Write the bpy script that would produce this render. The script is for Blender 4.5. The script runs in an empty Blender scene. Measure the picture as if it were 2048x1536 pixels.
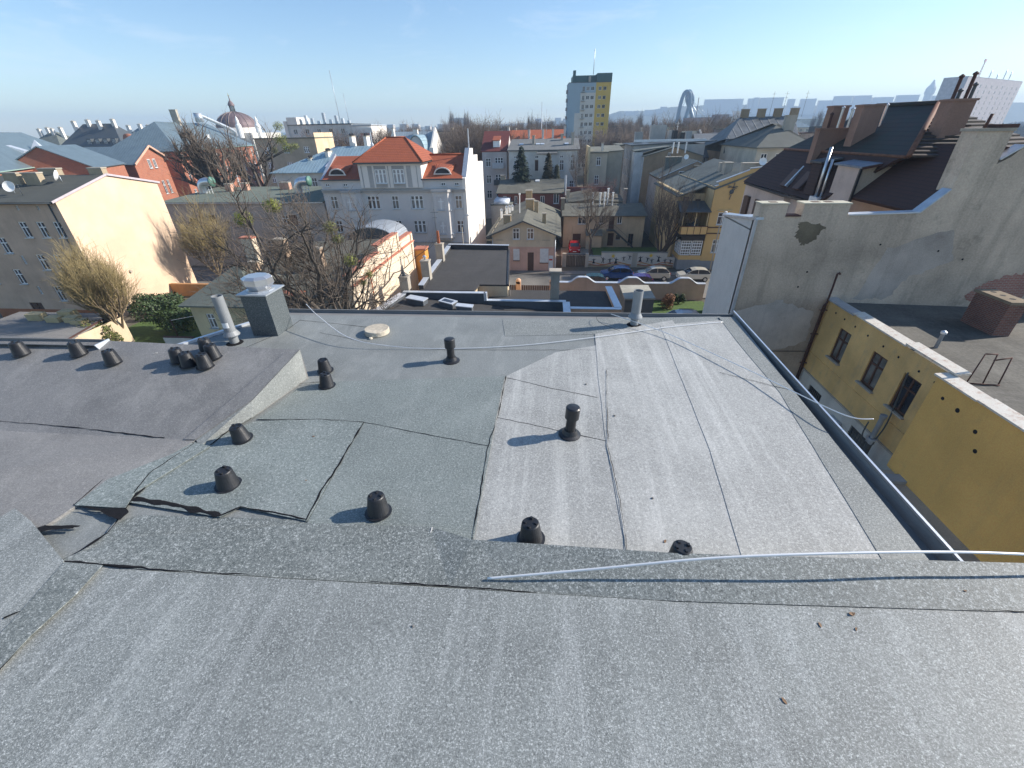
import bpy, math, random
from mathutils import Vector, noise
from mathutils.geometry import tessellate_polygon
S = bpy.context.scene
COL = S.collection
rad = math.radians
# ---------------------------------------------------------------- camera
F, PITCH, ROLL, YAW, HC = 845.0, rad(31.0), 0.02, rad(5.85), 17.0
fw = Vector((-math.sin(YAW)*math.cos(PITCH), math.cos(YAW)*math.cos(PITCH), -math.sin(PITCH)))
r0 = Vector((math.cos(YAW), math.sin(YAW), 0)); u0 = r0.cross(fw)
rt = r0*math.cos(ROLL) - u0*math.sin(ROLL); up = rt.cross(fw)
cam = bpy.data.cameras.new('camera'); camo = bpy.data.objects.new('camera', cam); COL.objects.link(camo)
from mathutils import Matrix
m = Matrix((rt, up, -fw)).transposed().to_4x4(); m.translation = Vector((0, 0, HC)); camo.matrix_world = m
cam.sensor_width = 36; cam.lens = 36*F/2048; cam.clip_start = 0.05; cam.clip_end = 20000
S.camera = camo
def P(px, py, x=None, y=None, z=None):
    """measured photo point -> real position on a known wall / level"""
    d = fw + rt*((px-1024)/F) + up*((768-py)/F)
    t = (z-HC)/d.z if z is not None else (y/d.y if y is not None else x/d.x)
    return Vector((0, 0, HC)) + d*t
# ---------------------------------------------------------------- light
HAZE = .00036
SUN_AZ, SUN_EL = rad(74), rad(29.5)
W = bpy.data.worlds.new('World'); S.world = W; W.use_nodes = True
nt = W.node_tree; nt.nodes.clear()
def nd(nt, typ, **k):
    n = nt.nodes.new(typ)
    for a, v in k.items():
        if a.startswith('i_'):
            key = a[2:]; key = int(key) if key.isdigit() else key
            n.inputs[key].default_value = v
        else: setattr(n, a, v)
    return n
sky = nd(nt, 'ShaderNodeTexSky', sky_type='NISHITA', sun_disc=False, sun_elevation=SUN_EL, sun_rotation=SUN_AZ,
         altitude=60, air_density=1.0, dust_density=0.35, ozone_density=1.7)
bg = nd(nt, 'ShaderNodeBackground'); bg.inputs[1].default_value = 0.118
out = nd(nt, 'ShaderNodeOutputWorld')
tc = nd(nt, 'ShaderNodeTexCoord'); mp = nd(nt, 'ShaderNodeMapping'); mp.inputs['Scale'].default_value = (2.4, 2.4, 9); mp.inputs['Location'].default_value = (.35, .1, 0)
cn = nd(nt, 'ShaderNodeTexNoise', i_Scale=2.1, i_Detail=8, i_Roughness=0.68, i_Distortion=0.6)
cr = nd(nt, 'ShaderNodeValToRGB'); cr.color_ramp.elements[0].position = 0.54; cr.color_ramp.elements[1].position = 0.9
cr.color_ramp.elements[1].color = (0.55, 0.55, 0.55, 1)
mx = nd(nt, 'ShaderNodeMixRGB'); mx.inputs[2].default_value = (6.0, 6.4, 7.0, 1)
L = nt.links.new
L(tc.outputs['Generated'], mp.inputs[0]); L(mp.outputs[0], cn.inputs[0]); L(cn.outputs[0], cr.inputs[0]); L(cr.outputs[0], mx.inputs[0])
hs = nd(nt, 'ShaderNodeHueSaturation', i_Saturation=1.12); L(sky.outputs[0], hs.inputs['Color']); tn = nd(nt, 'ShaderNodeMixRGB', blend_type='MULTIPLY'); tn.inputs[0].default_value = 1; tn.inputs[2].default_value = (.97, 1.0, 1.05, 1); L(hs.outputs[0], tn.inputs[1]); L(tn.outputs[0], mx.inputs[1]); L(mx.outputs[0], bg.inputs[0]); L(bg.outputs[0], out.inputs[0])
sl = bpy.data.lights.new('sun', 'SUN'); sl.energy = 5.0; sl.angle = rad(0.53); sl.color = (1.0, 0.93, 0.84)
so = bpy.data.objects.new('sun', sl); COL.objects.link(so)
sd = Vector((math.sin(SUN_AZ)*math.cos(SUN_EL), math.cos(SUN_AZ)*math.cos(SUN_EL), math.sin(SUN_EL)))
so.rotation_euler = sd.to_track_quat('Z', 'Y').to_euler(); so.location = (0, 0, 60)
S.view_settings.view_transform = 'Standard'; S.view_settings.look = 'None'; S.view_settings.gamma = 1
S.view_settings.exposure = 0.58
S.cycles.max_bounces = 5; S.cycles.diffuse_bounces = 3; S.cycles.glossy_bounces = 2; S.cycles.volume_bounces = 0
S.cycles.transmission_bounces = 2; S.cycles.transparent_max_bounces = 6
# ---------------------------------------------------------------- mesh helper
class MB:
    def __init__(s): s.v = []; s.f = []; s.m = []; s.s = []
    def face(s, pts, mi=0, sm=False):
        b = len(s.v); s.v += [tuple(p) for p in pts]; s.f.append(tuple(range(b, b+len(pts)))); s.m.append(mi); s.s.append(sm); return s
    def idx(s, verts, faces, mi=0, sm=False):
        b = len(s.v); s.v += [tuple(p) for p in verts]
        for f in faces: s.f.append(tuple(b+i for i in f)); s.m.append(mi); s.s.append(sm)
        return s
    def box(s, x0, x1, y0, y1, z0, z1, mi=0):
        if x0 > x1: x0, x1 = x1, x0
        if y0 > y1: y0, y1 = y1, y0
        v = [(x0,y0,z0),(x1,y0,z0),(x1,y1,z0),(x0,y1,z0),(x0,y0,z1),(x1,y0,z1),(x1,y1,z1),(x0,y1,z1)]
        return s.idx(v, [(0,3,2,1),(4,5,6,7),(0,1,5,4),(1,2,6,5),(2,3,7,6),(3,0,4,7)], mi)
    def prism(s, poly, z0, z1, mi=0):
        n = len(poly); v = [(p[0], p[1], z0) for p in poly]+[(p[0], p[1], z1) for p in poly]
        a = sum(poly[i][0]*poly[(i+1)%n][1]-poly[(i+1)%n][0]*poly[i][1] for i in range(n))
        o = 1 if a > 0 else -1
        fs = [tuple(range(n))[::-o], tuple(range(n, 2*n))[::o]]
        for i in range(n):
            j = (i+1) % n; q = (i, j, n+j, n+i); fs.append(q[::o])
        return s.idx(v, fs, mi)
    def slab(s, pts, t, mi=0, d=None):
        pts = [Vector(p) for p in pts]; n = len(pts)
        nr = Vector((0,0,0))
        for i in range(n): nr += pts[i].cross(pts[(i+1)%n])
        nr.normalize(); d = Vector(d) if d else -nr*t
        v = pts+[p+d for p in pts]
        fs = [tuple(range(n)), tuple(range(n, 2*n))[::-1]]+[(i, n+i, n+(i+1)%n, (i+1)%n) for i in range(n)]
        return s.idx(v, fs, mi)
    def bar(s, a, b, w, mi=0, h=None):
        a = Vector(a); b = Vector(b); h = h or w; d = (b-a).normalized()
        q = Vector((0,0,1)) if abs(d.z) < .95 else Vector((0,1,0))
        r = d.cross(q).normalized()*w/2; u = r.cross(d).normalized()*h/2
        v = [a-r-u, a+r-u, a+r+u, a-r+u, b-r-u, b+r-u, b+r+u, b-r+u]
        return s.idx(v, [(0,3,2,1),(4,5,6,7),(0,1,5,4),(1,2,6,5),(2,3,7,6),(3,0,4,7)][::1], mi)
    def tube(s, path, rr, n=8, mi=0, sm=True, cap=True):
        path = [Vector(p) for p in path]; k = len(path)
        if not isinstance(rr, (list, tuple)): rr = [rr]*k
        vs = []; pr = None
        for i, p in enumerate(path):
            d = (path[min(i+1, k-1)]-path[max(i-1, 0)]).normalized()
            if pr is None: pr = d.orthogonal().normalized()
            pr = (pr-d*pr.dot(d)); pr = pr.normalized() if pr.length > 1e-6 else d.orthogonal().normalized()
            w = d.cross(pr)
            for j in range(n):
                a = 2*math.pi*j/n; vs.append(p+(pr*math.cos(a)+w*math.sin(a))*rr[i])
        fs = [(i*n+j, i*n+(j+1)%n, (i+1)*n+(j+1)%n, (i+1)*n+j) for i in range(k-1) for j in range(n)]
        if cap: fs += [tuple(range(n))[::-1], tuple(range((k-1)*n, k*n))]
        return s.idx(vs, fs, mi, sm)
    def lathe(s, prof, n=20, c=(0,0,0), mi=0, sm=False, tilt=None):
        vs = []
        for r, z in prof:
            for j in range(n):
                a = 2*math.pi*j/n; p = Vector((r*math.cos(a), r*math.sin(a), z))
                if tilt: p = tilt @ p
                vs.append(p+Vector(c))
        k = len(prof)
        fs = [(i*n+j, i*n+(j+1)%n, (i+1)*n+(j+1)%n, (i+1)*n+j) for i in range(k-1) for j in range(n)]
        fs += [tuple(range(n))[::-1], tuple(range((k-1)*n, k*n))]
        return s.idx(vs, fs, mi, sm)
    def poly(s, pts, mi=0):
        """flat or gently warped outline, triangulated"""
        vs = [Vector(p) for p in pts]
        for t in tessellate_polygon([[Vector((p.x, p.y, 0)) for p in vs]]):
            a, b, c = [vs[i] for i in t]
            if (b-a).cross(c-a).z < 0: b, c = c, b
            s.face([a, b, c], mi)
        return s
    def build(s, name, mats, parent=None, loc=None, rot=0):
        me = mesh_of(s, name, mats); o = bpy.data.objects.new(name, me); COL.objects.link(o)
        if parent: o.parent = parent
        if loc is not None: o.location = loc
        if rot: o.rotation_euler = (0, 0, rot)
        return o
def mesh_of(s, name, mats):
    me = bpy.data.meshes.new(name); me.from_pydata(s.v, [], s.f)
    if not isinstance(mats, (list, tuple)): mats = [mats]
    for q in mats: me.materials.append(q)
    me.polygons.foreach_set('material_index', s.m); me.polygons.foreach_set('use_smooth', s.s)
    uv = me.uv_layers.new(name='UVMap').data; vv = me.vertices; lp = me.loops
    for p in me.polygons:
        n = p.normal; ax = Vector((0,0,1)).cross(n) if abs(n.z) < .999 else Vector((1,0,0))
        ax.normalize(); ay = n.cross(ax)
        for li in p.loop_indices:
            c = vv[lp[li].vertex_index].co; uv[li].uv = (c.dot(ax), c.dot(ay))
    me.update(); return me
def tag(o, label, cat, group=None, kind=None):
    if label: o['label'] = label
    if cat: o['category'] = cat
    if group: o['group'] = group
    if kind: o['kind'] = kind
    return o
def empty(name, label, cat, loc=(0,0,0), rot=0, group=None):
    o = bpy.data.objects.new(name, None); COL.objects.link(o); o.location = loc; o.rotation_euler = (0,0,rot); o.empty_display_size = .2
    return tag(o, label, cat, group)
def copy_tree(o, parent=None):
    c = o.copy(); COL.objects.link(c); c.parent = parent
    for ch in list(o.children): copy_tree(ch, c)
    return c
# ---------------------------------------------------------------- materials
def newmat(name):
    m = bpy.data.materials.new(name); m.use_nodes = True; return m, m.node_tree, m.node_tree.nodes['Principled BSDF']
def c4(c, k=1): return (c[0]*k, c[1]*k, c[2]*k, 1)
def noi(nt, src, scale, det=4, rough=.55, vec=None, dist=0):
    n = nd(nt, 'ShaderNodeTexNoise', i_Scale=scale, i_Detail=det, i_Roughness=rough, i_Distortion=dist)
    if vec:
        q = nd(nt, 'ShaderNodeMapping'); q.inputs['Scale'].default_value = vec; nt.links.new(src, q.inputs[0]); src = q.outputs[0]
    nt.links.new(src, n.inputs[0]); return n.outputs[0]
def ramp(nt, src, a, b, ca=(0,0,0,1), cb=(1,1,1,1)):
    r = nd(nt, 'ShaderNodeValToRGB'); e = r.color_ramp.elements
    e[0].position = a; e[0].color = ca; e[1].position = b; e[1].color = cb; nt.links.new(src, r.inputs[0]); return r.outputs[0]
def mix(nt, f, a, b, mode='MIX'):
    n = nd(nt, 'ShaderNodeMixRGB', blend_type=mode)
    for i, v in ((0, f), (1, a), (2, b)):
        if isinstance(v, (int, float)): n.inputs[i].default_value = v
        elif isinstance(v, tuple): n.inputs[i].default_value = v
        else: nt.links.new(v, n.inputs[i])
    return n.outputs[0]
def bump(nt, b, h, strength, dist):
    n = nd(nt, 'ShaderNodeBump', i_Strength=strength, i_Distance=dist); nt.links.new(h, n.inputs['Height'])
    nt.links.new(n.outputs[0], b.inputs['Normal'])
MC = {}
def plaster(name, c, dirt=.35, patch=.18, rough=.9, dcol=None, scale=1.0, streak=.5, fine=8):
    if name in MC: return MC[name]
    m, nt, b = newmat(name); src = nd(nt, 'ShaderNodeTexCoord').outputs['Object']
    c = (min(.85,c[0]*1.07), c[1], c[2]*.90); dcol = dcol or (c[0]*.45, c[1]*.43, c[2]*.4)
    col = mix(nt, ramp(nt, noi(nt, src, .35*scale, 5, .6), .38, .66), c4(c, 1-patch), c4(c, 1+patch*.5))
    st = ramp(nt, noi(nt, src, 1.0*scale, 5, .65, (2.2, 2.2, .22)), .50, .80)
    col = mix(nt, mix(nt, dirt*streak*1.4, (0,0,0,1), st), col, c4(dcol))
    bl = ramp(nt, noi(nt, src, 1.3*scale, 8, .72), .56, .78)
    col = mix(nt, mix(nt, dirt, (0,0,0,1), bl), col, c4(dcol))
    fi = noi(nt, src, fine*3, 3, .7)
    col = mix(nt, .16, col, ramp(nt, fi, .3, .7), 'OVERLAY')
    nt.links.new(col, b.inputs['Base Color']); b.inputs['Roughness'].default_value = rough
    b.inputs['Specular IOR Level'].default_value = .25
    bump(nt, b, fi, .35, .02); MC[name] = m; return m
def plain(name, c, rough=.5, metal=0, spec=.5, var=.12, scale=3, bmp=.1):
    if name in MC: return MC[name]
    m, nt, b = newmat(name); src = nd(nt, 'ShaderNodeTexCoord').outputs['Object']
    f = noi(nt, src, scale, 6, .65)
    col = mix(nt, ramp(nt, f, .3, .7), c4(c, 1-var), c4(c, 1+var)); nt.links.new(col, b.inputs['Base Color'])
    b.inputs['Roughness'].default_value = rough; b.inputs['Metallic'].default_value = metal; b.inputs['Specular IOR Level'].default_value = spec
    rr = nd(nt, 'ShaderNodeMapRange'); rr.inputs[3].default_value = max(0, rough-.1); rr.inputs[4].default_value = min(1, rough+.12)
    nt.links.new(f, rr.inputs[0]); nt.links.new(rr.outputs[0], b.inputs['Roughness'])
    if bmp: bump(nt, b, noi(nt, src, scale*12, 3), bmp, .01)
    MC[name] = m; return m
def brickmat(name, c, c2, mortar=(.42,.40,.37), bw=.26, bh=.085, ms=.012, bias=0, soot=.25):
    if name in MC: return MC[name]
    m, nt, b = newmat(name); t = nd(nt, 'ShaderNodeTexCoord'); src = t.outputs['UV']
    br = nd(nt, 'ShaderNodeTexBrick', i_Scale=1.0); br.inputs['Color1'].default_value = c4(c); br.inputs['Color2'].default_value = c4(c2)
    br.inputs['Mortar'].default_value = c4(mortar); br.inputs['Mortar Size'].default_value = ms; br.inputs['Brick Width'].default_value = bw; br.inputs['Row Height'].default_value = bh
    nt.links.new(src, br.inputs[0])
    so_ = ramp(nt, noi(nt, t.outputs['Object'], .7, 6, .7), .45, .75)
    col = mix(nt, mix(nt, soot, (0,0,0,1), so_), br.outputs[0], c4(c, .35)); nt.links.new(col, b.inputs['Base Color'])
    b.inputs['Roughness'].default_value = .9; bump(nt, b, br.outputs['Fac'], -.4, .01); MC[name] = m; return m
def tilemat(name, c, c2, moss=None, mf=.3, tw=.24, th=.34, dark=.35):
    """rows of clay tiles, laid along the slope"""
    if name in MC: return MC[name]
    m, nt, b = newmat(name); t = nd(nt, 'ShaderNodeTexCoord'); src = t.outputs['UV']
    br = nd(nt, 'ShaderNodeTexBrick', i_Scale=1.0); br.offset = 0.0
    br.inputs['Color1'].default_value = c4(c); br.inputs['Color2'].default_value = c4(c2); br.inputs['Mortar'].default_value = c4(c, dark)
    br.inputs['Mortar Size'].default_value = .018; br.inputs['Mortar Smooth'].default_value = .4; br.inputs['Brick Width'].default_value = tw; br.inputs['Row Height'].default_value = th
    nt.links.new(src, br.inputs[0])
    col = mix(nt, .55, br.outputs[0], mix(nt, ramp(nt, noi(nt, t.outputs['Object'], .9, 6, .7), .35, .7), c4(c, .75), c4(c2, 1.15)))
    if moss: col = mix(nt, mix(nt, mf, (0,0,0,1), ramp(nt, noi(nt, t.outputs['Object'], .5, 7, .75), .38, .62)), col, c4(moss))
    sx = nd(nt, 'ShaderNodeSeparateXYZ'); nt.links.new(src, sx.inputs[0])
    def saw(o, p):
        d = nd(nt, 'ShaderNodeMath', operation='DIVIDE'); d.inputs[1].default_value = p; nt.links.new(o, d.inputs[0])
        f = nd(nt, 'ShaderNodeMath', operation='FRACT'); nt.links.new(d.outputs[0], f.inputs[0]); return f.outputs[0]
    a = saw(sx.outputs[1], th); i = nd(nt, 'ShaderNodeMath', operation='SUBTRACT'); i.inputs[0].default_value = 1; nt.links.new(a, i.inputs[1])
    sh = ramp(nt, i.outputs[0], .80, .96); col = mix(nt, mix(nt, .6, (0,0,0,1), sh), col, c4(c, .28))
    nt.links.new(col, b.inputs['Base Color']); b.inputs['Roughness'].default_value = .75
    bump(nt, b, i.outputs[0], .9, .05); MC[name] = m; return m
def seammat(name, c, pitch=.6, rough=.45, metal=.4, var=.15):
    """standing seam sheet metal"""
    if name in MC: return MC[name]
    m, nt, b = newmat(name); t = nd(nt, 'ShaderNodeTexCoord'); sx = nd(nt, 'ShaderNodeSeparateXYZ'); nt.links.new(t.outputs['UV'], sx.inputs[0])
    d = nd(nt, 'ShaderNodeMath', operation='DIVIDE'); d.inputs[1].default_value = pitch; nt.links.new(sx.outputs[0], d.inputs[0])
    f = nd(nt, 'ShaderNodeMath', operation='FRACT'); nt.links.new(d.outputs[0], f.inputs[0])
    pk = nd(nt, 'ShaderNodeValToRGB'); e = pk.color_ramp.elements; e[0].position = 0; e[0].color = (1,1,1,1); e[1].position = .12; e[1].color = (0,0,0,1)
    n = pk.color_ramp.elements.new(.9); n.color = (0,0,0,1); n = pk.color_ramp.elements.new(1); n.color = (1,1,1,1); nt.links.new(f.outputs[0], pk.inputs[0])
    col = mix(nt, ramp(nt, noi(nt, t.outputs['Object'], .6, 6, .7), .3, .7), c4(c, 1-var), c4(c, 1+var))
    col = mix(nt, mix(nt, .45, (0,0,0,1), pk.outputs[0]), col, c4(c, .5)); nt.links.new(col, b.inputs['Base Color'])
    b.inputs['Roughness'].default_value = rough; b.inputs['Metallic'].default_value = metal
    bump(nt, b, pk.outputs[0], 1, .05); MC[name] = m; return m
def felt(name, c, dirt=.4, rough=.9, strips=1.0, lite=None, seamdark=.5, grain=30, sdir=0):
    """bitumen roofing felt in metre-wide strips"""
    if name in MC: return MC[name]
    c = (c[0]*1.05, c[1], c[2]*.9)
    m, nt, b = newmat(name); t = nd(nt, 'ShaderNodeTexCoord'); src = t.outputs['Object']
    col = mix(nt, ramp(nt, noi(nt, src, .5, 7, .7, (1,.5,1)), .3, .72), c4(c, 1-dirt*.6), c4(c, 1+dirt*.45))
    col = mix(nt, mix(nt, .35, (0,0,0,1), ramp(nt, noi(nt, src, 1.1, 6, .7, (.35,2,1)), .52, .75)), col, c4(lite or c, 1.5 if not lite else 1))
    sx = nd(nt, 'ShaderNodeSeparateXYZ'); nt.links.new(t.outputs['UV'], sx.inputs[0])
    d = nd(nt, 'ShaderNodeMath', operation='DIVIDE'); d.inputs[1].default_value = strips; nt.links.new(sx.outputs[sdir], d.inputs[0])
    f = nd(nt, 'ShaderNodeMath', operation='FRACT'); nt.links.new(d.outputs[0], f.inputs[0])
    col = mix(nt, mix(nt, seamdark, (0,0,0,1), ramp(nt, f.outputs[0], .97, .985)), col, c4(c, .45))
    fi = noi(nt, src, grain, 2, .8); col = mix(nt, .25, col, ramp(nt, fi, .3, .7), 'OVERLAY')
    nt.links.new(col, b.inputs['Base Color']); b.inputs['Roughness'].default_value = rough
    bump(nt, b, fi, .4, .01); MC[name] = m; return m
def granule(name, c, lite, dark, mott=.5, streak=.4, spk=.8, sdir=(7, .55, 1), gs=150, rough=.62):
    """close-up mineral granules: pale and dark specks over a mottled ground, scuffed in streaks"""
    m, nt, b = newmat(name); src = nd(nt, 'ShaderNodeTexCoord').outputs['Object']
    col = mix(nt, ramp(nt, noi(nt, src, 1.7, 7, .65), .3, .7), c4(c, 1-.22*mott), c4(c, 1+.25*mott))
    stn = ramp(nt, noi(nt, src, 1.0, 8, .75, sdir, .3), .50, .74)
    col = mix(nt, mix(nt, streak, (0,0,0,1), stn), col, c4(lite))
    sc = ramp(nt, noi(nt, src, 2.3, 9, .8, (.5, 3, 1), 1.0), .60, .72)
    col = mix(nt, mix(nt, streak*.55, (0,0,0,1), sc), col, c4(lite, 1.12))
    dk = ramp(nt, noi(nt, src, .9, 6, .7), .58, .8); col = mix(nt, mix(nt, .35*mott, (0,0,0,1), dk), col, c4(dark, 1.6))
    g1 = mix(nt, .42, noi(nt, src, gs, 2.5, .85), noi(nt, src, gs*.42, 2, .8))
    col = mix(nt, mix(nt, spk, (0,0,0,1), ramp(nt, g1, .525, .63)), col, c4(lite, 1.55))
    col = mix(nt, mix(nt, spk*.95, (0,0,0,1), ramp(nt, g1, .37, .475, (1,1,1,1), (0,0,0,1))), col, c4(dark))
    nt.links.new(col, b.inputs['Base Color']); b.inputs['Roughness'].default_value = rough; b.inputs['Specular IOR Level'].default_value = .5
    bump(nt, b, mix(nt, .5, g1, noi(nt, src, 9, 3)), .55, .006); return m
def glassmat(name, c=(.03,.035,.045), rough=.08):
    m, nt, b = newmat(name); src = nd(nt, 'ShaderNodeTexCoord').outputs['Object']
    col = mix(nt, ramp(nt, noi(nt, src, 1.2, 3), .35, .65), c4(c, .6), c4(c, 1.6)); nt.links.new(col, b.inputs['Base Color'])
    b.inputs['Roughness'].default_value = rough; b.inputs['Specular IOR Level'].default_value = .7; return m
M = dict(
 glass=glassmat('window_glass'), glass2=glassmat('window_glass_curtain', (.16,.155,.14), .15), white=plain('white_frame', (.84,.84,.81), .5, var=.06, bmp=0),
 brown=plain('brown_wood', (.09,.045,.03), .6), darkgrey=plain('dark_grey_paint', (.07,.08,.085), .5), rust=plain('rusty_iron', (.10,.05,.04), .8, .3, var=.3),
 zinc=plain('zinc_sheet', (.50,.54,.58), .42, .55, var=.14), coping=plain('pale_metal_coping', (.62,.66,.70), .4, .35, var=.12, scale=1.2),
 black=plain('black_plastic', (.018,.019,.022), .42, var=.3), pvc=plain('grey_pvc_pipe', (.24,.255,.265), .5, var=.15),
 chrome=plain('galvanised_steel', (.62,.63,.64), .32, .8, var=.1), alu=plain('aluminium_rod', (.80,.80,.79), .4, .3, var=.05, bmp=0),
 bitumen=plain('bitumen_bead', (.011,.011,.013), .9, spec=.2, var=.35, scale=30, bmp=.5), concrete=plaster('concrete', (.42,.40,.36), .4),
 dark=plain('dark_void', (.012,.012,.014), .9), asphalt=felt('asphalt', (.17,.165,.16), .4, strips=50, grain=12),
 bark=plain('bark', (.105,.088,.072), .9, var=.35, scale=6, bmp=.6), twig=plain('twigs', (.14,.11,.085), .85, var=.3, scale=2, bmp=0),
 ftwig=plain('far_twigs', (.15,.115,.09), .9, var=.3, scale=.6, bmp=0), leaf=plain('evergreen_leaf', (.045,.075,.022), .6, var=.4, scale=2, bmp=0),
 mistle=plain('mistletoe_leaf', (.20,.22,.035), .6, var=.35, scale=5, bmp=0), spruce=plain('spruce_needle', (.018,.036,.020), .7, var=.4, scale=1, bmp=0),
 osier=plain('willow_twig', (.30,.235,.11), .85, var=.3, scale=2, bmp=0), grass=plain('lawn', (.07,.12,.025), .9, var=.4, scale=4, bmp=.4),
 tyre=plain('tyre', (.015,.015,.015), .8), cream=plaster('cream_render', (.62,.53,.40)), felt=felt('grey_green_felt', (.155,.165,.150)),
)
# ================================================================ the roof we stand on
ZR = 15.0
G = dict(
 lowdark=granule('felt_weathered_dark', (.190,.202,.194), (.36,.37,.35), (.045,.045,.047), .8, .6, .45, (3,1,1), 180),
 green=granule('felt_blue_green', (.180,.205,.193), (.33,.35,.335), (.035,.05,.05), .7, .35, .7, (3,1.5,1), 130),
 green2=granule('felt_blue_green_new', (.175,.198,.186), (.32,.34,.325), (.032,.045,.047), .7, .4, .7, (3,1.5,1), 180),
 warm=granule('felt_warm_pale', (.325,.325,.305), (.53,.53,.50), (.08,.08,.078), .8, .9, .5, (9,.4,1), 170),
 warm2=granule('felt_warm_grey', (.30,.302,.285), (.50,.50,.47), (.08,.08,.08), .8, .85, .5, (9,.4,1), 170),
 edge=granule('felt_edge_strip', (.19,.20,.188), (.35,.36,.335), (.04,.043,.045), .6, .35, .7, (2,2,1), 190),
 near=granule('felt_near', (.205,.218,.206), (.44,.455,.44), (.035,.038,.041), .8, .6, .75, (7,.8,1), 250, .58),
 band=granule('felt_kerb_band', (.155,.170,.160), (.35,.365,.35), (.024,.031,.032), .6, .3, .85, (2,2,1), 150),
 left=granule('felt_left_roof', (.18,.176,.168), (.33,.32,.30), (.05,.05,.052), .8, .7, .45, (2,1.2,1), 210),
)
home = empty('tenement_building', 'dark grey felt roofed building filling the whole foreground', 'building', (0,0,0))
def zL(y): return ZR + .031 + .27*max(0, y-2.29)
def PL(px, py):
    z = ZR+.15
    for _ in range(25): p = P(px, py, z=z); z = .5*z+.5*(zL(p.y)+.002)
    return p
# walls below and lower roof deck
mb = MB(); mb.prism([(-9,.9),(1.95,.9),(1.95,1.5),(2.1,4.93),(-3.44,4.84),(-3.73,4.49),(-4.13,3.84),(-4.35,3.42),(-9,3.40)], 0, ZR-.02); mb.box(-12, 7, -6, 1.25, 0, ZR-.1); mb.build('wall', plaster('home_render', (.5,.46,.4)), home)
low = MB(); low.poly([(-9,.9,ZR),(1.98,.9,ZR),(1.98,1.5,ZR),(2.13,4.93,ZR),(-3.44,4.86,ZR),(-3.73,4.51,ZR),(-4.13,3.86,ZR),(-4.35,3.42,ZR),(-9,3.4,ZR)])
low.build('roof_deck', G['lowdark'], home)
def sheet(name, pts, z, m, t=.004, conv=None, label=None, wob=.004):
    pp = []
    q = [conv(*p) if conv else P(*p, z=z) for p in pts]
    for i, a in enumerate(q):
        b = q[(i+1) % len(q)]; n = max(1, int((b-a).length/.18))
        for k in range(n):
            p = a.lerp(b, k/n); w = noise.noise_vector(p*5+Vector((z*99,0,0)))*wob*(1 if k else 0)
            pp.append(Vector((p.x+w.x, p.y+w.y, p.z+(0 if not conv else t))))
    mbx = MB(); mbx.poly(pp); n = len(pp)
    for i in range(n):
        a = pp[i]; b = pp[(i+1) % n]; mbx.face([a, b, b-Vector((0,0,t*.95)), a-Vector((0,0,t*.95))])
    o = mbx.build(name, m, home)
    if label: o['label'] = label
    return o
# pale-coloured sheets on the right, blue-green repair sheets on the left
sheet('felt_sheet', [(1010,753),(1110,705),(1195,690),(1215,890),(1262,1120),(930,1120),(975,890)], ZR+.004, G['warm2'], label='warm grey felt sheet beside the blue-green one')
sheet('felt_sheet', [(1190,668),(1345,640),(1500,900),(1530,1130),(1258,1130),(1213,890),(1197,760)], ZR+.007, G['warm'])
sheet('felt_sheet', [(1320,650),(1448,640),(1565,790),(1790,1140),(1492,1140),(1420,900)], ZR+.010, G['warm'], label='palest felt sheet')
sheet('felt_sheet', [(1437,634),(1470,634),(1870,1135),(1765,1120),(1560,785),(1480,690)], ZR+.013, G['edge'], label='blue-grey felt strip along the right gutter')
sheet('felt_sheet', [(1005,640),(1440,633),(1452,641),(1200,668),(1010,672)], ZR+.003, G['edge'])
sheet('felt_sheet', [(600,775),(640,764),(1010,752),(993,830),(944,1095),(606,1060),(725,843),(515,838)], ZR+.012, G['green2'], label='large blue-green felt sheet in the middle of the roof')
sheet('felt_sheet', [(510,842),(640,838),(726,844),(690,905),(614,1042),(480,1014),(440,1034),(255,1004),(350,910),(420,880)], ZR+.016, G['green'], label='blue-green felt sheet under two black vents')
sheet('felt_sheet', [(245,1040),(285,1030),(440,1034),(620,1040),(870,1052),(950,1085),(920,1180),(120,1130)], ZR+.006, G['band'])
# bitumen beads squeezed out along the seams
def bead(pts, z, r=.006, conv=None, name='bitumen_seam', wide=1.0):
    q = [conv(*p) if conv else P(*p, z=z) for p in pts]; path = []; rr = []
    for i in range(len(q)-1):
        n = max(2, int((q[i+1]-q[i]).length/.025))
        for k in range(n):
            p = q[i].lerp(q[i+1], k/n); w = noise.noise_vector(p*14)*.007; path.append(p+Vector((w.x, w.y, 0)))
            rr.append(r*.78*wide*max(.12, .75+1.2*noise.noise(p*9)))
    path.append(q[-1]); rr.append(r*.4)
    b = MB(); n = len(path); vs = []
    for i, p in enumerate(path):
        d = (path[min(i+1,n-1)]-path[max(i-1,0)]); d.z = 0; d.normalize(); s = Vector((-d.y, d.x, 0))*rr[i]
        vs += [p+s, p+Vector((0,0,.0022)), p-s]
    for i in range(n-1):
        for j in range(2): b.idx([vs[i*3+j], vs[i*3+j+1], vs[i*3+4+j], vs[i*3+3+j]], [(0,1,2,3)])
    return b.build(name, M['bitumen'], home)
zb_ = ZR+.0165
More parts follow.
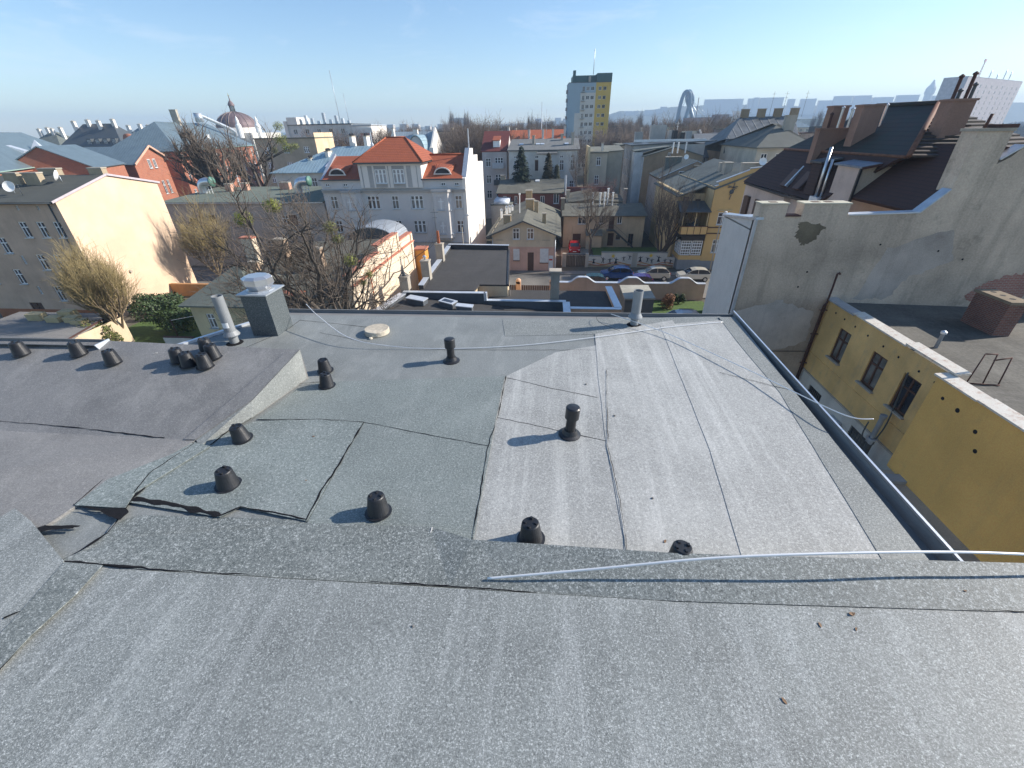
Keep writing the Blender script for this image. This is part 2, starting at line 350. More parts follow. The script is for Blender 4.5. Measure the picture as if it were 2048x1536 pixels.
for pts, z, r in [
  ([(515,840),(640,838),(728,844)], zb_+.001, .004), ([(728,844),(850,868),(978,892)], ZR+.0135, .004), ([(995,835),(1075,852),(1213,882)], ZR+.005, .0035),
  ([(1012,755),(1100,776),(1195,795)], ZR+.005, .003), ([(728,844),(712,870),(680,925),(640,985),(612,1040)], zb_+.001, .009), ([(1012,752),(995,835),(975,895),(958,1000),(944,1080)], ZR+.0135, .005),
  ([(270,996),(350,1010),(440,1031)], zb_+.001, .022), ([(440,1031),(480,1014),(540,1024),(612,1038)], zb_+.001, .008), ([(250,1008),(240,1035),(215,1065),(170,1095),(125,1120)], ZR+.02, .016),
  ([(148,1008),(200,1018),(250,1016)], ZR+.022, .010), ([(205,1020),(240,1030),(255,1005),(290,975)], ZR+.022, .014),
  ([(1213,740),(1216,890),(1240,1000),(1256,1110)], ZR+.012, .003), ([(640,764),(560,770),(500,838)], ZR+.017, .004), ([(745,655),(600,640),(575,660),(480,700)], ZR+.003, .003),
  ([(640,665),(760,690),(900,700),(1200,700)], ZR+.003, .0022), ([(1440,745),(1500,760),(1600,785)], ZR+.0145, .0025)]:
    bead(pts, z, r)
# ---- left roof, a little higher at the back, meeting the lower roof in a torn flashing
A = PL(-260,694); Bk = P(600,700,z=ZR+.3); C1 = P(500,788,z=ZR+.2); D = P(385,886,z=ZR+.03)
lp = [A, Bk, C1, D, P(250,960,z=ZR+.02), P(150,1012,z=ZR+.02), P(75,1062,z=ZR+.02), P(125,1120,z=ZR+.022), P(60,1240,z=ZR+.03), P(-10,1350,z=ZR+.04), P(-260,1560,z=ZR+.05), P(-400,1000,z=ZR+.1)]
g = MB()
# subdivided sheet so the surface can dip and swell
ctr = Vector((sum(p.x for p in lp)/len(lp), sum(p.y for p in lp)/len(lp), 0)); ctr.z = zL(ctr.y)
N = 40; xs = [p.x for p in lp]; ys = [p.y for p in lp]
def lz(x, y):
    return zL(y) + .03 + .012*noise.noise(Vector((x*2, y*2, 3)))
E0 = Vector((-6.8,2.29,ZR+.03)); lp[0] = Vector((-6.8,3.42,zL(3.42)))
for q in (lp[1], lp[2]): q.z = zL(q.y)
lp[3].y = 2.29; lp[3].z = ZR+.03
g.poly([E0]+lp[:4]); g.poly([E0]+lp[3:])
for i in range(len(lp)):
    a = lp[i]; b = lp[(i+1) % len(lp)]
    g.face([a, Vector((a.x,a.y,ZR-.2)), Vector((b.x,b.y,ZR-.2)), b]) if i < 6 or i > 9 else None
o = g.build('upper_left_roof', G['left'], home); o['label'] = 'smoother grey felt roof surface on the left'
# sloping flashing that dresses the step
f = MB(); b1 = P(614,757,z=ZR+.014); b2 = P(505,835,z=ZR+.014); b3 = P(400,893,z=ZR+.014)
def lip(p, k): return p+Vector((.004,-.004,.004*k))
f.face([lip(Bk,1), lip(C1,1), b2, b1]); f.face([lip(C1,1), lip(D,1), b3, b2]); f.build('step_flashing', G['lowdark'], home)
f = MB()
top = [lip(Bk,2), lip(C1,2), lip(D,2)]; inn = [PL(572,704), PL(474,790), PL(368,880)]
for q in inn: q.z += .006
f.poly([inn[0], top[0], top[1], inn[1]]); f.poly([inn[1], top[1], top[2], inn[2]]); f.build('edge_strip', G['left'], home)
sheet('felt_sheet', [(330,872),(388,884),(420,892),(270,985),(250,1016),(148,1010)], ZR+.026, G['green'], label='narrow felt strip covering the end of the step')
bead([(330,872),(280,905),(215,950),(148,1010)], ZR+.026, .006); bead([(330,872),(388,886),(300,945),(268,985)], ZR+.0265, .005); bead([(600,742),(545,775),(520,800),(490,835),(420,890)], ZR+.02, .009)
bead([(602,722),(560,752),(520,778),(470,820)], ZR+.1, .004); bead([(-60,838),(0,842),(150,855),(330,876)], 0, .006, conv=PL); bead([(70,1058),(110,1054),(160,1052)], ZR+.024, .012); bead([(10,1235),(25,1228),(40,1222)], ZR+.04, .006)
for pts in ([(150,1012),(205,1016),(252,1015),(258,1024),(240,1040),(226,1036),(212,1030),(200,1022),(172,1016)], [(72,1056),(90,1050),(150,1052),(148,1056),(100,1060),(78,1062)]):
    mb = MB(); q = []
    for i, a in enumerate(pts):
        c = pts[(i+1) % len(pts)]
        for k in range(5): v = P(a[0]+(c[0]-a[0])*k/5, a[1]+(c[1]-a[1])*k/5, z=ZR+.034); w_ = noise.noise_vector(v*30)*.006; q.append(v+Vector((w_.x,w_.y,0)))
    mb.poly(q); mb.build('bitumen_smear', M['bitumen'], home)
sheet('felt_sheet', [(-150,930),(-10,985),(62,1042),(128,1122),(60,1238),(-12,1345),(-200,1500)], ZR+.036, G['near'], wob=.002)
sheet('felt_sheet', [(128,1124),(205,1130),(150,1190),(60,1272),(-12,1350),(-60,1385),(-60,1330),(30,1235)], ZR+.040, G['band'], wob=.002)
# ---- kerb band and the near roof
crest = [P(-260,1210,z=ZR+.03), P(120,1118,z=ZR+.022), P(250,1075,z=ZR+.022), P(620,1046,z=ZR+.022), P(860,1053,z=ZR+.03), P(945,1079,z=ZR+.06), P(1350,1106,z=ZR+.14), P(2048,1126,z=ZR+.2), P(2500,1138,z=ZR+.24)]
lw = [P(-260,1225,z=ZR+.02), P(128,1124,z=ZR+.02), P(300,1140,z=ZR+.024), P(640,1160,z=ZR+.03), P(900,1174,z=ZR+.045), P(1050,1185,z=ZR+.06), P(1350,1202,z=ZR+.10), P(2048,1224,z=ZR+.155), P(2500,1236,z=ZR+.19)]
k = MB()
for i in range(1, len(crest)-1):
    a, b, c, d = crest[i], crest[i+1], lw[i+1], lw[i]; n = 8
    k.face([d, c, b, a]); bb = Vector((b.x, b.y+.004, ZR-.05)); aa = Vector((a.x, a.y+.004, ZR-.05)); k.face([a, b, bb, aa])
k.build('kerb_band', G['band'], home)
nr = MB(); bot = [P(-10,1350,z=ZR+.03), P(60,1240,z=ZR+.022)]
near = [lw[1]]+lw[2:]+[Vector((4, -1.5, ZR+.2)), Vector((-3, -1.5, ZR+.05)), P(-260,1560,z=ZR+.04), P(-45,1352,z=ZR+.026), P(25,1242,z=ZR+.016), P(100,1130,z=ZR+.014)]
nr.poly([p+Vector((0,0,-.004)) for p in near]); nr.build('near_roof', G['near'], home)
bead([(205,1128),(300,1138),(640,1158),(900,1172)], 0, .006, conv=lambda a, b: P(a, b, z=ZR+.026+.02*max(0,(a-640)/260))); bead([(128,1122),(200,1128),(290,1136)], ZR+.024, .012)
bead([(900,1172),(1050,1183),(1350,1201),(2048,1223)], 0, .003, conv=lambda a, b: P(a, b, z=ZR+.046+.11*((a-900)/1148)))
bead([(200,1132),(150,1190),(60,1270),(-10,1350)], 0, .005, conv=lambda a, b: P(a, b, z=ZR+.027+.012*(200-a)/210))
# metal gutters and edge trims
gt = MB(); e = .10
gt.face([(2.13,4.95,ZR),(1.95,1.2,ZR),(1.97,1.2,ZR-.06),(2.16,4.95,ZR-.06)])
gt.slab([(1.97,1.2,ZR-.055),(2.15,1.2,ZR-.055),(2.22,5.12,ZR-.055),(2.14,5.12,ZR-.055)], .01); gt.slab([(2.14,1.2,ZR-.06),(2.15,1.2,ZR+.035),(2.235,5.15,ZR+.035),(2.225,5.15,ZR-.06)], .006)
gt.bar((2.15,1.2,ZR+.04), (2.235,5.15,ZR+.04), .016, 1); o = gt.build('gutter', [plain('grey_gutter', (.22,.22,.215), .6, .0), M['chrome']], home)
gt = MB(); gt.slab([(-3.50,4.90,ZR-.04),(2.2,4.97,ZR-.04),(2.2,5.12,ZR-.04),(-3.50,5.05,ZR-.04)], .01)
gt.slab([(-3.50,5.05,ZR-.05),(2.23,5.13,ZR-.05),(2.23,5.14,ZR-.004),(-3.50,5.06,ZR-.004)], .006); gt.bar((-3.50,5.055,ZR-.001), (2.235,5.14,ZR-.001), .012)
gt.build('gutter', plain('grey_gutter', (.22,.22,.215), .6, .0), home)
gt = MB(); a = P(-200,672,z=ZR+.335); b = P(212,679,z=ZR+.335)
gt.slab([a, b, b+Vector((0,.02,-.09)), a+Vector((0,.02,-.09))], .006, d=(0,.006,0)); gt.slab([a+Vector((0,-.1,-.02)), a+Vector((0,.02,-.09)), b+Vector((0,.02,-.09)), b+Vector((0,-.1,-.02))], .006)
gt.slab([b+Vector((0,.02,0)), b+Vector((0,-.13,0)), b+Vector((0,-.1,-.08)), b+Vector((0,.02,-.08))], .008, d=(.012,0,0), mi=1); gt.build('gutter', [plain('grey_gutter', (.22,.22,.215), .6, .0), M['coping']], home)
fl = MB()
for a, b in (((-4.13,3.86),(-3.73,4.51)), ((-3.73,4.51),(-3.44,4.88))): fl.bar((a[0],a[1],ZR+.012), (b[0],b[1],ZR+.012), .045, h=.03)
fl.build('edge_flashing', M['coping'], home)
# ---- black cone vents
BLK = plain('dusty_black_plastic', (.016,.0175,.021), .45, var=.5, scale=14)
def cone_vent(p, label, s=1.0, tilt=0, az=0, z=None, group='black cone vents on the felt roof'):
    t = empty('roof_vent', label, 'roof vent', p, az, group); q = Matrix.Rotation(tilt, 3, 'Y')
    b = MB(); prof = [(.080*s,0),(.080*s,.005),(.066*s,.007)]
    n = 16
    for i in range(n): z_ = .009+.115*s*i/n; r = .066*s-.0165*s*i/n; prof += [(r, z_), (r-.0016, z_+.0035*s)]
    prof += [(.049*s,.124*s),(.044*s,.129*s),(.0,.129*s)]
    b.lathe(prof[:-1], 28, (0,0,0), 0, False, q); b.build('body', BLK, t); 
    for a in (0, 1, 2, 3):
        c = MB()
        an = a*math.pi/2+.4; cx, cy = .030*s*math.cos(an), .033*s*math.sin(an)*1.0; h = .139*s if a % 2 else .135*s
        v = [q @ Vector((cx+dx, cy+dy, zz)) for zz in (.124*s, h) for dx, dy in ((-.009,-.006),(.009,-.006),(.009,.006),(-.009,.006))]
        c.idx(v, [(4,5,6,7),(0,1,5,4),(1,2,6,5),(2,3,7,6),(3,0,4,7)]); c.build('cap_lug', M['black'], t)
    return t
g1 = 'black cone vents on the felt roof'
for i, (px, py, lab, s) in enumerate([
   (457,970,'black ribbed cone vent nearest on the left blue-green sheet',1.0),(757,1024,'black ribbed cone vent in the middle foreground on the blue-green sheet',1.0),
   (1062,1078,'black cone vent half against the kerb on the warm grey sheet',1.0),(485,878,'black cone vent beside the torn end of the roof step',.95),
   (651,741,'rear one of two black cone vents standing together right of the roof step',.95),(654,771,'front one of two black cone vents standing together right of the roof step',.95),
   (1357,1128,'black cone vent of which only the top shows behind the kerb',1.0)]):
    cone_vent(P(px, py, z=ZR+.016), lab, s, tilt=(.08 if i != 2 else .04), az=i*1.3)
for px, py, lab in [(45,708,'black cone vent farthest left on the left roof edge'),(160,708,'second black cone vent from the left on the left roof'),(228,725,'black cone vent between the pair at the left edge and the cluster'),
   (359,722,'back left vent of the cluster of five black cones'),(379,730,'middle front vent of the cluster of five black cones'),(412,733,'right front vent of the cluster of five black cones'),
   (428,714,'back right vent of the cluster of five black cones'),(416,702,'rearmost vent of the cluster of five black cones')]:
    p = PL(px, py); cone_vent(p, lab, .95, az=px)
# ---- black pipe vents with caps
def pipe_vent(p, label, h, tl=0):
    t = empty('pipe_vent', label, 'roof vent', p, 0, 'black capped pipe vents'); q = Matrix.Rotation(tl, 3, 'Y')
    b = MB(); b.lathe([(.085,0),(.085,.008),(.06,.018),(.046,.05)], 24, mi=0, tilt=q, sm=False); b.build('base_flange', M['black'], t)
    b = MB(); b.lathe([(.038,.03),(.038,h*.66)], 20, tilt=q, sm=False); b.build('pipe', M['black'], t)
    b = MB(); b.lathe([(.045,h*.6),(.053,h*.62),(.053,h*.97),(.045,h),(.01,h+.004)], 24, tilt=q); b.build('cap', plain('black_cap', (.025,.027,.03), .35, var=.3), t)
pipe_vent(P(903,722,z=ZR), 'slim black capped vent pipe farther back near the gutter', .25); pipe_vent(P(1139,869,z=ZR+.004), 'black capped vent pipe leaning right in the middle of the roof', .255, .06)
# ---- grey plastic stacks
def stack(p, label, h, r, sticker=False):
    t = empty('vent_stack', label, 'vent pipe', p, 0, 'grey plastic vent stacks'); b = MB()
    b.lathe([(r*.86,0),(r*.86,.11),(r*1.05,.115)], 24); b.build('lower_pipe', M['pvc'], t)
    b = MB(); b.lathe([(r*1.5,.10),(r*1.5,.108),(r*1.08,.15)], 24); b.build('collar', M['pvc'], t)
    b = MB(); n = 24; vs = []
    for rr_, z_ in ((r, .15), (r, h), (r*.88, h), (r*.88, h-.2)):
        vs += [(rr_*math.cos(2*math.pi*j/n), rr_*math.sin(2*math.pi*j/n), z_) for j in range(n)]
    b.idx(vs, [(i*n+j, i*n+(j+1) % n, (i+1)*n+(j+1) % n, (i+1)*n+j) for i in range(3) for j in range(n)]); b.lathe([(r*.9,h-.21),(r*.9,h-.2)], 20, mi=1); b.build('pipe', [M['pvc'], M['dark']], t)
    b = MB(); b.lathe([(.09,-.004),(.085,.004),(r*.9,.012)], 20); b.build('bitumen_collar', M['bitumen'], t)
    if sticker:
        b = MB(); n0 = 6
        for j in range(n0):
            a0, a1 = -2.1+.22*j, -2.1+.22*(j+1); rr_ = r+.0008
            b.face([(rr_*math.cos(a0), rr_*math.sin(a0), .2), (rr_*math.cos(a1), rr_*math.sin(a1), .2), (rr_*math.cos(a1), rr_*math.sin(a1), .26), (rr_*math.cos(a0), rr_*math.sin(a0), .26)])
        b.build('sticker', M['white'], t)
    return t
stack(P(470,686,z=ZR), 'grey plastic vent stack with a white sticker beside the clad chimney', .55, .056, True)
stack(P(1268,650,z=ZR), 'grey plastic vent stack alone near the back gutter', .42, .054)
# ---- clad chimney with a metal fan cowl
t = empty('clad_chimney', 'square chimney clad in grey felt with a galvanised fan cowl on top', 'chimney', (-3.29, 4.37, ZR))
b = MB(); b.box(-.15,.15,-.16,.16,0,.485); b.build('shaft', granule('felt_chimney_clad', (.075,.09,.095), (.17,.185,.185), (.02,.025,.03), .4, .2, .7, (2,2,1), 190), t)
b = MB(); b.box(-.175,.175,-.185,.185,.485,.5); b.build('cover_plate', M['zinc'], t)
c = MB()
def octp(r, k=1): return [(r*math.cos(rad(22.5+45*i)), r*k*math.sin(rad(22.5+45*i))) for i in range(8)]
c.prism(octp(.15,.95), .5, .515); c.prism(octp(.165,.95), .575, .64); 
vs = [(x,y,.515) for x, y in octp(.115,.95)]+[(x,y,.575) for x, y in octp(.165,.95)]+[(x,y,.655) for x, y in octp(.13,.95)]
c.idx(vs, [(i,(i+1)%8,8+(i+1)%8,8+i) for i in range(8)]); vs = [(x,y,.64) for x, y in octp(.165,.95)]+[(x,y,.665) for x, y in octp(.12,.95)]
c.idx(vs, [(i,(i+1)%8,8+(i+1)%8,8+i) for i in range(8)]+[tuple(range(8,16))])
for i in range(8):
    x, y = octp(.166,.95)[i]; c.lathe([(.004,.64),(.004,.65)], 6, (x*.95,y*.95,0))
c.build('fan_cowl', M['chrome'], t)
# ---- concrete disc
p = P(755,666,z=ZR+.003); t = empty('concrete_disc', 'round pale concrete cover lying flat near the back gutter', 'concrete cover', p)
b = MB(); b.lathe([(.135,0),(.14,.006),(.14,.052),(.134,.06)], 40); b.build('slab', plaster('pale_concrete', (.52,.49,.43), .5, scale=6), t)
b = MB(); b.lathe([(.024,0),(.02,.012),(.012,.018)], 10, (-.02,-.16,.0)); b.build('chip', plaster('pale_concrete', (.52,.49,.43)), t)
# ---- rods and wires of the lightning conductor
def spline(q, n=12):
    out = []; m_ = len(q)
    for i in range(m_-1):
        a, b, c, d = q[max(i-1,0)], q[i], q[i+1], q[min(i+2,m_-1)]
        for k in range(n):
            t = k/n; out.append(.5*((2*b)+(c-a)*t+(2*a-5*b+4*c-d)*t*t+(3*b-a-3*c+d)*t**3))
    out.append(q[-1]); return out
def rod(pts, r, label, m=M['alu'], grp='loose lightning conductor rods'):
    o = MB().tube(spline([P(a, b, z=z) for a, b, z in pts]), r, 8).build('conductor_rod', m); tag(o, label, 'metal rod', grp); return o
rod([(975,1157,ZR+.065),(1180,1139,ZR+.14),(1430,1116,ZR+.23),(1700,1106,ZR+.28),(1900,1104,ZR+.29),(2060,1109,ZR+.29),(2300,1122,ZR+.27)], .0062, 'thick bright aluminium rod arching over the kerb in the right foreground')
rod([(612,608,ZR+.24),(640,635,ZR+.18),(700,676,ZR+.09),(790,693,ZR+.03),(905,697,ZR+.012),(1050,690,ZR+.012),(1200,673,ZR+.02),(1330,655,ZR+.02),(1446,644,ZR+.015)], .0042, 'long thin rod curving along the back of the roof with its left end raised')
rod([(1222,628,ZR+.09),(1330,665,ZR+.05),(1480,732,ZR+.06),(1560,770,ZR+.08),(1660,818,ZR+.11),(1710,836,ZR+.12),(1747,838,ZR+.13)], .0042, 'thin rod crossing the right corner and sticking out over the courtyard')
rod([(1240,662,ZR+.02),(1200,645,ZR+.05),(1195,632,ZR+.05),(1225,630,ZR+.04)], .002, 'thin dark wire loop beside the lone grey stack', M['bitumen'], None)
# ---- bits lying about
def bit(px, py, z, label, cat, s, c, kind=0, az=0):
    bpy.context.view_layer.update(); d_ = fw + rt*((px-1024)/F) + up*((768-py)/F)
    ok, hp, _n, _i, _o, _m = S.ray_cast(bpy.context.evaluated_depsgraph_get(), Vector((0,0,HC)), d_.normalized())
    p = hp+Vector((0,0,.001)) if ok else P(px, py, z=z); rnd = random.Random(px); b = MB()
    if kind == 0:
        n = 8; vs = [Vector((s*rnd.uniform(.7,1.1)*math.cos(2*math.pi*i/n), .55*s*rnd.uniform(.7,1.1)*math.sin(2*math.pi*i/n), s*rnd.uniform(.05,.35))) for i in range(n)]+[Vector((0,0,s*.12))]
        vs += [v-Vector((0,0,.0015)) for v in vs]
        b.idx(vs, [(i,(i+1)%n,n) for i in range(n)]+[(n+1+(i+1)%n,n+1+i,n+1+n) for i in range(n)])
        nm = 'dry_leaf'
    elif kind == 1:
        b.lathe([(s*.6,0),(s,s*.4),(s*.5,s*.9)], 7); nm = 'pebble'
    else:
        vs = [Vector((-s,-s*.25,.001)), Vector((0,-s*.1,.004)), Vector((s,s*.3,.001)), Vector((s*.8,s*.55,.001)), Vector((-.1*s,s*.2,.004)), Vector((-s,.05*s,.001))]; b.slab(vs, .001); nm = 'paper_scrap'
    o = b.build(nm, c, None, p, az); tag(o, label, cat)
lf = plain('dry_leaf_brown', (.22,.13,.07), .8, var=.3, scale=40); st = plain('small_stone', (.16,.15,.14), .9); pb = plain('pale_scrap', (.62,.60,.55), .8, bmp=0)
zn = lambda a: ZR+.03+.14*max(0,(a-700)/1300)
bit(1703,1228,zn(1703),'curled brown leaf by the kerb at the right','leaf',.017,lf,0,.3); bit(1640,1250,zn(1640),'smaller brown leaf left of the curled one','leaf',.011,lf,0,1.6); bit(1712,1258,zn(1712),'tiny brown leaf below the curled one','leaf',.009,lf,0,1)
bit(1568,1402,zn(1568),'lone brown leaf low in the right foreground','leaf',.012,lf,0,2); bit(1930,1182,zn(1930)+.01,'dark red leaf speck at the far right of the kerb','leaf',.008,lf,0,0); bit(826,1253,zn(826),'dark crumb of bitumen in the middle foreground','debris',.006,st,1)
bit(864,1060,ZR+.035,'narrow white scrap lying on the kerb','scrap',.02,pb,2,1.3); bit(312,707,ZR+.285,'small white scrap on the left roof beyond the cone vents','scrap',.025,pb,2,.2)
bit(627,873,ZR+.018,'small dead leaf on the green sheet','leaf',.012,lf,0,0); bit(612,961,ZR+.018,'pale leaf crumb low on the green sheet','leaf',.008,lf,0,0); bit(1229,832,ZR+.009,'grey pebble right of the leaning vent pipe','pebble',.010,st,1); bit(1305,997,ZR+.009,'dark pebble on the pale sheet','pebble',.008,st,1)
bit(1172,769,ZR+.006,'two-tone pebble above the leaning vent pipe','pebble',.009,st,1); bit(1330,1083,ZR+.01,'curled dry leaf edge near the kerb vent','leaf',.013,lf,0,1)
# ================================================================ building kit
WM = {}
def window_mesh(w, h, kind, fm, gm, sill):
    key = (round(w,2), round(h,2), kind, fm.name, gm.name, sill)
    if key in WM: return WM[key]
    f = MB(); d = .06; t = min(.085, w*.12); y0, y1 = .06, .12
    f.box(0,t,y0,y1,0,h); f.box(w-t,w,y0,y1,0,h); f.box(t,w-t,y0,y1,0,t); f.box(t,w-t,y0,y1,h-t,h)
    def v(x, a=t, b=h-t, k=1): f.box(x-t*.5*k,x+t*.5*k,y0-.01,y1,a,b)
    def hz(z, a=t, b=w-t): f.box(a,b,y0-.012,y1,z-t*.5,z+t*.5)
    if kind == 'cross': v(w/2); hz(h*.66)
    elif kind == 'triple': v(w/3, k=2.4); v(2*w/3, k=2.4); hz(h*.68)
    elif kind == 'double': v(w/2)
    elif kind == 'grid':
        for i in range(1, 4): v(w*i/4, k=.5)
        for i in range(1, 5): hz(h*i/5)
    elif kind == 'bars':
        for i in range(1, 8): f.box(w*i/8-.012,w*i/8+.012,-.03,-.01,0,h)
        for i in range(1, 4): f.box(0,w,-.035,-.015,h*i/4-.012,h*i/4+.012)
    elif kind == 'door': hz(h*.75); v(w/2)
    if sill: f.box(-.08,w+.08,-.14,.06,-.07,0, 1)
    g = MB(); g.box(t,w-t,y1-.02,y1+.02,t,h-t)
    WM[key] = (mesh_of(f, 'window', [fm, M['zinc'] if sill == 1 else M['concrete']]), mesh_of(g, 'pane', gm)); return WM[key]
class B:
    def __init__(s, name, label, x, y, rot=0, cat='building', group=None, z=0):
        s.r = empty(name, label, cat, (x, y, z), rot, group); s.o = {'f': [], 'r': [], 'l': [], 'b': []}; s.w = []; s.rnd = random.Random(len(label)*7+int(x*3)); s.pane = True
    def part(s, name, mb, mats, label=None):
        o = mb.build(name, mats, s.r)
        if label: o['label'] = label
        return o
    def size(s, W, D): s.W, s.D = W, D; return s
    def win(s, side, u, z, w, h, kind='cross', fm=None, sill=1, name='window', glass=None):
        s.o[side].append((u, z, w, h)); s.w.append((side, u, z, w, h, kind, fm or M['white'], sill, name, glass)); return s
    def wins(s, side, us, zs, w, h, kind='cross', **k):
        for z in zs:
            for u in us: s.win(side, u, z, w, h, kind, **k)
        return s
    def frame(s, side):
        return {'f': ((0,0),(1,0),(0,1),0), 'r': ((s.W,0),(0,1),(-1,0),math.pi/2), 'l': ((0,s.D),(0,-1),(1,0),-math.pi/2), 'b': ((s.W,s.D),(-1,0),(0,-1),math.pi)}[side]
    def panel(s, mb, side, L, z0, z1, mi=0, ru=.14):
        (ox, oy), (dx, dy), (nx, ny), _ = s.frame(side)
        hs = [(a, b, a+w, b+h) for a, b, w, h in s.o[side]]
        us = sorted({0, L, *[q for h in hs for q in (h[0], h[2])]}); zs = sorted({z0, z1, *[q for h in hs for q in (h[1], h[3]) if z0 < q < z1]})
        pt = lambda u, z, i=0: (ox+dx*u+nx*i, oy+dy*u+ny*i, z)
        for i in range(len(us)-1):
            for j in range(len(zs)-1):
                cu, cz = (us[i]+us[i+1])/2, (zs[j]+zs[j+1])/2
                if any(h[0] < cu < h[2] and h[1] < cz < h[3] for h in hs): continue
                mb.face([pt(us[i],zs[j]), pt(us[i+1],zs[j]), pt(us[i+1],zs[j+1]), pt(us[i],zs[j+1])], mi)
        for a, b, c, d in hs:
            mb.face([pt(a,b,0),pt(a,b,ru),pt(a,d,ru),pt(a,d,0)], mi); mb.face([pt(c,b,0),pt(c,d,0),pt(c,d,ru),pt(c,b,ru)], mi)
            mb.face([pt(a,d,0),pt(a,d,ru),pt(c,d,ru),pt(c,d,0)], mi); mb.face([pt(a,b,0),pt(c,b,0),pt(c,b,ru),pt(a,b,ru)], mi)
    def walls(s, H, mat, z0=0, sides='frlb', mats=None, ze=None, name='wall', label=None, side_mi=None):
        """ze: extra gable heights, dict side -> [(u, z) ...] outline above H"""
        mb = MB(); s.wm = mats[0] if mats else mat
        for sd_ in sides:
            L_ = s.W if sd_ in 'fb' else s.D; mi = (side_mi or {}).get(sd_, 0); h = H[sd_] if isinstance(H, dict) else H
            s.panel(mb, sd_, L_, z0, h, mi)
            if ze and sd_ in ze:
                (ox, oy), (dx, dy), n_, _ = s.frame(sd_); pts = [(ox+dx*u, oy+dy*u, z) for u, z in ze[sd_]]
                mb.face([(ox,oy,h)]+[(ox+dx*L_,oy+dy*L_,h)]+pts[::-1], mi)
        o = s.part(name, mb, mats or mat, label)
        for sd_, u, z, w, h, kind, fm, sill, nm, gl in s.w:
            (ox, oy), (dx, dy), _, ang = s.frame(sd_)
            gm = gl or (M['glass2'] if s.rnd.random() < .35 else M['glass']); fme, gme = window_mesh(w, h, kind, fm, gm, sill)
            q = bpy.data.objects.new(nm, fme); COL.objects.link(q); q.parent = s.r; q.location = (ox+dx*u, oy+dy*u, z); q.rotation_euler = (0,0,ang)
            pz = bpy.data.objects.new('pane', gme); COL.objects.link(pz); pz.parent = q
        s.w = []; s.o = {'f': [], 'r': [], 'l': [], 'b': []}
        return o
    def gable_y(s, zr, ze, ov=.4, t=.15, rx=.5, zl=None, zrt=None, **k):
        """ridge runs front to back at fraction rx"""
        W_, D_ = s.W, s.D; r = W_*rx; sl = (zr-(zl or ze))/r; sr = (zr-(zrt or ze))/(W_-r); mb = MB()
        mb.slab([(-ov,-ov,(zl or ze)-sl*ov),(r,-ov,zr),(r,D_+ov,zr),(-ov,D_+ov,(zl or ze)-sl*ov)], t); mb.slab([(r,-ov,zr),(W_+ov,-ov,(zrt or ze)-sr*ov),(W_+ov,D_+ov,(zrt or ze)-sr*ov),(r,D_+ov,zr)], t); return mb
    def gable_x(s, zr, ze, ov=.4, t=.15, ry=.5, zb=None, ox=None, oxr=None):
        W_, D_ = s.W, s.D; r = D_*ry; gm_ = getattr(s,'wm',None)
        if gm_ and zr > ze+.5 and ry < .99:
            g_ = MB(); zb_g = zb if zb is not None else ze
            for x_ in (.02, W_-.22): g_.slab([(x_,0.02,ze-.3),(x_,D_-.02,zb_g-.3),(x_,r,zr-.12)], .2, d=(.2,0,0))
            s.part('gable_end', g_, gm_)
        ox = ov if ox is None else ox; oxr = ox if oxr is None else oxr; sf = (zr-ze)/r; zb = zb if zb is not None else ze; sb = (zr-zb)/max(.01, D_-r); mb = MB()
        mb.slab([(-ox,-ov,ze-sf*ov),(W_+oxr,-ov,ze-sf*ov),(W_+oxr,r,zr),(-ox,r,zr)], t)
        if ry < .99: mb.slab([(-ox,r,zr),(W_+oxr,r,zr),(W_+oxr,D_+ov,zb-sb*ov),(-ox,D_+ov,zb-sb*ov)], t)
        return mb
    def hip(s, zr, ze, ov=.4, a=None, b=None, ry=.5, t=.12, al=None, ar=None):
        W_, D_ = s.W, s.D; al = al if al is not None else (a or D_/2); ar = ar if ar is not None else (b or D_/2); mb = MB(); r = D_*ry
        A=(-ov,-ov,ze); B_=(W_+ov,-ov,ze); C=(W_+ov,D_+ov,ze); D=(-ov,D_+ov,ze); R1=(al,r,zr); R2=(W_-ar,r,zr)
        for f in ([A,B_,R2,R1],[B_,C,R2],[C,D,R1,R2],[D,A,R1]): mb.face(f)
        mb.slab([A,B_,C,D], t); return mb
    def chim(s, x, y, w, d, z0, z1, mat, name='chimney', cap=.08, pots=0):
        mb = MB(); mb.box(x,x+w,y,y+d,z0,z1-.12); mb.box(x-cap,x+w+cap,y-cap,y+d+cap,z1-.12,z1,1)
        for i in range(pots): mb.lathe([(.1,z1),(.09,z1+.35)], 8, (x+w*(i+.5)/pots, y+d/2, 0), 1)
        return s.part(name, mb, [mat, M['concrete']])
    def band(s, z, h=.15, d=.12, side='f', m=None, name='cornice', u0=0, u1=None):
        L_ = s.W if side in 'fb' else s.D; u1 = L_ if u1 is None else u1; (ox, oy), (dx, dy), (nx, ny), _ = s.frame(side); mb = MB()
        a = (ox+dx*u0-nx*d, oy+dy*u0-ny*d); b = (ox+dx*u1-nx*d, oy+dy*u1-ny*d); c = (ox+dx*u1, oy+dy*u1); e = (ox+dx*u0, oy+dy*u0)
        mb.prism([a,b,c,e], z, z+h); return s.part(name, mb, m or M['white'])
def addwin(parent, x, y, z, w, h, kind='cross', ang=0, fm=None, glass=None, sill=1, name='window'):
    f, g = window_mesh(w, h, kind, fm or M['white'], glass or M['glass'], sill)
    o = bpy.data.objects.new(name, f); COL.objects.link(o); o.parent = parent; o.location = (x, y, z); o.rotation_euler = (0,0,ang)
    q = bpy.data.objects.new('pane', g); COL.objects.link(q); q.parent = o; return o
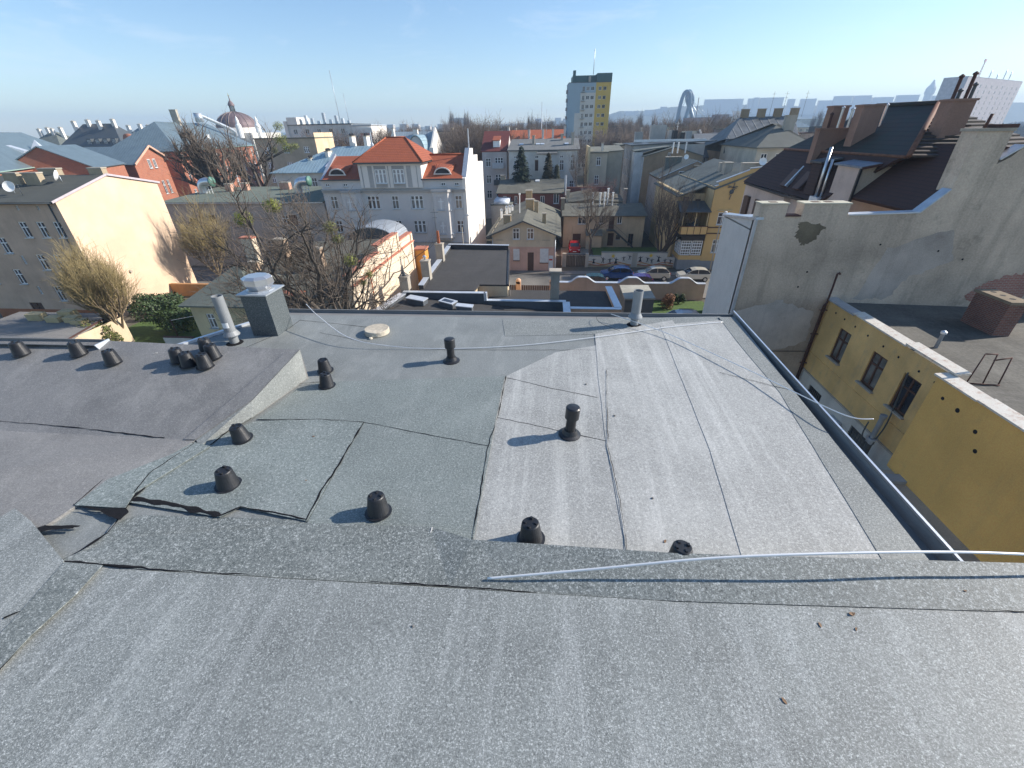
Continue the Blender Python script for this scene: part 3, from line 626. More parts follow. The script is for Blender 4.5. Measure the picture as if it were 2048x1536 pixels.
def face_b(name, label, A, C, z, D, group=None):
    """building whose front top edge runs between two measured points at height z"""
    a = P(*A, z=z); c = P(*C, z=z); b = B(name, label, a.x, a.y, math.atan2(c.y-a.y, c.x-a.x), group=group); b.size(math.hypot(c.x-a.x, c.y-a.y), D); return b
def antenna(parent, x, y, z, h, m=None):
    mb = MB(); mb.tube([(x,y,z),(x,y,z+h)], .03, 5); mb.bar((x-.4,y,z+h*.9),(x+.4,y,z+h*.9), .03); mb.bar((x-.25,y,z+h*.75),(x+.25,y,z+h*.75), .03); return mb.build('aerial', m or M['darkgrey'], parent)
def dish(parent, x, y, z, r=.4, ang=0):
    mb = MB(); mb.lathe([(.02,0),(r*.6,.06),(r,.17),(r,.19),(r*.58,.09),(.02,.03)], 16); o = mb.build('satellite_dish', M['white'], parent); o.location = (x,y,z+.5); o.rotation_euler = (rad(70),0,ang)
    m2 = MB(); m2.tube([(0,0,-.7),(0,0,.0)], .03, 5); m2.build('dish_mast', M['zinc'], parent, (x,y+.1,z+.5)); return o
# ================================================================ right side, close by
YL = plaster('old_yellow_render', (.74,.52,.235), .55, .22, dcol=(.28,.24,.19)); YO = plaster('ochre_render', (.76,.50,.175), .22, .12, dcol=(.33,.26,.16))
WH = plaster('white_render', (.62,.62,.60), .35)
rustcop = plaster('rusty_white_coping', (.70,.70,.67), .9, .08, dcol=(.36,.13,.05), scale=2.2, rough=.6)
y = B('yellow_building', 'old yellow rendered building below the roof edge with rusty white copings', 14.75, 14.9, 0).size(14, 8.26)
for yy, w in ((21.45,.95),(18.80,.98),(16.75,.95)): y.win('l', 23.16-yy-.08 if False else (8.26-(yy-14.9))-.0, 6.45, w, 1.62, 'cross', fm=M['brown'], sill=2)
y.walls(9.0, YL, z0=4.82, sides='l'); 
y.win('l', 1.15, 2.9, 1.25, 1.45, 'bars', fm=M['darkgrey'], sill=0); y.win('l', 5.1, 2.9, 1.5, 1.5, 'bars', fm=M['darkgrey'], sill=0)
mb = MB(); y.o['l'] = list(y.o['l']); y.walls(4.82, WH, z0=0, sides='l', name='lower_wall', label='white painted lower wall')
y.band(5.84, .07, .05, 'l', YL, 'ledge'); y.band(4.78, .08, .06, 'l', M['concrete'], 'ledge')
rf = MB(); rf.slab([(.02,.0,8.8),(14,.0,8.5),(14,8.26,8.5),(.02,8.26,8.8)], .2); rf.slab([(-.2,-14,8.8),(14,-14,8.5),(14,0,8.5),(-.2,0,8.8)], .2); y.part('roof', rf, felt('worn_grey_felt', (.11,.108,.10), .7, lite=(.22,.205,.185), grain=8))
for i, (a, b, zz) in enumerate(((8.26,5.9,9.03),(5.95,2.3,9.10),(2.35,-.25,9.18))):
    mb = MB(); mb.slab([(-.12,b,zz),(.36,b,zz+.05),(.36,a,zz+.05),(-.12,a,zz)], .07); y.part('coping', mb, rustcop if i else M['zinc'])
# nearer block standing 0.45 m proud
mb = MB(); mb.box(-.45,-.21,-14,0,4.6,8.95); mb.box(-.22,6,-14,0,4.6,8.6); y.part('front_block', mb, YO, 'brighter ochre blank wall of the nearer block')
for i, (a, b) in enumerate(((.08,-1.75),(-1.77,-3.7),(-3.72,-6.5),(-6.52,-10))):
    mb = MB(); zz = 9.02+.03*(i % 2); mb.slab([(-.55,b,zz),(-.02,b,zz+.06),(-.02,a,zz+.06),(-.55,a,zz)], .07); y.part('coping', mb, rustcop)
# vent holes and stains
for i, yy in enumerate((22.2,21.4,20.5,19.5,18.4,17.4,16.2,15.35)):
    mb = MB(); mb.lathe([(.055,0),(.05,.012)], 9); o = y.part('vent_hole', mb, M['dark']); o.rotation_euler = (0,-math.pi/2,0); o.location = (-.001, yy-14.9, 8.55-.02*i)
for (py, pz, s_) in ((13.6,8.3,.09),(12.7,8.05,.08),(12.35,7.5,.08),(14.3,8.35,.07)):
    mb = MB(); mb.lathe([(s_,0),(s_*.8,.015)], 9); o = y.part('vent_hole', mb, M['dark']); o.rotation_euler = (0,-math.pi/2,0); o.location = (-.451, py-14.9, pz)
# brick chimney on that roof
t = empty('brick_chimney', 'wide brown brick chimney on the grey felt roof at the right edge', 'chimney', (19.75,19.3,8.5)); mb = MB()
mb.box(0,.7,0,1.75,0,1.65); mb.build('shaft', brickmat('dark_brick', (.24,.085,.055), (.17,.06,.045), (.22,.19,.16), bw=.25, bh=.075, soot=.5), t)
mb = MB(); mb.box(-.07,.77,-.07,1.82,1.65,1.78); mb.build('cap', plaster('mossy_cap', (.26,.22,.17), .8), t)
for k in range(3):
    mb = MB(); mb.lathe([(.11,1.78),(.11,1.785)], 10, (.35,.4+.48*k,0)); mb.build('flue', M['dark'], t)
t = empty('roof_pipe', 'short capped pipe standing behind the white coping', 'vent pipe', (16.3,17.75,8.7)); MB().lathe([(.07,0),(.07,.75)], 12).build('pipe', M['pvc'], t); MB().lathe([(.11,.72),(.11,.8),(.03,.86)], 12).build('cap', M['coping'], t)
t = empty('roof_ladder', 'dark iron ladder hoops hanging over the coping of the yellow building', 'ladder', (0,0,0)); 
for k, (a, b) in enumerate((((15.15,14.68),(15.5,14.98)),((15.75,14.72),(15.9,14.98)),((16.15,14.6),(16.4,14.95)))):
    MB().tube([(a[0],a[1],8.75),(b[0],b[1],9.85-.1*(k==2))], .025, 6).build('stile', M['rust'], t)
MB().tube([(15.5,14.98,9.85),(15.9,14.98,9.85)], .025, 6).build('rung', M['rust'], t); MB().tube([(15.9,14.98,9.6),(16.4,14.95,9.74)], .025, 6).build('rung', M['rust'], t); MB().tube([(15.1,14.66,8.82),(16.2,14.6,8.80)], .025, 6).build('rung', M['rust'], t)
t = empty('drain_pipe', 'rusty drain pipe down the corner between the yellow wall and the grey wall', 'drain pipe', (14.62,23.0,0))
MB().tube([(.12,0,10.35),(.05,0,10.42),(-.02,0,10.36),(.0,0,9.6),(0,0,0)], .05, 8).build('pipe', M['rust'], t); MB().tube([(-.14,-.05,0),(-.14,-.05,8.7),(0,-.05,8.9)], .04, 8).build('pipe', M['rust'], t)
for z_ in (3.2,5.2,7.0,8.4): MB().box(-.25,.12,-.1,.0,z_,z_+.04).build('bracket', M['rust'], t)
# yard: duct, shed roofs
t = empty('exhaust_duct', 'thick grey metal duct rising against the yellow wall', 'duct', (14.15,16.0,0)); MB().lathe([(.13,0),(.13,5.2)], 14).build('lower_pipe', M['darkgrey'], t); MB().lathe([(.17,4.9),(.17,5.1),(.22,5.12),(.22,5.2)], 14).build('flange', M['zinc'], t)
MB().lathe([(.10,5.1),(.10,6.25),(.13,6.27),(.13,6.4)], 14).build('upper_pipe', plain('grey_pipe', (.24,.26,.27), .5), t); MB().tube(spline([Vector((-.3,.2,5.9)), Vector((-.35,.1,5.2)), Vector((-.05,-.15,4.9)), Vector((.1,-.1,5.3)), Vector((.45,.2,6.0)), Vector((.5,.5,8.2))]), .03, 6).build('cable', M['darkgrey'], t)
t = empty('yard_roof', 'low roof at the foot of the ochre block with the courtyard shade painted in black', 'roof', (0,0,0)); MB().box(5.5,14.6,-2,13.6,3.6,4.35).build('roof', plain('painted_shade_felt', (.03,.03,.033), .9), t)  # near-black base colour carries the shade of the courtyard
t = empty('yard_canopy', 'dark flat canopy between thin steel beams down in the courtyard', 'canopy', (9.4,14.8,0))
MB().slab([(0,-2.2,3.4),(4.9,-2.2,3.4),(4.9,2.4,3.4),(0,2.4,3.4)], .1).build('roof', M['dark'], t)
for k, (a, b) in enumerate((((0,-.9),(5,-.7)),((0,.8),(5,.9)),((0,-2.3),(5,-2.3)))): MB().bar((a[0],a[1],3.5), (b[0],b[1],3.5), .16).build('beam', plain('steel_beam', (.30,.34,.38), .5), t)
MB().bar((1.5,2.2,3.6),(4.6,-.6,3.9), .06).build('brace', plain('steel_beam', (.30,.34,.38), .5), t)
t = empty('yard_wall', 'low pale retaining wall at the foot of the ochre block', 'wall', (13.2,8,0)); MB().box(.4,1.25,-6,6.6,4.35,4.6).build('wall', M['concrete'], t); MB().box(-.9,1.1,5.75,6.2,4.2,4.75).build('post', plain('steel_beam', (.30,.34,.38), .5), t)
t = empty('air_conditioner', 'small grey air conditioner on the white lower wall', 'air conditioner', (14.45,19.0,3.5)); MB().box(-.05,.25,-.4,.4,0,.55).build('case', M['zinc'], t); MB().lathe([(.2,0),(.2,.02)], 14).build('fan', M['dark'], t, (-.07,0,.28)).rotation_euler = (0,-math.pi/2,0)
# -------- big grey firewall and the mansard house behind it
GW = plaster('stained_grey_render', (.56,.485,.41), .85, .35, dcol=(.17,.145,.11), scale=.55, fine=4); GL = plaster('rough_grey_render', (.66,.655,.66), .3, .06, scale=2)
YA = 23.2
b = B('grey_firewall_house', 'tall house with a huge stained blank grey wall and dark tiled mansard roof', 0, YA)
def w(x, z): return (x, 0, z)
mb = MB()
out_ = [(10.0,0),(30,0),(30,15.0),(22.6,15.9),(20.4,16.0),(20.1,15.6),(19.62,15.3),(18.6,15.3),(18.5,14.5),(17.35,13.25),(10.0,13.1)]
n = len(out_); vs = [(x,0,z) for x, z in out_]+[(x,.45,z) for x, z in out_]
mb.idx(vs, [tuple(range(n)), tuple(range(n,2*n))[::-1]]+[(i,n+i,n+(i+1)%n,(i+1)%n) for i in range(n)]); b.part('firewall', mb, GW, 'stained grey blank gable wall')
mb = MB(); mb.slab([(18.28,-.01,13.9),(19.62,-.01,13.9),(19.66,-.01,16.62),(18.25,-.01,16.62)], .9, d=(0,.9,0)); b.part('chimney', mb, GW); mb = MB(); mb.box(18.2,19.7,-.06,.95,16.6,16.72); mb.box(19.05,19.75,-.04,.9,16.72,16.86,1); b.part('chimney_cap', mb, [M['concrete'], M['rust']])
mb = MB(); mb.tube([(18.75,.4,16.7),(18.80,.4,17.25)], .06, 8); b.part('chimney_pot', mb, M['rust'])
for x0, x1, zt in ((10.08,11.3,13.74),(12.05,14.15,13.74)):
    mb = MB(); mb.box(x0,x1,-.01,.75,12.9,zt-.06); mb.box(x0-.04,x1+.04,-.05,.79,zt-.06,zt,1); b.part('chimney', mb, [GW, plaster('pale_mossy_cap', (.58,.58,.50), .5)])
    for k in range(1 if x0 < 11 else 2): MB().box(x0+.45+k*.6,x0+.8+k*.6,.2,.5,zt,zt+.012).build('flue', M['rust'], b.r)
for a, c, m_ in (((11.3,13.16),(12.0,13.16),M['rust']), ((14.2,13.2),(17.35,13.3),M['coping']), ((17.35,13.3),(18.25,14.3),M['zinc']), ((19.66,15.5),(20.4,16.05),M['zinc']), ((20.4,16.05),(26,15.6),M['zinc'])):
    mb = MB(); mb.bar((a[0],.22,a[1]), (c[0],.22,c[1]), .56, h=.06); b.part('coping', mb, m_)
# side wall of the light block
mb = MB(); mb.prism([(10.0,.0),(10.0,4.4),(14,4.4),(14,.45),(10.3,.45)], 0, 12.45); mb.slab([(9.93,-.02,13.08),(10.3,-.02,13.1),(10.3,4.5,12.6),(9.9,4.5,12.52)], .12, 1); mb.slab([(10.0,.02,13.0),(10.0,4.4,12.5),(10.0,4.4,12.4),(10.0,.02,12.4)], .02, 0)
mb.slab([(10,.4,12.95),(14,.4,13.0),(14,4.4,12.55),(10,4.4,12.5)], .3, 1); b.part('side_wall', mb, [GL, M['zinc']], 'rough light grey side wall at the left end'); mb = MB(); mb.bar((9.96,-.03,0), (9.96,-.03,13.0), .14); b.part('corner_trim', mb, M['zinc'])
# mansard house: facade x = 17.3, runs back
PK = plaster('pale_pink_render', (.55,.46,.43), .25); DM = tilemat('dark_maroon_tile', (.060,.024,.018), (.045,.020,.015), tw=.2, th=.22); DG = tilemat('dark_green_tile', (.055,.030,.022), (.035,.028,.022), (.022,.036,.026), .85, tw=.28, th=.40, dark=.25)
mb = MB()
mb.prism([(17.35,8),(17.35,12.45),(16.9,12.45),(17.3,21),(28,21),(28,8)], 0, 12.5); b.part('house_wall', mb, PK, 'pinkish rendered house wall')
mb = MB(); mb.bar((17.2,9.3,12.5), (16.78,12.4,12.5), .2, h=.14); mb.bar((16.78,12.4,12.5), (17.2,21,12.5), .2, h=.14); b.part('gutter', mb, M['black'])
for u in (14.2,16.6,19): MB().box(17.0,17.2,u,u+1.0,9.6,11.6).build('window', M['brown'], b.r)
mb = MB(); mb.slab([(17.2,8.3,12.55),(18.6,4.2,15.42),(18.6,17.8,15.3),(17.2,21.2,12.55)][::-1], .15); mb.slab([(17.35,.45,13.28),(20.0,.45,15.9),(20.0,5.5,15.9),(17.35,5.5,13.28)][::-1], .15, 0, d=(0.1,0,-.15))
mb.slab([(17.2,21.2,12.55),(18.6,17.8,15.3),(24,17.8,15.3),(28,21.2,12.55)], .1); mb.slab([(20.0,.45,15.9),(26,.45,14.9),(26,9,14.9),(20.0,5.5,15.9)][::-1], .1); b.part('lower_roof', mb, DM)
mb = MB(); mb.slab([(18.45,17.9,15.28),(18.5,3.9,15.42),(22.3,8.8,17.9),(22.3,14.6,18.0)], .12);  mb.slab([(22.3,8.8,17.9),(26,3.9,15.42),(26,17.9,15.28),(22.3,14.6,18.0)], .12); mb.slab([(18.45,17.9,15.28),(22.3,14.6,18.0),(26,17.9,15.28)], .12)
b.part('upper_roof', mb, DG)
SG_ = tilemat('south_slope_tile', (.10,.065,.045), (.05,.035,.03), (.03,.03,.024), .8, tw=.28, th=.42, dark=.2)  # same roof tile, recoloured for how the sun falls on this slope
for k in range(15):
    f0, f1 = k/15, (k+1)/15; A_ = Vector((18.5,3.9,15.42)); C_ = Vector((26,3.9,15.42)); T_ = Vector((22.3,8.8,17.9)); Lm = Vector((22.2,2.2,15.42)); mb = MB(); q = [A_.lerp(T_,f0)+Vector((0,0,.09)), Lm.lerp(T_,f0)+Vector((0,0,.09)), Lm.lerp(T_,f1), A_.lerp(T_,f1)]; q2 = [Lm.lerp(T_,f0)+Vector((0,0,.09)), C_.lerp(T_,f0)+Vector((0,0,.09)), C_.lerp(T_,f1), Lm.lerp(T_,f1)]; mb.slab(q, .1); mb.slab(q2, .1); b.part('tile_course', mb, SG_)
mb = MB(); mb.tube([(18.5,3.9,15.47),(22.3,8.8,17.96)], .13, 8); b.part('hip_ridge', mb, plain('rusty_ridge', (.16,.075,.045), .8, var=.4)); mb = MB(); mb.tube([(18.42,17.9,15.3),(18.45,4.0,15.42)], .08, 6); b.part('mansard_kerb', mb, plain('rusty_ridge', (.16,.075,.045), .8))
mb = MB(); mb.tube([(22.3,8.8,17.95),(22.3,14.6,18.05)], .12, 8); b.part('ridge_tiles', mb, DG)
# light-walled roof extension with flat metal roof
mb = MB(); mb.box(17.38,21.0,5.5,7.9,11.5,14.85); b.part('extension', mb, [PK], 'pale walled roof extension')
mb = MB(); mb.slab([(17.4,5.485,13.2),(21,5.485,13.2),(21,5.485,14.84),(17.4,5.485,14.84)], .01); b.part('extension_gable', mb, plaster('beige_render', (.40,.36,.31), .4))
mb = MB(); mb.slab([(17.2,5.3,14.88),(21.4,5.3,15.62),(21.4,8.1,15.62),(17.2,8.1,14.9)], .1); b.part('extension_roof', mb, seammat('blue_grey_sheet', (.22,.27,.33), .8)); mb = MB(); mb.bar((17.25,5.25,14.8),(21.4,5.25,15.55), .06, h=.12); b.part('barge_board', mb, M['rust']); mb = MB(); mb.bar((17.3,5.42,14.8),(17.3,5.42,12), .12); b.part('drain_pipe', mb, M['black'])
bw, bp = window_mesh(1.15, 2.1, 'door', M['white'], M['glass'], 0); o = bpy.data.objects.new('window', bw); COL.objects.link(o); o.parent = b.r; o.location = (17.36,7.4,11.6); o.rotation_euler = (0,0,-math.pi/2); q = bpy.data.objects.new('pane', bp); COL.objects.link(q); q.parent = o
# dormers and flues on the west slope
for (yy, m_) in ((13.2,M['zinc']),(11.2,DM)):
    mb = MB(); mb.slab([(17.35,yy,12.9),(17.35,yy+1.0,12.9),(18.5,yy+1.0,14.6),(18.5,yy,14.6)][::1], .03, d=(-.25,0,.15)); b.part('dormer', mb, [M['brown']]); mb = MB(); mb.slab([(17.2,yy-.1,13.0),(17.2,yy+.08,13.0),(18.4,yy+.08,14.7),(18.4,yy-.1,14.7)], .2, d=(-.15,0,.1)); b.part('dormer_cheek', mb, m_)
mb = MB(); mb.slab([(17.0,9.2,14.9),(17.0,10.6,14.9),(18.6,10.6,15.2),(18.6,9.2,15.2)][::-1], .1); mb.box(17.15,18.5,9.3,10.5,12.9,14.8, 1); b.part('dormer', mb, [M['darkgrey'], DM])
for (px, pz0, pz1, r_) in ((0,12.6,15.75,.09),(.15,12.6,15.1,.07)):
    mb = MB(); mb.tube([(17.1+px,8.75-px*2,pz0),(17.1+px,8.75-px*2,pz1)], r_, 10); b.part('metal_flue', mb, M['chrome'])
mb = MB(); mb.box(16.95,17.6,8.2,9.2,12.3,12.9); b.part('flue_box', mb, M['coping'])
BC = plaster('brown_chimney_render', (.30,.20,.165), .4, dcol=(.12,.08,.07))
for (x0, x1, y0, y1, z0, zt) in ((19.0,20.2,10.2,11.0,15.0,18.0),(17.9,20.0,12.3,12.9,14.6,16.75),(18.6,19.6,12.8,13.6,15,18.05),(20.4,21.5,5.1,6.0,14.4,18.0)):
    mb = MB(); mb.box(x0,x1,y0,y1,z0,zt-.1); mb.box(x0-.06,x1+.06,y0-.06,y1+.06,zt-.1,zt,0); b.part('chimney', mb, BC)
for (x, y_, z0, z1, m_) in ((19.1,12.6,16.7,17.85,M['chrome']),(19.75,12.6,16.7,17.75,M['chrome']),(18.5,12.6,16.7,17.5,M['rust']),(20.7,10.8,16.4,17.9,M['chrome']),(20.5,5.4,18,18.9,M['rust']),(21.1,5.4,18,19.0,M['rust']),(20.8,5.5,18,18.3,M['darkgrey']),(21.4,5.5,18,18.55,M['darkgrey'])):
    mb = MB(); mb.lathe([(.08,z0),(.08,z1),(.12,z1+.02),(.12,z1+.08),(.02,z1+.16)], 10, (x,y_,0)); b.part('flue_pipe', mb, m_)
# patches on the firewall: bare brick, an old painted field, cement repairs, cables
def patch(name, pts, m_, d, lab):
    rnd = random.Random(len(pts)*3+int(pts[0][0])); q = []
    for i, a in enumerate(pts):
        c = pts[(i+1) % len(pts)]; n = 9
        for k in range(n): f_ = k/n; q.append((a[0]+(c[0]-a[0])*f_+rnd.gauss(0,.05), a[1]+(c[1]-a[1])*f_+rnd.gauss(0,.05)))
    mb = MB(); mb.v = [(x,-d,z) for x, z in q]; n = len(q)
    for t_ in tessellate_polygon([[Vector((x,z,0)) for x, z in q]]): mb.f.append(tuple(t_)); mb.m.append(0); mb.s.append(False)
    o = b_fw_part(name, mb, m_); o['label'] = lab
def b_fw_part(name, mb, m_):
    par = [o for o in bpy.data.objects if o.name == 'grey_firewall_house'][0]; return mb.build(name, m_, par)
patch('bare_brick', [(21.3,9.2),(21.9,9.9),(22.6,10.3),(24,10.5),(24,9.0),(21.6,8.95)], brickmat('soft_red_brick', (.42,.17,.11), (.36,.14,.10), (.42,.35,.30), soot=.4), .012, 'patch of bare red brick')
patch('old_paint_field', [(16.0,9.0),(16.6,11.6),(19.2,12.6),(19.9,11.0),(18.2,10.2),(17.6,9.0)], plaster('cool_grey_repair', (.455,.42,.395), .6, .25), .006, 'cooler grey repaired field')
patch('damp_stain', [(12.0,12.9),(13.4,12.7),(13.0,12.0),(12.5,11.7),(12.1,12.2)], plaster('damp_dark_render', (.20,.175,.13), .6, .3, scale=2), .006, 'dark damp stain under the chimney')
patch('cement_repair', [(10.2,8.2),(12.4,8.8),(14.2,8.2),(14.4,6.4),(12.2,5.6),(10.2,6.0)], plaster('paler_repair', (.50,.47,.44), .6, .25), .005, 'paler cement repair')
mb = MB()
for x, z in ((13.2,10.4),(16.2,11.8),(19.0,11.5),(20.3,11.1),(13.0,9.6)): mb = MB(); mb.lathe([(.05,0),(.04,.01)], 8); o = b_fw_part('vent_hole', mb, M['dark']); o.location = (x,-.012,z); o.rotation_euler = (math.pi/2,0,0)
mb = MB(); mb.tube(spline([Vector((10.2,-.04,5.9)),Vector((12,-.04,5.8)),Vector((14.6,-.04,5.85))],6), .02, 5); b_fw_part('cable', mb, M['black'])
# ================================================================ ground and street
def struct(name, mb, m, loc=None): o = mb.build(name, m, None, loc); o['kind'] = 'structure'; return o
gm = plaster('town_ground', (.13,.125,.105), .5, .35, dcol=(.07,.085,.04), scale=.12, fine=1)
mb = MB(); mb.face([(-6000,-300,0),(6000,-300,0),(6000,9000,0),(-6000,9000,0)]); struct('ground', mb, gm)
mb = MB(); mb.face([(-90,50.2,.012),(60,50.2,.012),(60,57.3,.012),(-90,57.3,.012)]); struct('street', mb, felt('street_asphalt', (.19,.185,.18), .35, strips=80, grain=10))
mb = MB(); mb.box(-90,60,57.3,58.8,0,.12); struct('pavement', mb, plaster('pavement_slabs', (.22,.21,.20), .4, scale=2)); mb = MB(); mb.box(-90,60,48.4,50.2,0,.12); struct('pavement', mb, plaster('pavement_slabs', (.22,.21,.20), .4))
mb = MB(); mb.face([(-40,14,.008),(9,14,.008),(9,47.7,.008),(-40,47.7,.008)]); struct('courtyard', mb, plaster('yard_ground', (.12,.11,.095), .5))
mb = MB(); mb.face([(10.2,33,.02),(17,33,.02),(17,47.6,.02),(10.2,47.6,.02)]); struct('lawn', mb, M['grass']); mb = MB(); mb.face([(6.2,62.0,.3),(16.5,62.0,.3),(16.5,72.0,.3),(6.2,72.0,.3)]); struct('lawn', mb, M['grass'])
mb = MB(); mb.face([(1.2,61.8,.05),(5.9,61.8,.05),(5.9,72.6,.05),(1.2,72.6,.05)]); struct('driveway', mb, plaster('pale_paving', (.36,.33,.28), .4))
mb = MB(); mb.face([(-44,30,.02),(-26,30,.02),(-26,50,.02),(-44,50,.02)]); struct('yard_grass', mb, M['grass'])
# ================================================================ roofs just beyond our gutter
FB = felt('dark_new_felt', (.052,.052,.055), .4, strips=1.0, grain=14, seamdark=.3, sdir=0)
d = B('workshop_building', 'flat dark felt roofed workshop with chimneys along its left edge', 0, 0)
pl = [(-11.6,35.2),(-6.9,35.2),(-6.7,36.9),(-4.0,36.9),(-5.2,50.2),(-12.3,50.6)]
mb = MB(); mb.prism(pl, 0, 4.95); d.part('wall', mb, M['cream']); mb = MB(); mb.prism([(x+(.15 if x > -8 else 0), y) for x, y in pl], 4.96, 5.1); d.part('roof', mb, FB)
mb = MB(); mb.bar((-12.3,50.3,5.3), (-5.2,49.9,5.3), .35, h=.55); d.part('parapet', mb, FB); mb = MB(); mb.bar((-12.35,50.3,5.6), (-5.15,49.9,5.6), .42, h=.05); d.part('coping', mb, M['coping'])
for a, c in (((-12.3,50.4),(-12.0,45.4)),((-11.9,44.0),(-11.7,38.9)),((-11.65,37.7),(-11.5,35.4))):
    mb = MB(); mb.bar((a[0],a[1],5.25), (c[0],c[1],5.25), .4, h=.35); mb.bar((a[0],a[1],5.45), (c[0],c[1],5.45), .5, 1, h=.05); d.part('edge_parapet', mb, [FB, M['coping']])
mb = MB(); mb.bar((-4.0,36.9,5.1),(-5.2,49.7,5.1), .1, 0, h=.12); mb.tube([(-3.85,37.1,4.9),(-3.85,37.1,0)], .05, 6); d.part('eaves_gutter', mb, M['black'])
CG = plaster('grey_chimney_render', (.42,.41,.38), .5)
for (x, yy, z1, lab) in ((-11.75,38.25,6.9,0),(-12.0,44.7,6.95,1),(-13.0,35.6,6.2,2)):
    d.chim(x-.35,yy-.35,.75,.75,4.6 if lab != 2 else 0,z1,CG,cap=.05)
mb = MB(); mb.lathe([(.16,6.95),(.13,8.2)], 12, (-12.0,44.7,0)); d.part('clay_pot', mb, plaster('clay_red', (.36,.13,.07), .3)); mb = MB(); mb.lathe([(.12,6.9),(.12,7.15),(.2,7.2),(.05,7.35)], 10, (-11.75,38.25,0)); d.part('metal_pot', mb, M['chrome'])
mb = MB()
for i in range(8): mb.slab([(-13+.05*math.cos(i*.785),35.6+.05*math.sin(i*.785),6.6), (-13+.4*math.cos(i*.785-.15),35.6+.4*math.sin(i*.785-.15),6.28), (-13+.4*math.cos(i*.785+.25),35.6+.4*math.sin(i*.785+.25),6.28)], .02)
mb.lathe([(.1,6.2),(.1,6.7),(.02,6.9)], 8, (-13,35.6,0)); d.part('rain_cowl', mb, M['darkgrey']); antenna(d.r, -12.2, 44.9, 6.9, 3.4)
# low annex with parapets
a = B('annex_building', 'low dark roofed annex with pale metal parapet copings just past our back gutter', 0, 0)
PE = plaster('peach_render', (.66,.44,.31), .2); KD = plaster('dark_blue_grey_upstand', (.10,.12,.15), .3)
mb = MB(); mb.prism([(-13.5,20),(1.4,20),(1.4,34.9),(-13.0,34.9)], 0, 3.4); mb.prism([(1.4,33.2),(5.5,33.2),(5.3,38.9),(-5.7,38.9),(-5.7,35.0),(1.4,35.0)], 0, 3.95); a.part('wall', mb, PE)
mb = MB(); mb.slab([(-13.5,20,4.55),(1.0,20,3.5),(1.0,34.8,3.5),(-13.0,34.8,4.7)], .05); mb.slab([(1.0,33.5,3.98),(5.2,33.5,3.98),(5.1,38.85,3.98),(-5.7,38.85,3.98),(-5.7,35.0,3.98),(1.0,35.0,3.98)], .02); a.part('roof', mb, FB)
def para(pts, z, w=.35, zb=3.4, m=KD):
    for p, q in zip(pts, pts[1:]):
        mb = MB(); mb.bar((p[0],p[1],(z+zb)/2), (q[0],q[1],(z+zb)/2), w, h=z-zb); a.part('parapet', mb, m)
        mb = MB(); mb.bar((p[0],p[1],z+.025), (q[0],q[1],z+.025), w+.1, h=.05); a.part('coping', mb, M['coping'])
para([(-13.0,34.9),(-5.75,34.9)], 5.0); para([(-5.7,34.9),(1.2,34.9)], 4.35); para([(-13.9,30.0),(-13.0,34.75)], 4.9, .6); para([(1.22,34.7),(1.4,20)], 4.35, .5); para([(1.5,33.35),(5.65,33.35)], 4.35, .35, 2, PE); para([(5.45,33.5),(5.2,39.0)], 4.35, .5, 2, PE)
mb = MB(); mb.box(-5.85,-5.6,34.7,35.1,4.35,5.05); a.part('parapet_step', mb, M['coping'])
for (px, py, px2, py2, h, lab) in ((826,606,850,612,.45,'skylight'),):
    pass
def sky_(px, py, L_, W_, h, rot, glass=True, nm='roof_skylight'):
    p = P(px, py, z=4.1); p = P(px, py, z=4.68-1.18*(p.x+13)/14); p.z -= .05; mb = MB(); mb.box(-L_/2,L_/2,-W_/2,W_/2,0,h); o = mb.build(nm, KD, a.r, p, rot)
    mb = MB(); mb.slab([(-L_/2-.05,-W_/2-.05,h+.12),(L_/2+.05,-W_/2-.05,h+.01),(L_/2+.05,W_/2+.05,h+.01),(-L_/2-.05,W_/2+.05,h+.12)], .07); mb.build('frame', M['coping'], o)
    if glass: mb = MB(); mb.slab([(-L_/2+.15,-W_/2+.15,h+.125),(L_/2-.15,-W_/2+.15,h+.03),(L_/2-.15,W_/2-.15,h+.03),(-L_/2+.15,W_/2-.15,h+.125)], .02); mb.build('pane', M['glass'], o)
sky_(835,606,1.6,.75,.45,-.25,False); sky_(897,612,1.25,.8,.45,-.35); sky_(930,622,1.3,.6,.5,-.02,False)
a.chim(-.15,35.3,.75,.7,3.9,6.85,plaster('concrete_chimney', (.30,.30,.28), .35),cap=.14)
# grey metal kiosk
t = empty('utility_kiosk', 'boxy grey rendered kiosk with a pale flat roof behind the lone vent stack', 'kiosk', (0,0,0)); mb = MB(); q = [P(1241,571,z=3),P(1295,571,z=3),P(1309,596,z=3),P(1251,597,z=3)]
mb.prism([(p.x,p.y) for p in q], 0, 2.85); mb.build('wall', plaster('kiosk_grey', (.20,.22,.23), .25), t); mb = MB(); c = sum((p for p in q), Vector())/4; mb.prism([(c.x+(p.x-c.x)*1.06, c.y+(p.y-c.y)*1.06) for p in q], 2.86, 3.02); mb.build('roof', plaster('kiosk_roof', (.42,.43,.40), .35, .2), t)
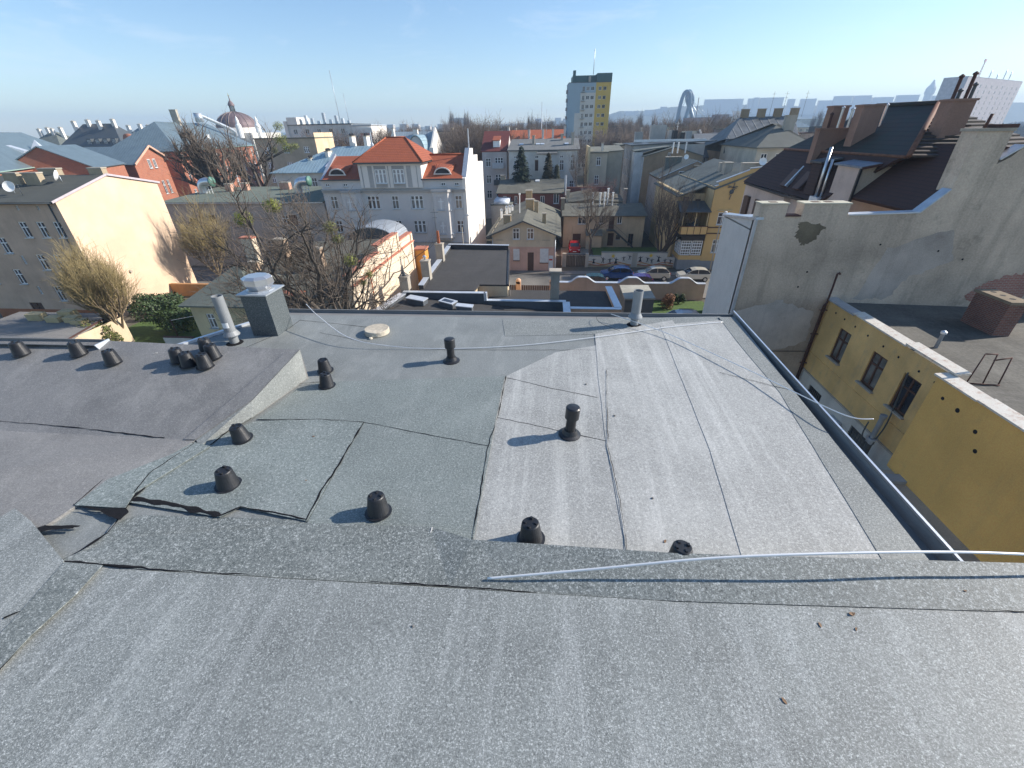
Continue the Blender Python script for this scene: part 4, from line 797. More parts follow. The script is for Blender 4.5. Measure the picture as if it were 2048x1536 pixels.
# wavy boundary wall + gate
t = empty('garden_wall', 'peach boundary wall with wavy white metal coping along the street', 'wall', (0,48,0)); prof = []
x = .3
while x <= 17.2:
    z = 1.88
    for hx in (3.4, 8.97, 14.7, 20.4):
        u = abs(x-hx)
        if u < 1.7: z = max(z, 1.88+.62*(.5+.5*math.cos(math.pi*min(1, max(0, (u-.35)/1.25)))) if u < 1.6 else z)
    prof.append((x, z)); x += .13
mb = MB(); n = len(prof); vs = [(x,0,z) for x, z in prof]+[(x,.3,z) for x, z in prof]+[(x,0,0) for x, z in prof]+[(x,.3,0) for x, z in prof]
mb.idx(vs, [f_ for i in range(n-1) for f_ in ((i,i+1,n+i+1,n+i),(2*n+i,2*n+i+1,i+1,i),(n+i,n+i+1,3*n+i+1,3*n+i))]); mb.build('wall', plaster('peach_grey', (.50,.41,.35), .35), t)
mb = MB(); vs = [(x,-.08,z+.03) for x, z in prof]+[(x,.38,z+.06) for x, z in prof]+[(x,-.08,z-.05) for x, z in prof]+[(x,.38,z-.05) for x, z in prof]
mb.idx(vs, [f_ for i in range(n-1) for f_ in ((i,i+1,n+i+1,n+i),(2*n+i,2*n+i+1,i+1,i),(n+i,n+i+1,3*n+i+1,3*n+i))]); mb.build('coping', M['coping'], t)
for x in (-3.95, -.05): mb = MB(); mb.box(x-.28,x+.28,-.05,.5,0,1.9); mb.tube([(x,-.05,1.9),(x,.5,1.9)], .28, 12, 1); mb.build('gate_post', [PE, PE], t)
mb = MB()
for i in range(13): mb.box(-3.6+i*.26,-3.38+i*.26,.1,.18,.1,1.45)
mb.build('gate', M['brown'], t); mb = MB()
for i in range(5): mb.box(-5.5+i*.26,-5.28+i*.26,.1,.18,.1,1.45)
mb.build('fence_panel', M['brown'], t)
# ================================================================ cars
CARM = {}
def paint(n, c): return CARM.setdefault(n, plain('car_paint_'+n, c, .22, .25, .6, var=.03, bmp=0))
def car(loc, rot, label, col, L_=4.1, W_=1.72, H_=1.52, rails=False, group='cars parked along the street', hatch=True):
    t = empty('parked_car', label, 'car', loc, rot, group); k = L_/4.1; h = H_/1.52
    low_ = [(-2.02,.45),(-2.05,.70),(-1.97,.86),(-1.1,1.0),(1.55,1.0),(1.98,.95),(2.04,.62),(2.0,.36),(-1.95,.3)]
    up_ = [(-1.15,.98),(-.45,1.40),(.1,1.5),(.95,1.5),(1.55,1.38),(1.95,.98)]
    def ring(pl, yw): return [(x*k, yw, z*h) for x, z in pl]
    def shell(pl, ys, mi=0):
        mb = MB(); n = len(pl); vs = []
        for yy, s_ in ys:
            cx = sum(p[0] for p in pl)/n; cz = sum(p[1] for p in pl)/n
            vs += [((cx+(x-cx)*s_)*k, yy, (cz+(z-cz)*s_)*h) for x, z in pl]
        m_ = len(ys); fs = [(i*n+j,i*n+(j+1)%n,(i+1)*n+(j+1)%n,(i+1)*n+j) for i in range(m_-1) for j in range(n)]+[tuple(range(n))[::-1], tuple(range((m_-1)*n,m_*n))]
        mb.idx(vs, fs, mi); return mb
    w = W_/2; shell(low_, [(-w,.93),(-w*.93,.99),(0,1.02),(w*.93,.99),(w,.93)]).build('body', col, t)
    mb = shell(up_, [(-w*.84,.93),(-w*.76,1.0),(w*.76,1.0),(w*.84,.93)]); mb.build('cabin', M['glass'], t)
    rf = MB(); pts = [(-.42,1.42),(.1,1.53),(.95,1.53),(1.5,1.42)]
    for (x0,z0),(x1,z1) in zip(pts, pts[1:]): rf.slab([(x0*k,-w*.78,z0*h),(x1*k,-w*.78,z1*h),(x1*k,w*.78,z1*h),(x0*k,w*.78,z0*h)], .05)
    for sgn in (-1, 1):
        for (x0,z0,x1,z1) in ((-1.12,1.0,-.43,1.43),(.35,1.0,.3,1.5),(1.9,1.0,1.5,1.42)): rf.bar((x0*k,sgn*w*.86,z0*h),(x1*k,sgn*w*.80,z1*h), .07)
    rf.build('roof', col, t)
    for x in (-1.28, 1.25):
        for sgn in (-1, 1):
            wm = MB(); wm.lathe([(.31,-.1),(.31,.1)], 18); o = wm.build('wheel', M['tyre'], t, (x*k, sgn*(w-.06), .31)); o.rotation_euler = (math.pi/2,0,0)
            r_ = MB(); r_.lathe([(.19,-.115),(.19,.115)], 12); r_.build('rim', M['chrome'], o)
    for sgn in (-1, 1):
        MB().box(-2.04*k,-1.86*k,sgn*w*.55,sgn*w*.88,.62*h,.76*h).build('headlight', M['white'], t); MB().box(1.96*k,2.05*k,sgn*w*.66,sgn*w*.92,.72*h,.95*h).build('tail_light', plain('red_lamp', (.45,.02,.02), .3, bmp=0), t)
        MB().box(-.85*k,-.68*k,sgn*w*.98,sgn*w*1.12,.95*h,1.07*h).build('wing_mirror', col, t)
        if rails: MB().bar((-.1,sgn*w*.68,1.58*h),(1.35,sgn*w*.68,1.56*h), .045).build('roof_rail', M['black'], t)
    MB().box(-2.1*k,-2.04*k,-.26,.26,.42,.54).build('number_plate', M['white'], t); return t
car((8.3,55.7,.02), 0, 'blue hatchback parked at the kerb in front of the mural wall', paint('blue', (.02,.07,.22)), 4.1, 1.75, 1.6)
car((13.0,55.75,.02), 0, 'beige hatchback parked between the blue car and the white one', paint('beige', (.48,.45,.38)), 4.0, 1.72, 1.58)
car((18.0,55.6,.02), 0, 'cream white hatchback parked nearest the grey side wall', paint('cream', (.66,.62,.52)), 4.1, 1.72, 1.5)
car((4.5,50.9,.02), 0, 'dark teal car almost hidden behind the wavy wall', paint('teal', (.02,.07,.09)), 4.2, 1.75, 1.95); car((10.0,50.9,.02), 0, 'violet car of which a sliver of roof shows over the wavy wall', paint('violet', (.07,.05,.20)), 4.2, 1.75, 1.98)
car((3.3,70.0,.05), math.pi/2, 'red hatchback facing the street in the yard driveway', paint('red', (.42,.012,.02)), 4.0, 1.75, 1.55, group=None)
car((12.6,40.2,.02), .05, 'silver car with roof rails parked by the lawn behind our gutter', paint('silver', (.50,.54,.58)), 4.4, 1.8, 1.55, rails=True, group=None)
# ================================================================ pink gabled house
h = B('gabled_house', 'two-storey pink and cream gabled house on the street', -8.38, 58.8).size(8.66, 20)
X = lambda x: x+8.38
addwin(h.r, X(-5.51), -.13, 4.36, .9, 1.4); addwin(h.r, X(-3.60), -.13, 4.36, .9, 1.4); h.walls(5.15, plaster('cream_render_pale', (.62,.55,.44), .35), z0=3.35, sides='flrb', ze={'f': [(0,5.15),(4.3,6.75),(8.66,5.2)]}, name='upper_wall')
SH = plain('white_shutter', (.66,.66,.64), .6, bmp=0)
h.walls(3.35, plaster('pink_render', (.62,.42,.36), .35), sides='flrb', name='lower_wall')
MB().box(X(-5.49),X(-4.63),-.06,.02,1.54,3.06).build('shutter', SH, h.r); MB().box(X(-1.82),X(-.67),-.06,.02,1.24,3.12).build('shutter', SH, h.r); MB().box(X(-5.52),X(-4.6),-.1,.0,1.44,1.54).build('window_sill', M['brown'], h.r); MB().box(X(-1.86),X(-.63),-.1,.0,1.14,1.24).build('window_sill', M['brown'], h.r)
MB().box(X(-3.5),X(-2.68),-.05,.05,.1,2.6).build('door', M['brown'], h.r); MB().box(X(-.62),X(.0),-.03,.01,.2,2.2).build('notice_board', SH, h.r); MB().box(X(-.55),X(-.1),-.04,.0,1.55,1.75).build('sign', plain('red_lamp', (.45,.02,.02), .3), h.r)
for xa in (-7.9,-1.6): MB().box(X(xa),X(xa+1.1),-.06,.0,4.2,4.28).build('ledge', M['concrete'], h.r)
GF = felt('grey_green_felt2', (.125,.127,.11), .5, strips=1.1, lite=(.30,.30,.27), sdir=1)
h.part('roof', h.gable_y(6.85, 5.1, ov=.7, rx=.495), GF); mb = MB(); mb.bar((-.7,-.7,4.72),(4.29,-.7,6.75), .06, h=.16); mb.bar((4.29,-.7,6.75),(9.36,-.7,4.75), .06, h=.16); h.part('barge_board', mb, M['darkgrey'])
YB = brickmat('yellow_brick', (.42,.27,.08), (.33,.20,.06))
for x_, y_, s_, z1 in ((1.3,3.2,1.0,6.9),(4.0,9.5,1.2,8.1),(5.3,9.0,.6,7.9),(6.7,3.4,.5,7.1),(3.6,16,1.0,8.6)): h.chim(x_,y_,s_,s_*.7,5.2,z1,YB,cap=.06)
mb = MB(); mb.lathe([(.07,5),(.07,8.9),(.14,8.92),(.14,9.1)], 8, (3.2,8.0,0)); h.part('flue_pipe', mb, M['white']); mb = MB(); mb.tube([(.1,-.05,4.6),(.1,-.05,0)], .05, 6); mb.tube([(8.6,-.05,4.6),(8.6,-.05,0)], .05, 6); h.part('drain_pipe', mb, M['zinc'])
# white sheds / flues left of it
t = empty('flat_shed', 'low white walled block with a row of arched white skylights behind the gabled house', 'building', (-11.3,80,0)); MB().box(0,3.6,0,9,0,5.6).build('wall', WH, t); MB().box(-.1,3.7,-.1,9.1,5.6,5.75).build('roof', M['felt'], t)
for i in range(5):
    mb = MB(); mb.tube([(.5,.6+i*1.7,5.85),(3.1,.6+i*1.7,5.85)], .62, 12, sm=True); mb.build('skylight', M['coping'], t)
for i, (x_, yy) in enumerate(((-7.6,71),(-7.25,72.2),(-6.9,73.4),(-8.3,70))):
    t = empty('flue_pipe', ['white flue pipe leftmost of the four beside the gabled house','second white flue pipe beside the gabled house','third white flue pipe beside the gabled house','white flue nearest the white tenement gable'][i], 'flue', (x_,yy,0), 0, 'white flue pipes'); MB().lathe([(.16,0),(.16,6.6-.1*i)], 10).build('pipe', M['white'], t); MB().lathe([(.2,6.5-.1*i),(.2,6.75-.1*i),(.05,6.85-.1*i)], 10).build('cap', M['zinc'], t)
# ================================================================ mural wall and gate
t = empty('mural_wall', 'white boundary wall painted with dark dancing figures under orange suns', 'wall', (0,61.3,0)); mb = MB(); mb.box(4.95,6.8,0,.3,0,1.5); mb.box(6.8,11.05,0,.3,0,2.0); mb.box(11.75,15.8,0,.3,0,2.0); mb.box(15.8,16.9,0,.3,0,1.4); mb.build('wall', plaster('mural_white', (.60,.59,.56), .25), t)
mb = MB(); mb.box(11.05,11.75,-.03,.33,0,2.05); mb.build('pillar', M['concrete'], t); mb = MB(); mb.box(6.75,15.85,-.06,.36,2.0,2.09); mb.box(4.9,6.75,-.06,.36,1.5,1.58); mb.build('coping', plaster('grey_coping', (.30,.30,.29), .3), t)
OR = plain('mural_orange', (.50,.19,.07), .8, bmp=0); OC = plain('mural_ochre', (.55,.42,.22), .8, bmp=0); BKP = plain('mural_black', (.03,.03,.035), .8, bmp=0); YP = plain('mural_yellow', (.70,.48,.06), .8, bmp=0)
def stripe(x0, x1, z0, amp, ph, w, m_, yo):
    mb = MB(); n = 26
    for i in range(n):
        xa = x0+(x1-x0)*i/n; xb = x0+(x1-x0)*(i+1)/n; fz = lambda x: z0+amp*math.sin((x-x0)*1.7+ph)
        mb.face([(xa,yo,fz(xa)-w),(xb,yo,fz(xb)-w),(xb,yo,fz(xb)+w),(xa,yo,fz(xa)+w)])
    mb.build('painted_band', m_, t)
for x0, x1 in ((5.0,11.0),(11.8,16.8)):
    stripe(x0,x1,.15,.05,1,.15,plain('mural_tan', (.33,.26,.16), .8, bmp=0),-.004); stripe(x0,x1,.42,.16,0,.07,OC,-.007); stripe(x0,x1,.55,.2,1.2,.05,OR,-.010); stripe(x0,x1,.36,.1,2.3,.05,plain('mural_red', (.38,.09,.05), .8, bmp=0),-.013)
def figure(x, z, s_, k):
    mb = MB(); q = lambda pts: mb.face([(x+a*s_, -.017, z+b*s_) for a, b in pts])
    q([(.07*math.cos(i*.785),.92+.08*math.sin(i*.785)) for i in range(8)]); q([(-.1,.42),(.1,.42),(.13,.8),(-.13,.8)])
    if k % 3 == 2: q([(-.28,.0),(.28,.0),(.1,.46),(-.1,.46)])
    else: q([(-.1,.44),(0,.44),(-.06-.1*(k%2),0),(-.16-.1*(k%2),0)]); q([(0,.44),(.1,.44),(.2,.0),(.1,0)])
    r_ = .25 if k % 2 else -.12; q([(-.12,.8),(-.12,.68),(-.42,.72+r_),(-.42,.79+r_)]); q([(.12,.68),(.12,.8),(.42,.82-r_*.6),(.42,.75-r_*.6)]); mb.build('painted_figure', BKP, t)
for k, (x, z, s_) in enumerate(((5.75,.5,.75),(7.05,.55,.85),(8.0,.5,.8),(8.85,.5,.85),(9.9,.85,.7),(10.7,1.05,.65),(12.2,.8,.8),(13.2,.7,.75),(13.8,.55,.7),(14.7,.8,.85),(15.6,.55,.7),(16.35,.45,.75))): figure(x, z, s_, k+2)
for x, z in ((8.4,1.55),(13.6,1.65)):
    mb = MB(); mb.face([(x+(.16 if i % 2 else .3)*math.cos(i*math.pi/8), -.02, z+(.16 if i % 2 else .3)*math.sin(i*math.pi/8)) for i in range(16)]); mb.build('painted_sun', YP, t)
t = empty('wooden_gate', 'dark weathered double gate between grey pillars left of the mural', 'gate', (0,61.2,0)); MB().box(1.3,1.85,-.1,.4,0,1.9).build('pillar', M['concrete'], t); MB().box(4.55,5.0,-.1,.4,0,1.9).build('pillar', M['concrete'], t); MB().box(1.3,5.0,0,.3,1.7,1.85).build('lintel', M['darkgrey'], t)
for x0 in (1.87, 3.23):
    mb = MB()
    for i in range(6): mb.box(x0+i*.22,x0+i*.22+.2,0,.06,.05,1.65-.03*(i%2))
    mb.build('door_leaf', plaster('old_planks', (.10,.085,.07), .5), t)
t = empty('side_gate', 'small plank gate leaning beside the pink house', 'gate', (.4,60.6,0)); MB().box(0,.75,0,.06,0,1.7).build('leaf', plaster('old_planks', (.10,.085,.07), .5), t); MB().box(-.1,0,0,.1,0,2.2).build('post', M['white'], t)
# two-storey cream outbuilding
b = B('cream_outbuilding', 'long two-storey cream outbuilding with an outside stair behind the mural wall', 1.5, 73).size(12.9, 6.2)
b.win('f',2.3,3.7,1.3,1.2,'double').win('f',5.7,3.75,.65,1.1,'double').win('f',8.55,3.75,.75,1.15,'double'); b.win('f',7.25,2.95,.85,1.9,'double',fm=M['brown'],glass=M['brown'],sill=0,name='door').win('f',7.3,.3,.95,2.0,'double',fm=M['brown'],glass=M['brown'],sill=0,name='door').win('f',8.6,1.3,.7,.7,'double',fm=M['brown']).win('f',10.6,.3,.8,1.9,'double',fm=M['brown'],glass=M['dark'],sill=0,name='door').win('f',1.6,.6,1.3,1.6,'double',fm=M['brown'],glass=M['brown'],sill=0,name='door').win('f',4.6,.8,.8,1.1,'double',fm=M['brown'])
b.walls(5.05, plaster('stained_cream', (.55,.48,.37), .6, dcol=(.24,.21,.17))); mb = MB(); mb.slab([(-.3,-.5,5.05),(13.2,-.5,5.05),(13.2,6.2,6.0),(-.3,6.2,6.0)], .14); b.part('roof', mb, GF)
mb = MB(); mb.bar((8.0,-.7,2.95),(11.3,-.7,.3), .08, h=.2); mb.bar((8.0,-1.3,2.95),(11.3,-1.3,.3), .08, h=.2)
for i in range(11): mb.box(8.0+i*.3,8.3+i*.3,-1.3,-.7,2.85-i*.24,2.9-i*.24)
mb.bar((8.0,-1.3,3.8),(11.3,-1.3,1.15), .04); mb.box(6.9,8.1,-1.3,0,2.82,2.92); mb.bar((6.9,-1.3,3.8),(8,-1.3,3.8), .04)
for i in range(5): mb.bar((6.9+i*.27,-1.3,2.9),(6.9+i*.27,-1.3,3.8), .03)
b.part('outside_stair', mb, M['darkgrey']); mb = MB(); mb.slab([(3.6,-1.5,2.2),(6.3,-1.5,2.2),(6.3,0,2.9),(3.6,0,2.9)], .08); b.part('porch_roof', mb, M['felt']); mb = MB(); mb.box(3.7,6.2,-1.3,-1.1,0,2.15); b.part('porch_wall', mb, M['cream'])
for i, (x_, yy, z1) in enumerate(((6.0,4.6,7.7),(6.7,4.4,7.8),(7.3,5.2,8.3),(8.1,4.9,7.7),(4.9,5.5,7.6))):
    mb = MB(); mb.lathe([(.13,5.6),(.13,z1),(.2,z1+.02),(.2,z1+.15)], 8, (x_,yy,0)); b.part('flue_pipe', mb, M['white'])
b.chim(10.0,5.6,.45,.45,5.6,8.3,brickmat('brown_brick', (.22,.12,.08), (.18,.10,.07))); b.chim(-.5,2.5,.6,.6,0,7.3,plaster('old_grey', (.25,.23,.19), .4))
b = B('rear_shed', 'low grey roofed shed with small skylights behind the cream outbuilding', 2.2, 80.3).size(9.5, 7); b.walls(6.2, plaster('old_grey', (.25,.23,.19), .4)); mb = MB(); mb.slab([(-.3,-.3,6.0),(4.5,-.3,6.6),(4.5,7,7.4),(-.3,7,6.6)], .12); mb.slab([(4.5,-.3,6.4),(9.8,-.3,6.0),(9.8,7,6.4),(4.5,7,7.0)], .12); b.part('roof', mb, GF)
# ================================================================ ochre house with verandas
OY = plaster('ochre_house_render', (.62,.43,.20), .2, .08); OY2 = plaster('pale_ochre_render', (.55,.45,.28), .3)
b = B('ochre_corner_house', 'ochre yellow house with verandas and a weather vane emblem on its gable', 20.05, 60.5).size(11, 20)
b.win('f',1.15,2.3,1.25,1.7).win('f',3.9,2.3,1.25,1.7).win('f',1.1,5.9,1.4,1.5).win('f',4.0,5.9,1.4,1.5).win('f',3.7,8.3,1.1,1.7)
b.walls(10.4, OY, sides='frb', z0=1.2, ze={'f': [(0,10.45),(.3,10.6),(.35,10.9),(3.6,12.2),(3.7,12.35),(5.6,12.6),(7.4,12.35),(7.5,12.2),(11,10.6)]}); b.walls(1.2, plaster('plinth_grey', (.30,.32,.35), .25), sides='frl', name='plinth')
mb = MB(); mb.box(0,.04,0,20,1.2,10.4); b.part('side_wall', mb, OY2)
b.part('roof', b.gable_y(12.5,10.3,ov=.12,rx=.5,t=.2), felt('old_dark_felt', (.125,.145,.14), .45, strips=1.0, grain=10, lite=(.20,.22,.21), sdir=1)); b.band(5.5,.12,.1,'f',M['brown'],'moulding'); b.band(4.75,.12,.1,'f',M['brown'],'moulding'); b.band(7.6,.12,.16,'f',OY2,'window_hood',.9,2.7)
mb = MB(); mb.bar((0,-.02,10.98),(3.65,-.02,12.33),.3,h=.08); mb.bar((3.65,-.02,12.5),(5.6,-.02,12.7),.3,h=.08); mb.bar((-.1,-.02,10.55),(.35,-.02,10.65),.3,h=.08); b.part('coping', mb, M['coping'])
mb = MB(); mb.lathe([(.28,0),(.2,.05)], 10); o = b.part('emblem', mb, M['darkgrey']); o.location = (2.1,-.02,9.85); o.rotation_euler = (math.pi/2,0,0); mb = MB()
for (x0,z0,x1,z1) in ((1.5,10.35,2.7,10.45),(1.5,10.55,2.6,10.25),(2.15,10.0,2.25,10.9),(2.1,9.5,2.0,8.95),(1.9,9.5,2.4,10.2)): mb.bar((x0,-.06,z0),(x1,-.06,z1), .07)
b.part('emblem', mb, M['darkgrey'])
mb = MB(); mb.box(-3.3,0,3.2,19,0,9.3); b.part('wing_wall', mb, OY2, 'pale wing wall set back beside the verandas'); mb = MB(); mb.slab([(-3.7,2.8,9.0),(.3,2.8,10.45),(.3,19.3,10.45),(-3.7,19.3,9.0)], .15); b.part('wing_roof', mb, felt('old_dark_felt', (.125,.145,.14)))
for x_, z_ in ((-2.8,7.5),(-1.2,7.2)): addwin(b.r, x_, 3.08, z_, .7, 1.4, 'double', fm=M['brown'])
mb = MB(); mb.box(-3.0,-.02,-.1,3.2,0,1.35); b.part('veranda_base', mb, plaster('plinth_grey', (.3,.32,.35), .25)); mb = MB(); mb.box(-3.0,-.02,-.1,3.2,1.35,1.9); b.part('veranda_wall', mb, OY); mb = MB(); mb.box(-3.05,.0,-.2,3.2,3.9,4.5); b.part('veranda_fascia', mb, M['black'])
for i in range(2): addwin(b.r, -2.85+i*1.4, -.1, 1.95, 1.3, 1.9, 'grid', glass=M['glass2'], sill=0)
for i in range(2): addwin(b.r, -2.98, 2.9-i*1.4, 1.95, 1.3, 1.9, 'grid', -math.pi/2, glass=M['glass2'], sill=0)
mb = MB(); mb.box(-3.4,-.0,-.35,3.2,4.6,4.75,1); mb.box(-3.4,-.02,-.35,-.27,4.75,5.7); mb.box(-3.4,-3.32,-.27,3.2,4.75,5.7); mb.box(-3.45,0,-.4,-.22,5.7,5.78,2)
for i in range(5): mb.box(-3.4+i*.84,-3.34+i*.84,-.38,-.35,4.75,5.7,2)
b.part('balcony', mb, [OY, M['black'], M['rust']]); mb = MB(); mb.slab([(-3.9,-.6,7.6),(.0,-.6,7.6),(.0,3.2,8.4),(-3.6,3.2,8.4)], .12); b.part('canopy', mb, M['darkgrey']); mb = MB()
for x_ in (-3.3,-1.7,-.2): mb = MB(); mb.box(x_-.05,x_+.05,-.3,-.2,5.7,7.6); b.part('canopy_post', mb, OY2)
mb = MB(); mb.box(-2.4,-1.2,.4,1.4,4.75,5.9); mb.tube([(-1.8,.5,5.9),(-1.2,.7,6.5)], .12, 6); b.part('balcony_clutter', mb, M['darkgrey'])
b.chim(2.6,5.6,1.0,1.2,10.5,12.8,CG); b.chim(3.3,1.2,3.4,1.0,11.2,13.0,CG); b.chim(2.9,8.6,1.0,.8,10.5,12.6,CG); dish(b.r, 5.3, 1.0, 12.6, .45)
# street lamps
def lamp(p, h_, label, dx=.8):
    t = empty('street_lamp', label, 'street lamp', p, 0, 'street lamps'); MB().tube([(0,0,0),(0,0,h_*.8)], [.09,.06], 8).build('post', M['concrete'], t); MB().tube(spline([Vector((0,0,h_*.8)),Vector((.05,0,h_*.92)),Vector((dx*.6,0,h_-.05)),Vector((dx,0,h_))],5), .035, 6).build('arm', M['zinc'], t)
    MB().lathe([(.02,.12),(.16,.08),(.2,0),(.14,-.1),(.02,-.14)], 12, (dx+.15,0,h_)).build('lamp_head', M['white'], t)
lamp((-12.2,57.9,0), 7.6, 'street lamp in front of the white tenement corner'); lamp((20.8,58.2,0), 7.8, 'street lamp in front of the ochre house', .25)
# ================================================================ white tenement with orange roofs
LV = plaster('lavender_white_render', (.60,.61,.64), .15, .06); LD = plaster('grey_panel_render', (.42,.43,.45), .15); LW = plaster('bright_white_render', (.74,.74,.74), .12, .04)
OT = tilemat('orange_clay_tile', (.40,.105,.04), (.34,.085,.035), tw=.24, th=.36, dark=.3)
b = B('white_tenement', 'big white tenement with orange tiled roofs and a stepped right gable', -31.45, 60).size(19.7, 15)
U = lambda x: x+31.45
for z_, hh in ((8.05,1.65),(4.95,1.6),(1.85,1.45)):
    for x_ in (-30.6,-22.0,-13.3): b.win('f',U(x_),z_,.95,hh)
    for x_ in (-25.4,-19.35): b.win('f',U(x_),z_,1.7,hh,'triple')
for x_ in (-30.9,-28.4,-15.0,-13.2): b.win('f',U(x_),10.9,.6,.35,'double')
b.walls(11.65, LV, sides='flb'); mb = MB(); mb.box(0,19.7,14.9,15,0,11.65); b.part('back_wall', mb, LV)
ol = [(-.04,0),(-.04,11.75),(.5,11.9),(3.9,15.0),(6.9,14.95),(6.9,14.05),(10.5,14.0),(10.5,13.1),(14.7,12.9),(15.4,12.8),(15.4,0)]
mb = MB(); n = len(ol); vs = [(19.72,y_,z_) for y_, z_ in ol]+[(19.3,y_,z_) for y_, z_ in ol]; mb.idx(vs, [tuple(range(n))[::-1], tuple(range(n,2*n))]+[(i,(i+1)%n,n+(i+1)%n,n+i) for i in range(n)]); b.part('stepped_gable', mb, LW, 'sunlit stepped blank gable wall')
mb = MB(); mb.slab([(19.2,.3,11.9),(19.8,.3,11.9),(19.8,3.9,15.08),(19.2,3.9,15.08)], .06); b.part('gable_coping', mb, M['zinc']); mb = MB(); mb.lathe([(.09,15),(.07,17.3)], 8, (19.5,5.2,0)); b.part('flue_pipe', mb, M['zinc'])
mb = MB(); mb.slab([(-.1,.2,11.7),(.35,.2,11.7),(.35,5.4,14.6),(-.1,5.4,14.6)], .3); b.part('left_gable', mb, M['zinc'])
for x0, x1 in ((.35,5.7),(13.7,19.3)): mb = MB(); mb.slab([(x0,-.15,11.75),(x1,-.15,11.75),(x1,5.4,14.25),(x0,5.4,14.25)], .14); mb.slab([(x0,5.4,14.25),(x1,5.4,14.25),(x1,15,11.8),(x0,15,11.8)], .14); b.part('side_roof', mb, OT)
mb = MB()
for x0, x1 in ((-.1,5.6),(13.9,19.4)): mb.box(x0,x1,-.3,-.1,11.6,11.74)
b.part('gutter', mb, M['darkgrey']); b.part('ridge_tiles', MB().tube([(13.9,5.4,14.3),(19.3,5.4,14.3)], .12, 6), OT)
# centre block
mb = MB(); mb.box(5.65,14.05,-.25,8.5,10.7,13.65); b.part('centre_wall', mb, LW)
mb = MB()
for x0, x1 in ((6.0,6.15),(6.9,7.5),(7.75,9.35),(10.15,11.8),(12.1,12.7),(13.4,13.5),(9.6,9.7)): mb.box(x0,x1,-.27,-.2,10.75,13.3)
b.part('facade_panel', mb, LD); addwin(b.r,7.85,-.36,11.25,1.5,1.65,'triple',glass=M['glass2']); addwin(b.r,10.25,-.36,11.25,1.5,1.65,'triple')
cb = B.__new__(B); cb.r = empty('tmp','x','x'); bpy.data.objects.remove(cb.r); cb.r = b.r; cb.W, cb.D = 8.6, 8.6; hp = cb.hip(16.45,13.75,ov=.35,al=3.0,ar=3.0,ry=.5); hp.v = [(v[0]+5.55,v[1]-.3,v[2]) for v in hp.v]; b.part('centre_roof', hp, OT)
mb = MB(); mb.box(5.3,14.4,-.75,-.55,13.55,13.72); mb.box(14.3,14.5,-.6,8,13.55,13.72); b.part('eaves_gutter', mb, M['darkgrey'])
mb = MB()
for p, q in (((5.2,-.65,13.75),(8.55,4,16.45)),((14.5,-.65,13.75),(11.15,4,16.45)),((8.55,4,16.45),(11.15,4,16.45))): mb.tube([p,q], .1, 6)
b.part('ridge_tiles', mb, OT)
b.band(10.35,.18,.35,'f',plaster('grey_cornice', (.36,.38,.40), .2),'cornice'); b.band(10.1,.25,.2,'f',LD,'cornice'); b.band(3.6,.12,.15,'f',LD,'string_course')
for x0, x1, z0 in ((15.0,17.9,4.4),(2.5,5.4,4.4)):
    mb = MB(); mb.prism([(x0,0),(x0+.5,-.9),(x1-.5,-.9),(x1,0)], z0, 10.2); mb.prism([(x0-.15,0),(x0+.4,-1.15),(x1-.4,-1.15),(x1+.15,0)], 10.2, 10.5, 1); mb.prism([(x0+.2,0),(x0+.6,-.7),(x1-.6,-.7),(x1-.2,0)], z0-.3, z0, 1); b.part('bay', mb, [LV, LD])
    for z_ in (8.0,4.95): addwin(b.r,(x0+x1)/2-.5,-.96,z_,.95,1.6); addwin(b.r,x1-.32,-.68,z_,.45,1.6,'double',1.06)
for x_ in (2.2,16.6):
    mb = MB(); k = 9
    for i in range(k):
        a0, a1 = math.pi*i/k, math.pi*(i+1)/k; f0 = (x_-1.1*math.cos(a0)*1.0, .75, 12.25+.75*math.sin(a0)); f1 = (x_-1.1*math.cos(a1), .75, 12.25+.75*math.sin(a1)); mb.face([f0,f1,(x_-1.5*math.cos(a1),2.9,13.3),(x_-1.5*math.cos(a0),2.9,13.3)])
    o = b.part('eyebrow_dormer', mb, OT); mb = MB(); mb.face([(x_-.95*math.cos(math.pi*i/9),.78,12.25+.6*math.sin(math.pi*i/9)) for i in range(10)]); g_ = mb.build('pane', M['glass'], o); mb = MB()
    for i in range(9):
        a0, a1 = math.pi*i/9, math.pi*(i+1)/9; mb.bar((x_-1.05*math.cos(a0),.72,12.25+.7*math.sin(a0)),(x_-1.05*math.cos(a1),.72,12.25+.7*math.sin(a1)),.14)
    mb.bar((x_-1.2,.72,12.22),(x_+1.2,.72,12.22), .12); mb.build('frame', LW, o)
# long flat grey block left of it
b = B('long_flat_building', 'long low grey building with a green felt roof left of the white tenement', -56, 60).size(24.3, 12.5)
for u in (10.8,17.6): b.win('f',u,5.9,1.15,1.4)
for u in (11.4,14.2,20.5,22.6): b.win('f',u,2.1,1.2,1.7)
for u in (3.5,): b.win('f',u,5.0,1.4,1.9,fm=M['brown'])
for u in (6.5,18.7): b.win('f',u,5.9,1.2,1.4,'double',fm=M['rust'],glass=M['rust'])
b.walls(8.9, plaster('mauve_grey_render', (.46,.43,.42), .3)); mb = MB(); mb.slab([(-.2,-.25,9.05),(24.3,-.25,9.05),(24.3,12.6,9.7),(-.2,12.6,9.7)], .2); b.part('roof', mb, felt('green_grey_felt', (.135,.165,.145), .3, strips=1)); mb = MB(); mb.box(-.2,24.3,-.3,-.22,8.85,9.0); b.part('gutter', mb, M['zinc'])
PB = plaster('salmon_render', (.58,.36,.29), .3)
for u, v_, s_ in ((4.5,8,1.0),(6.4,9,1.1),(12.6,9.5,1.6)): b.chim(u,v_,s_,.8,9.2,10.6,PB,cap=.03)
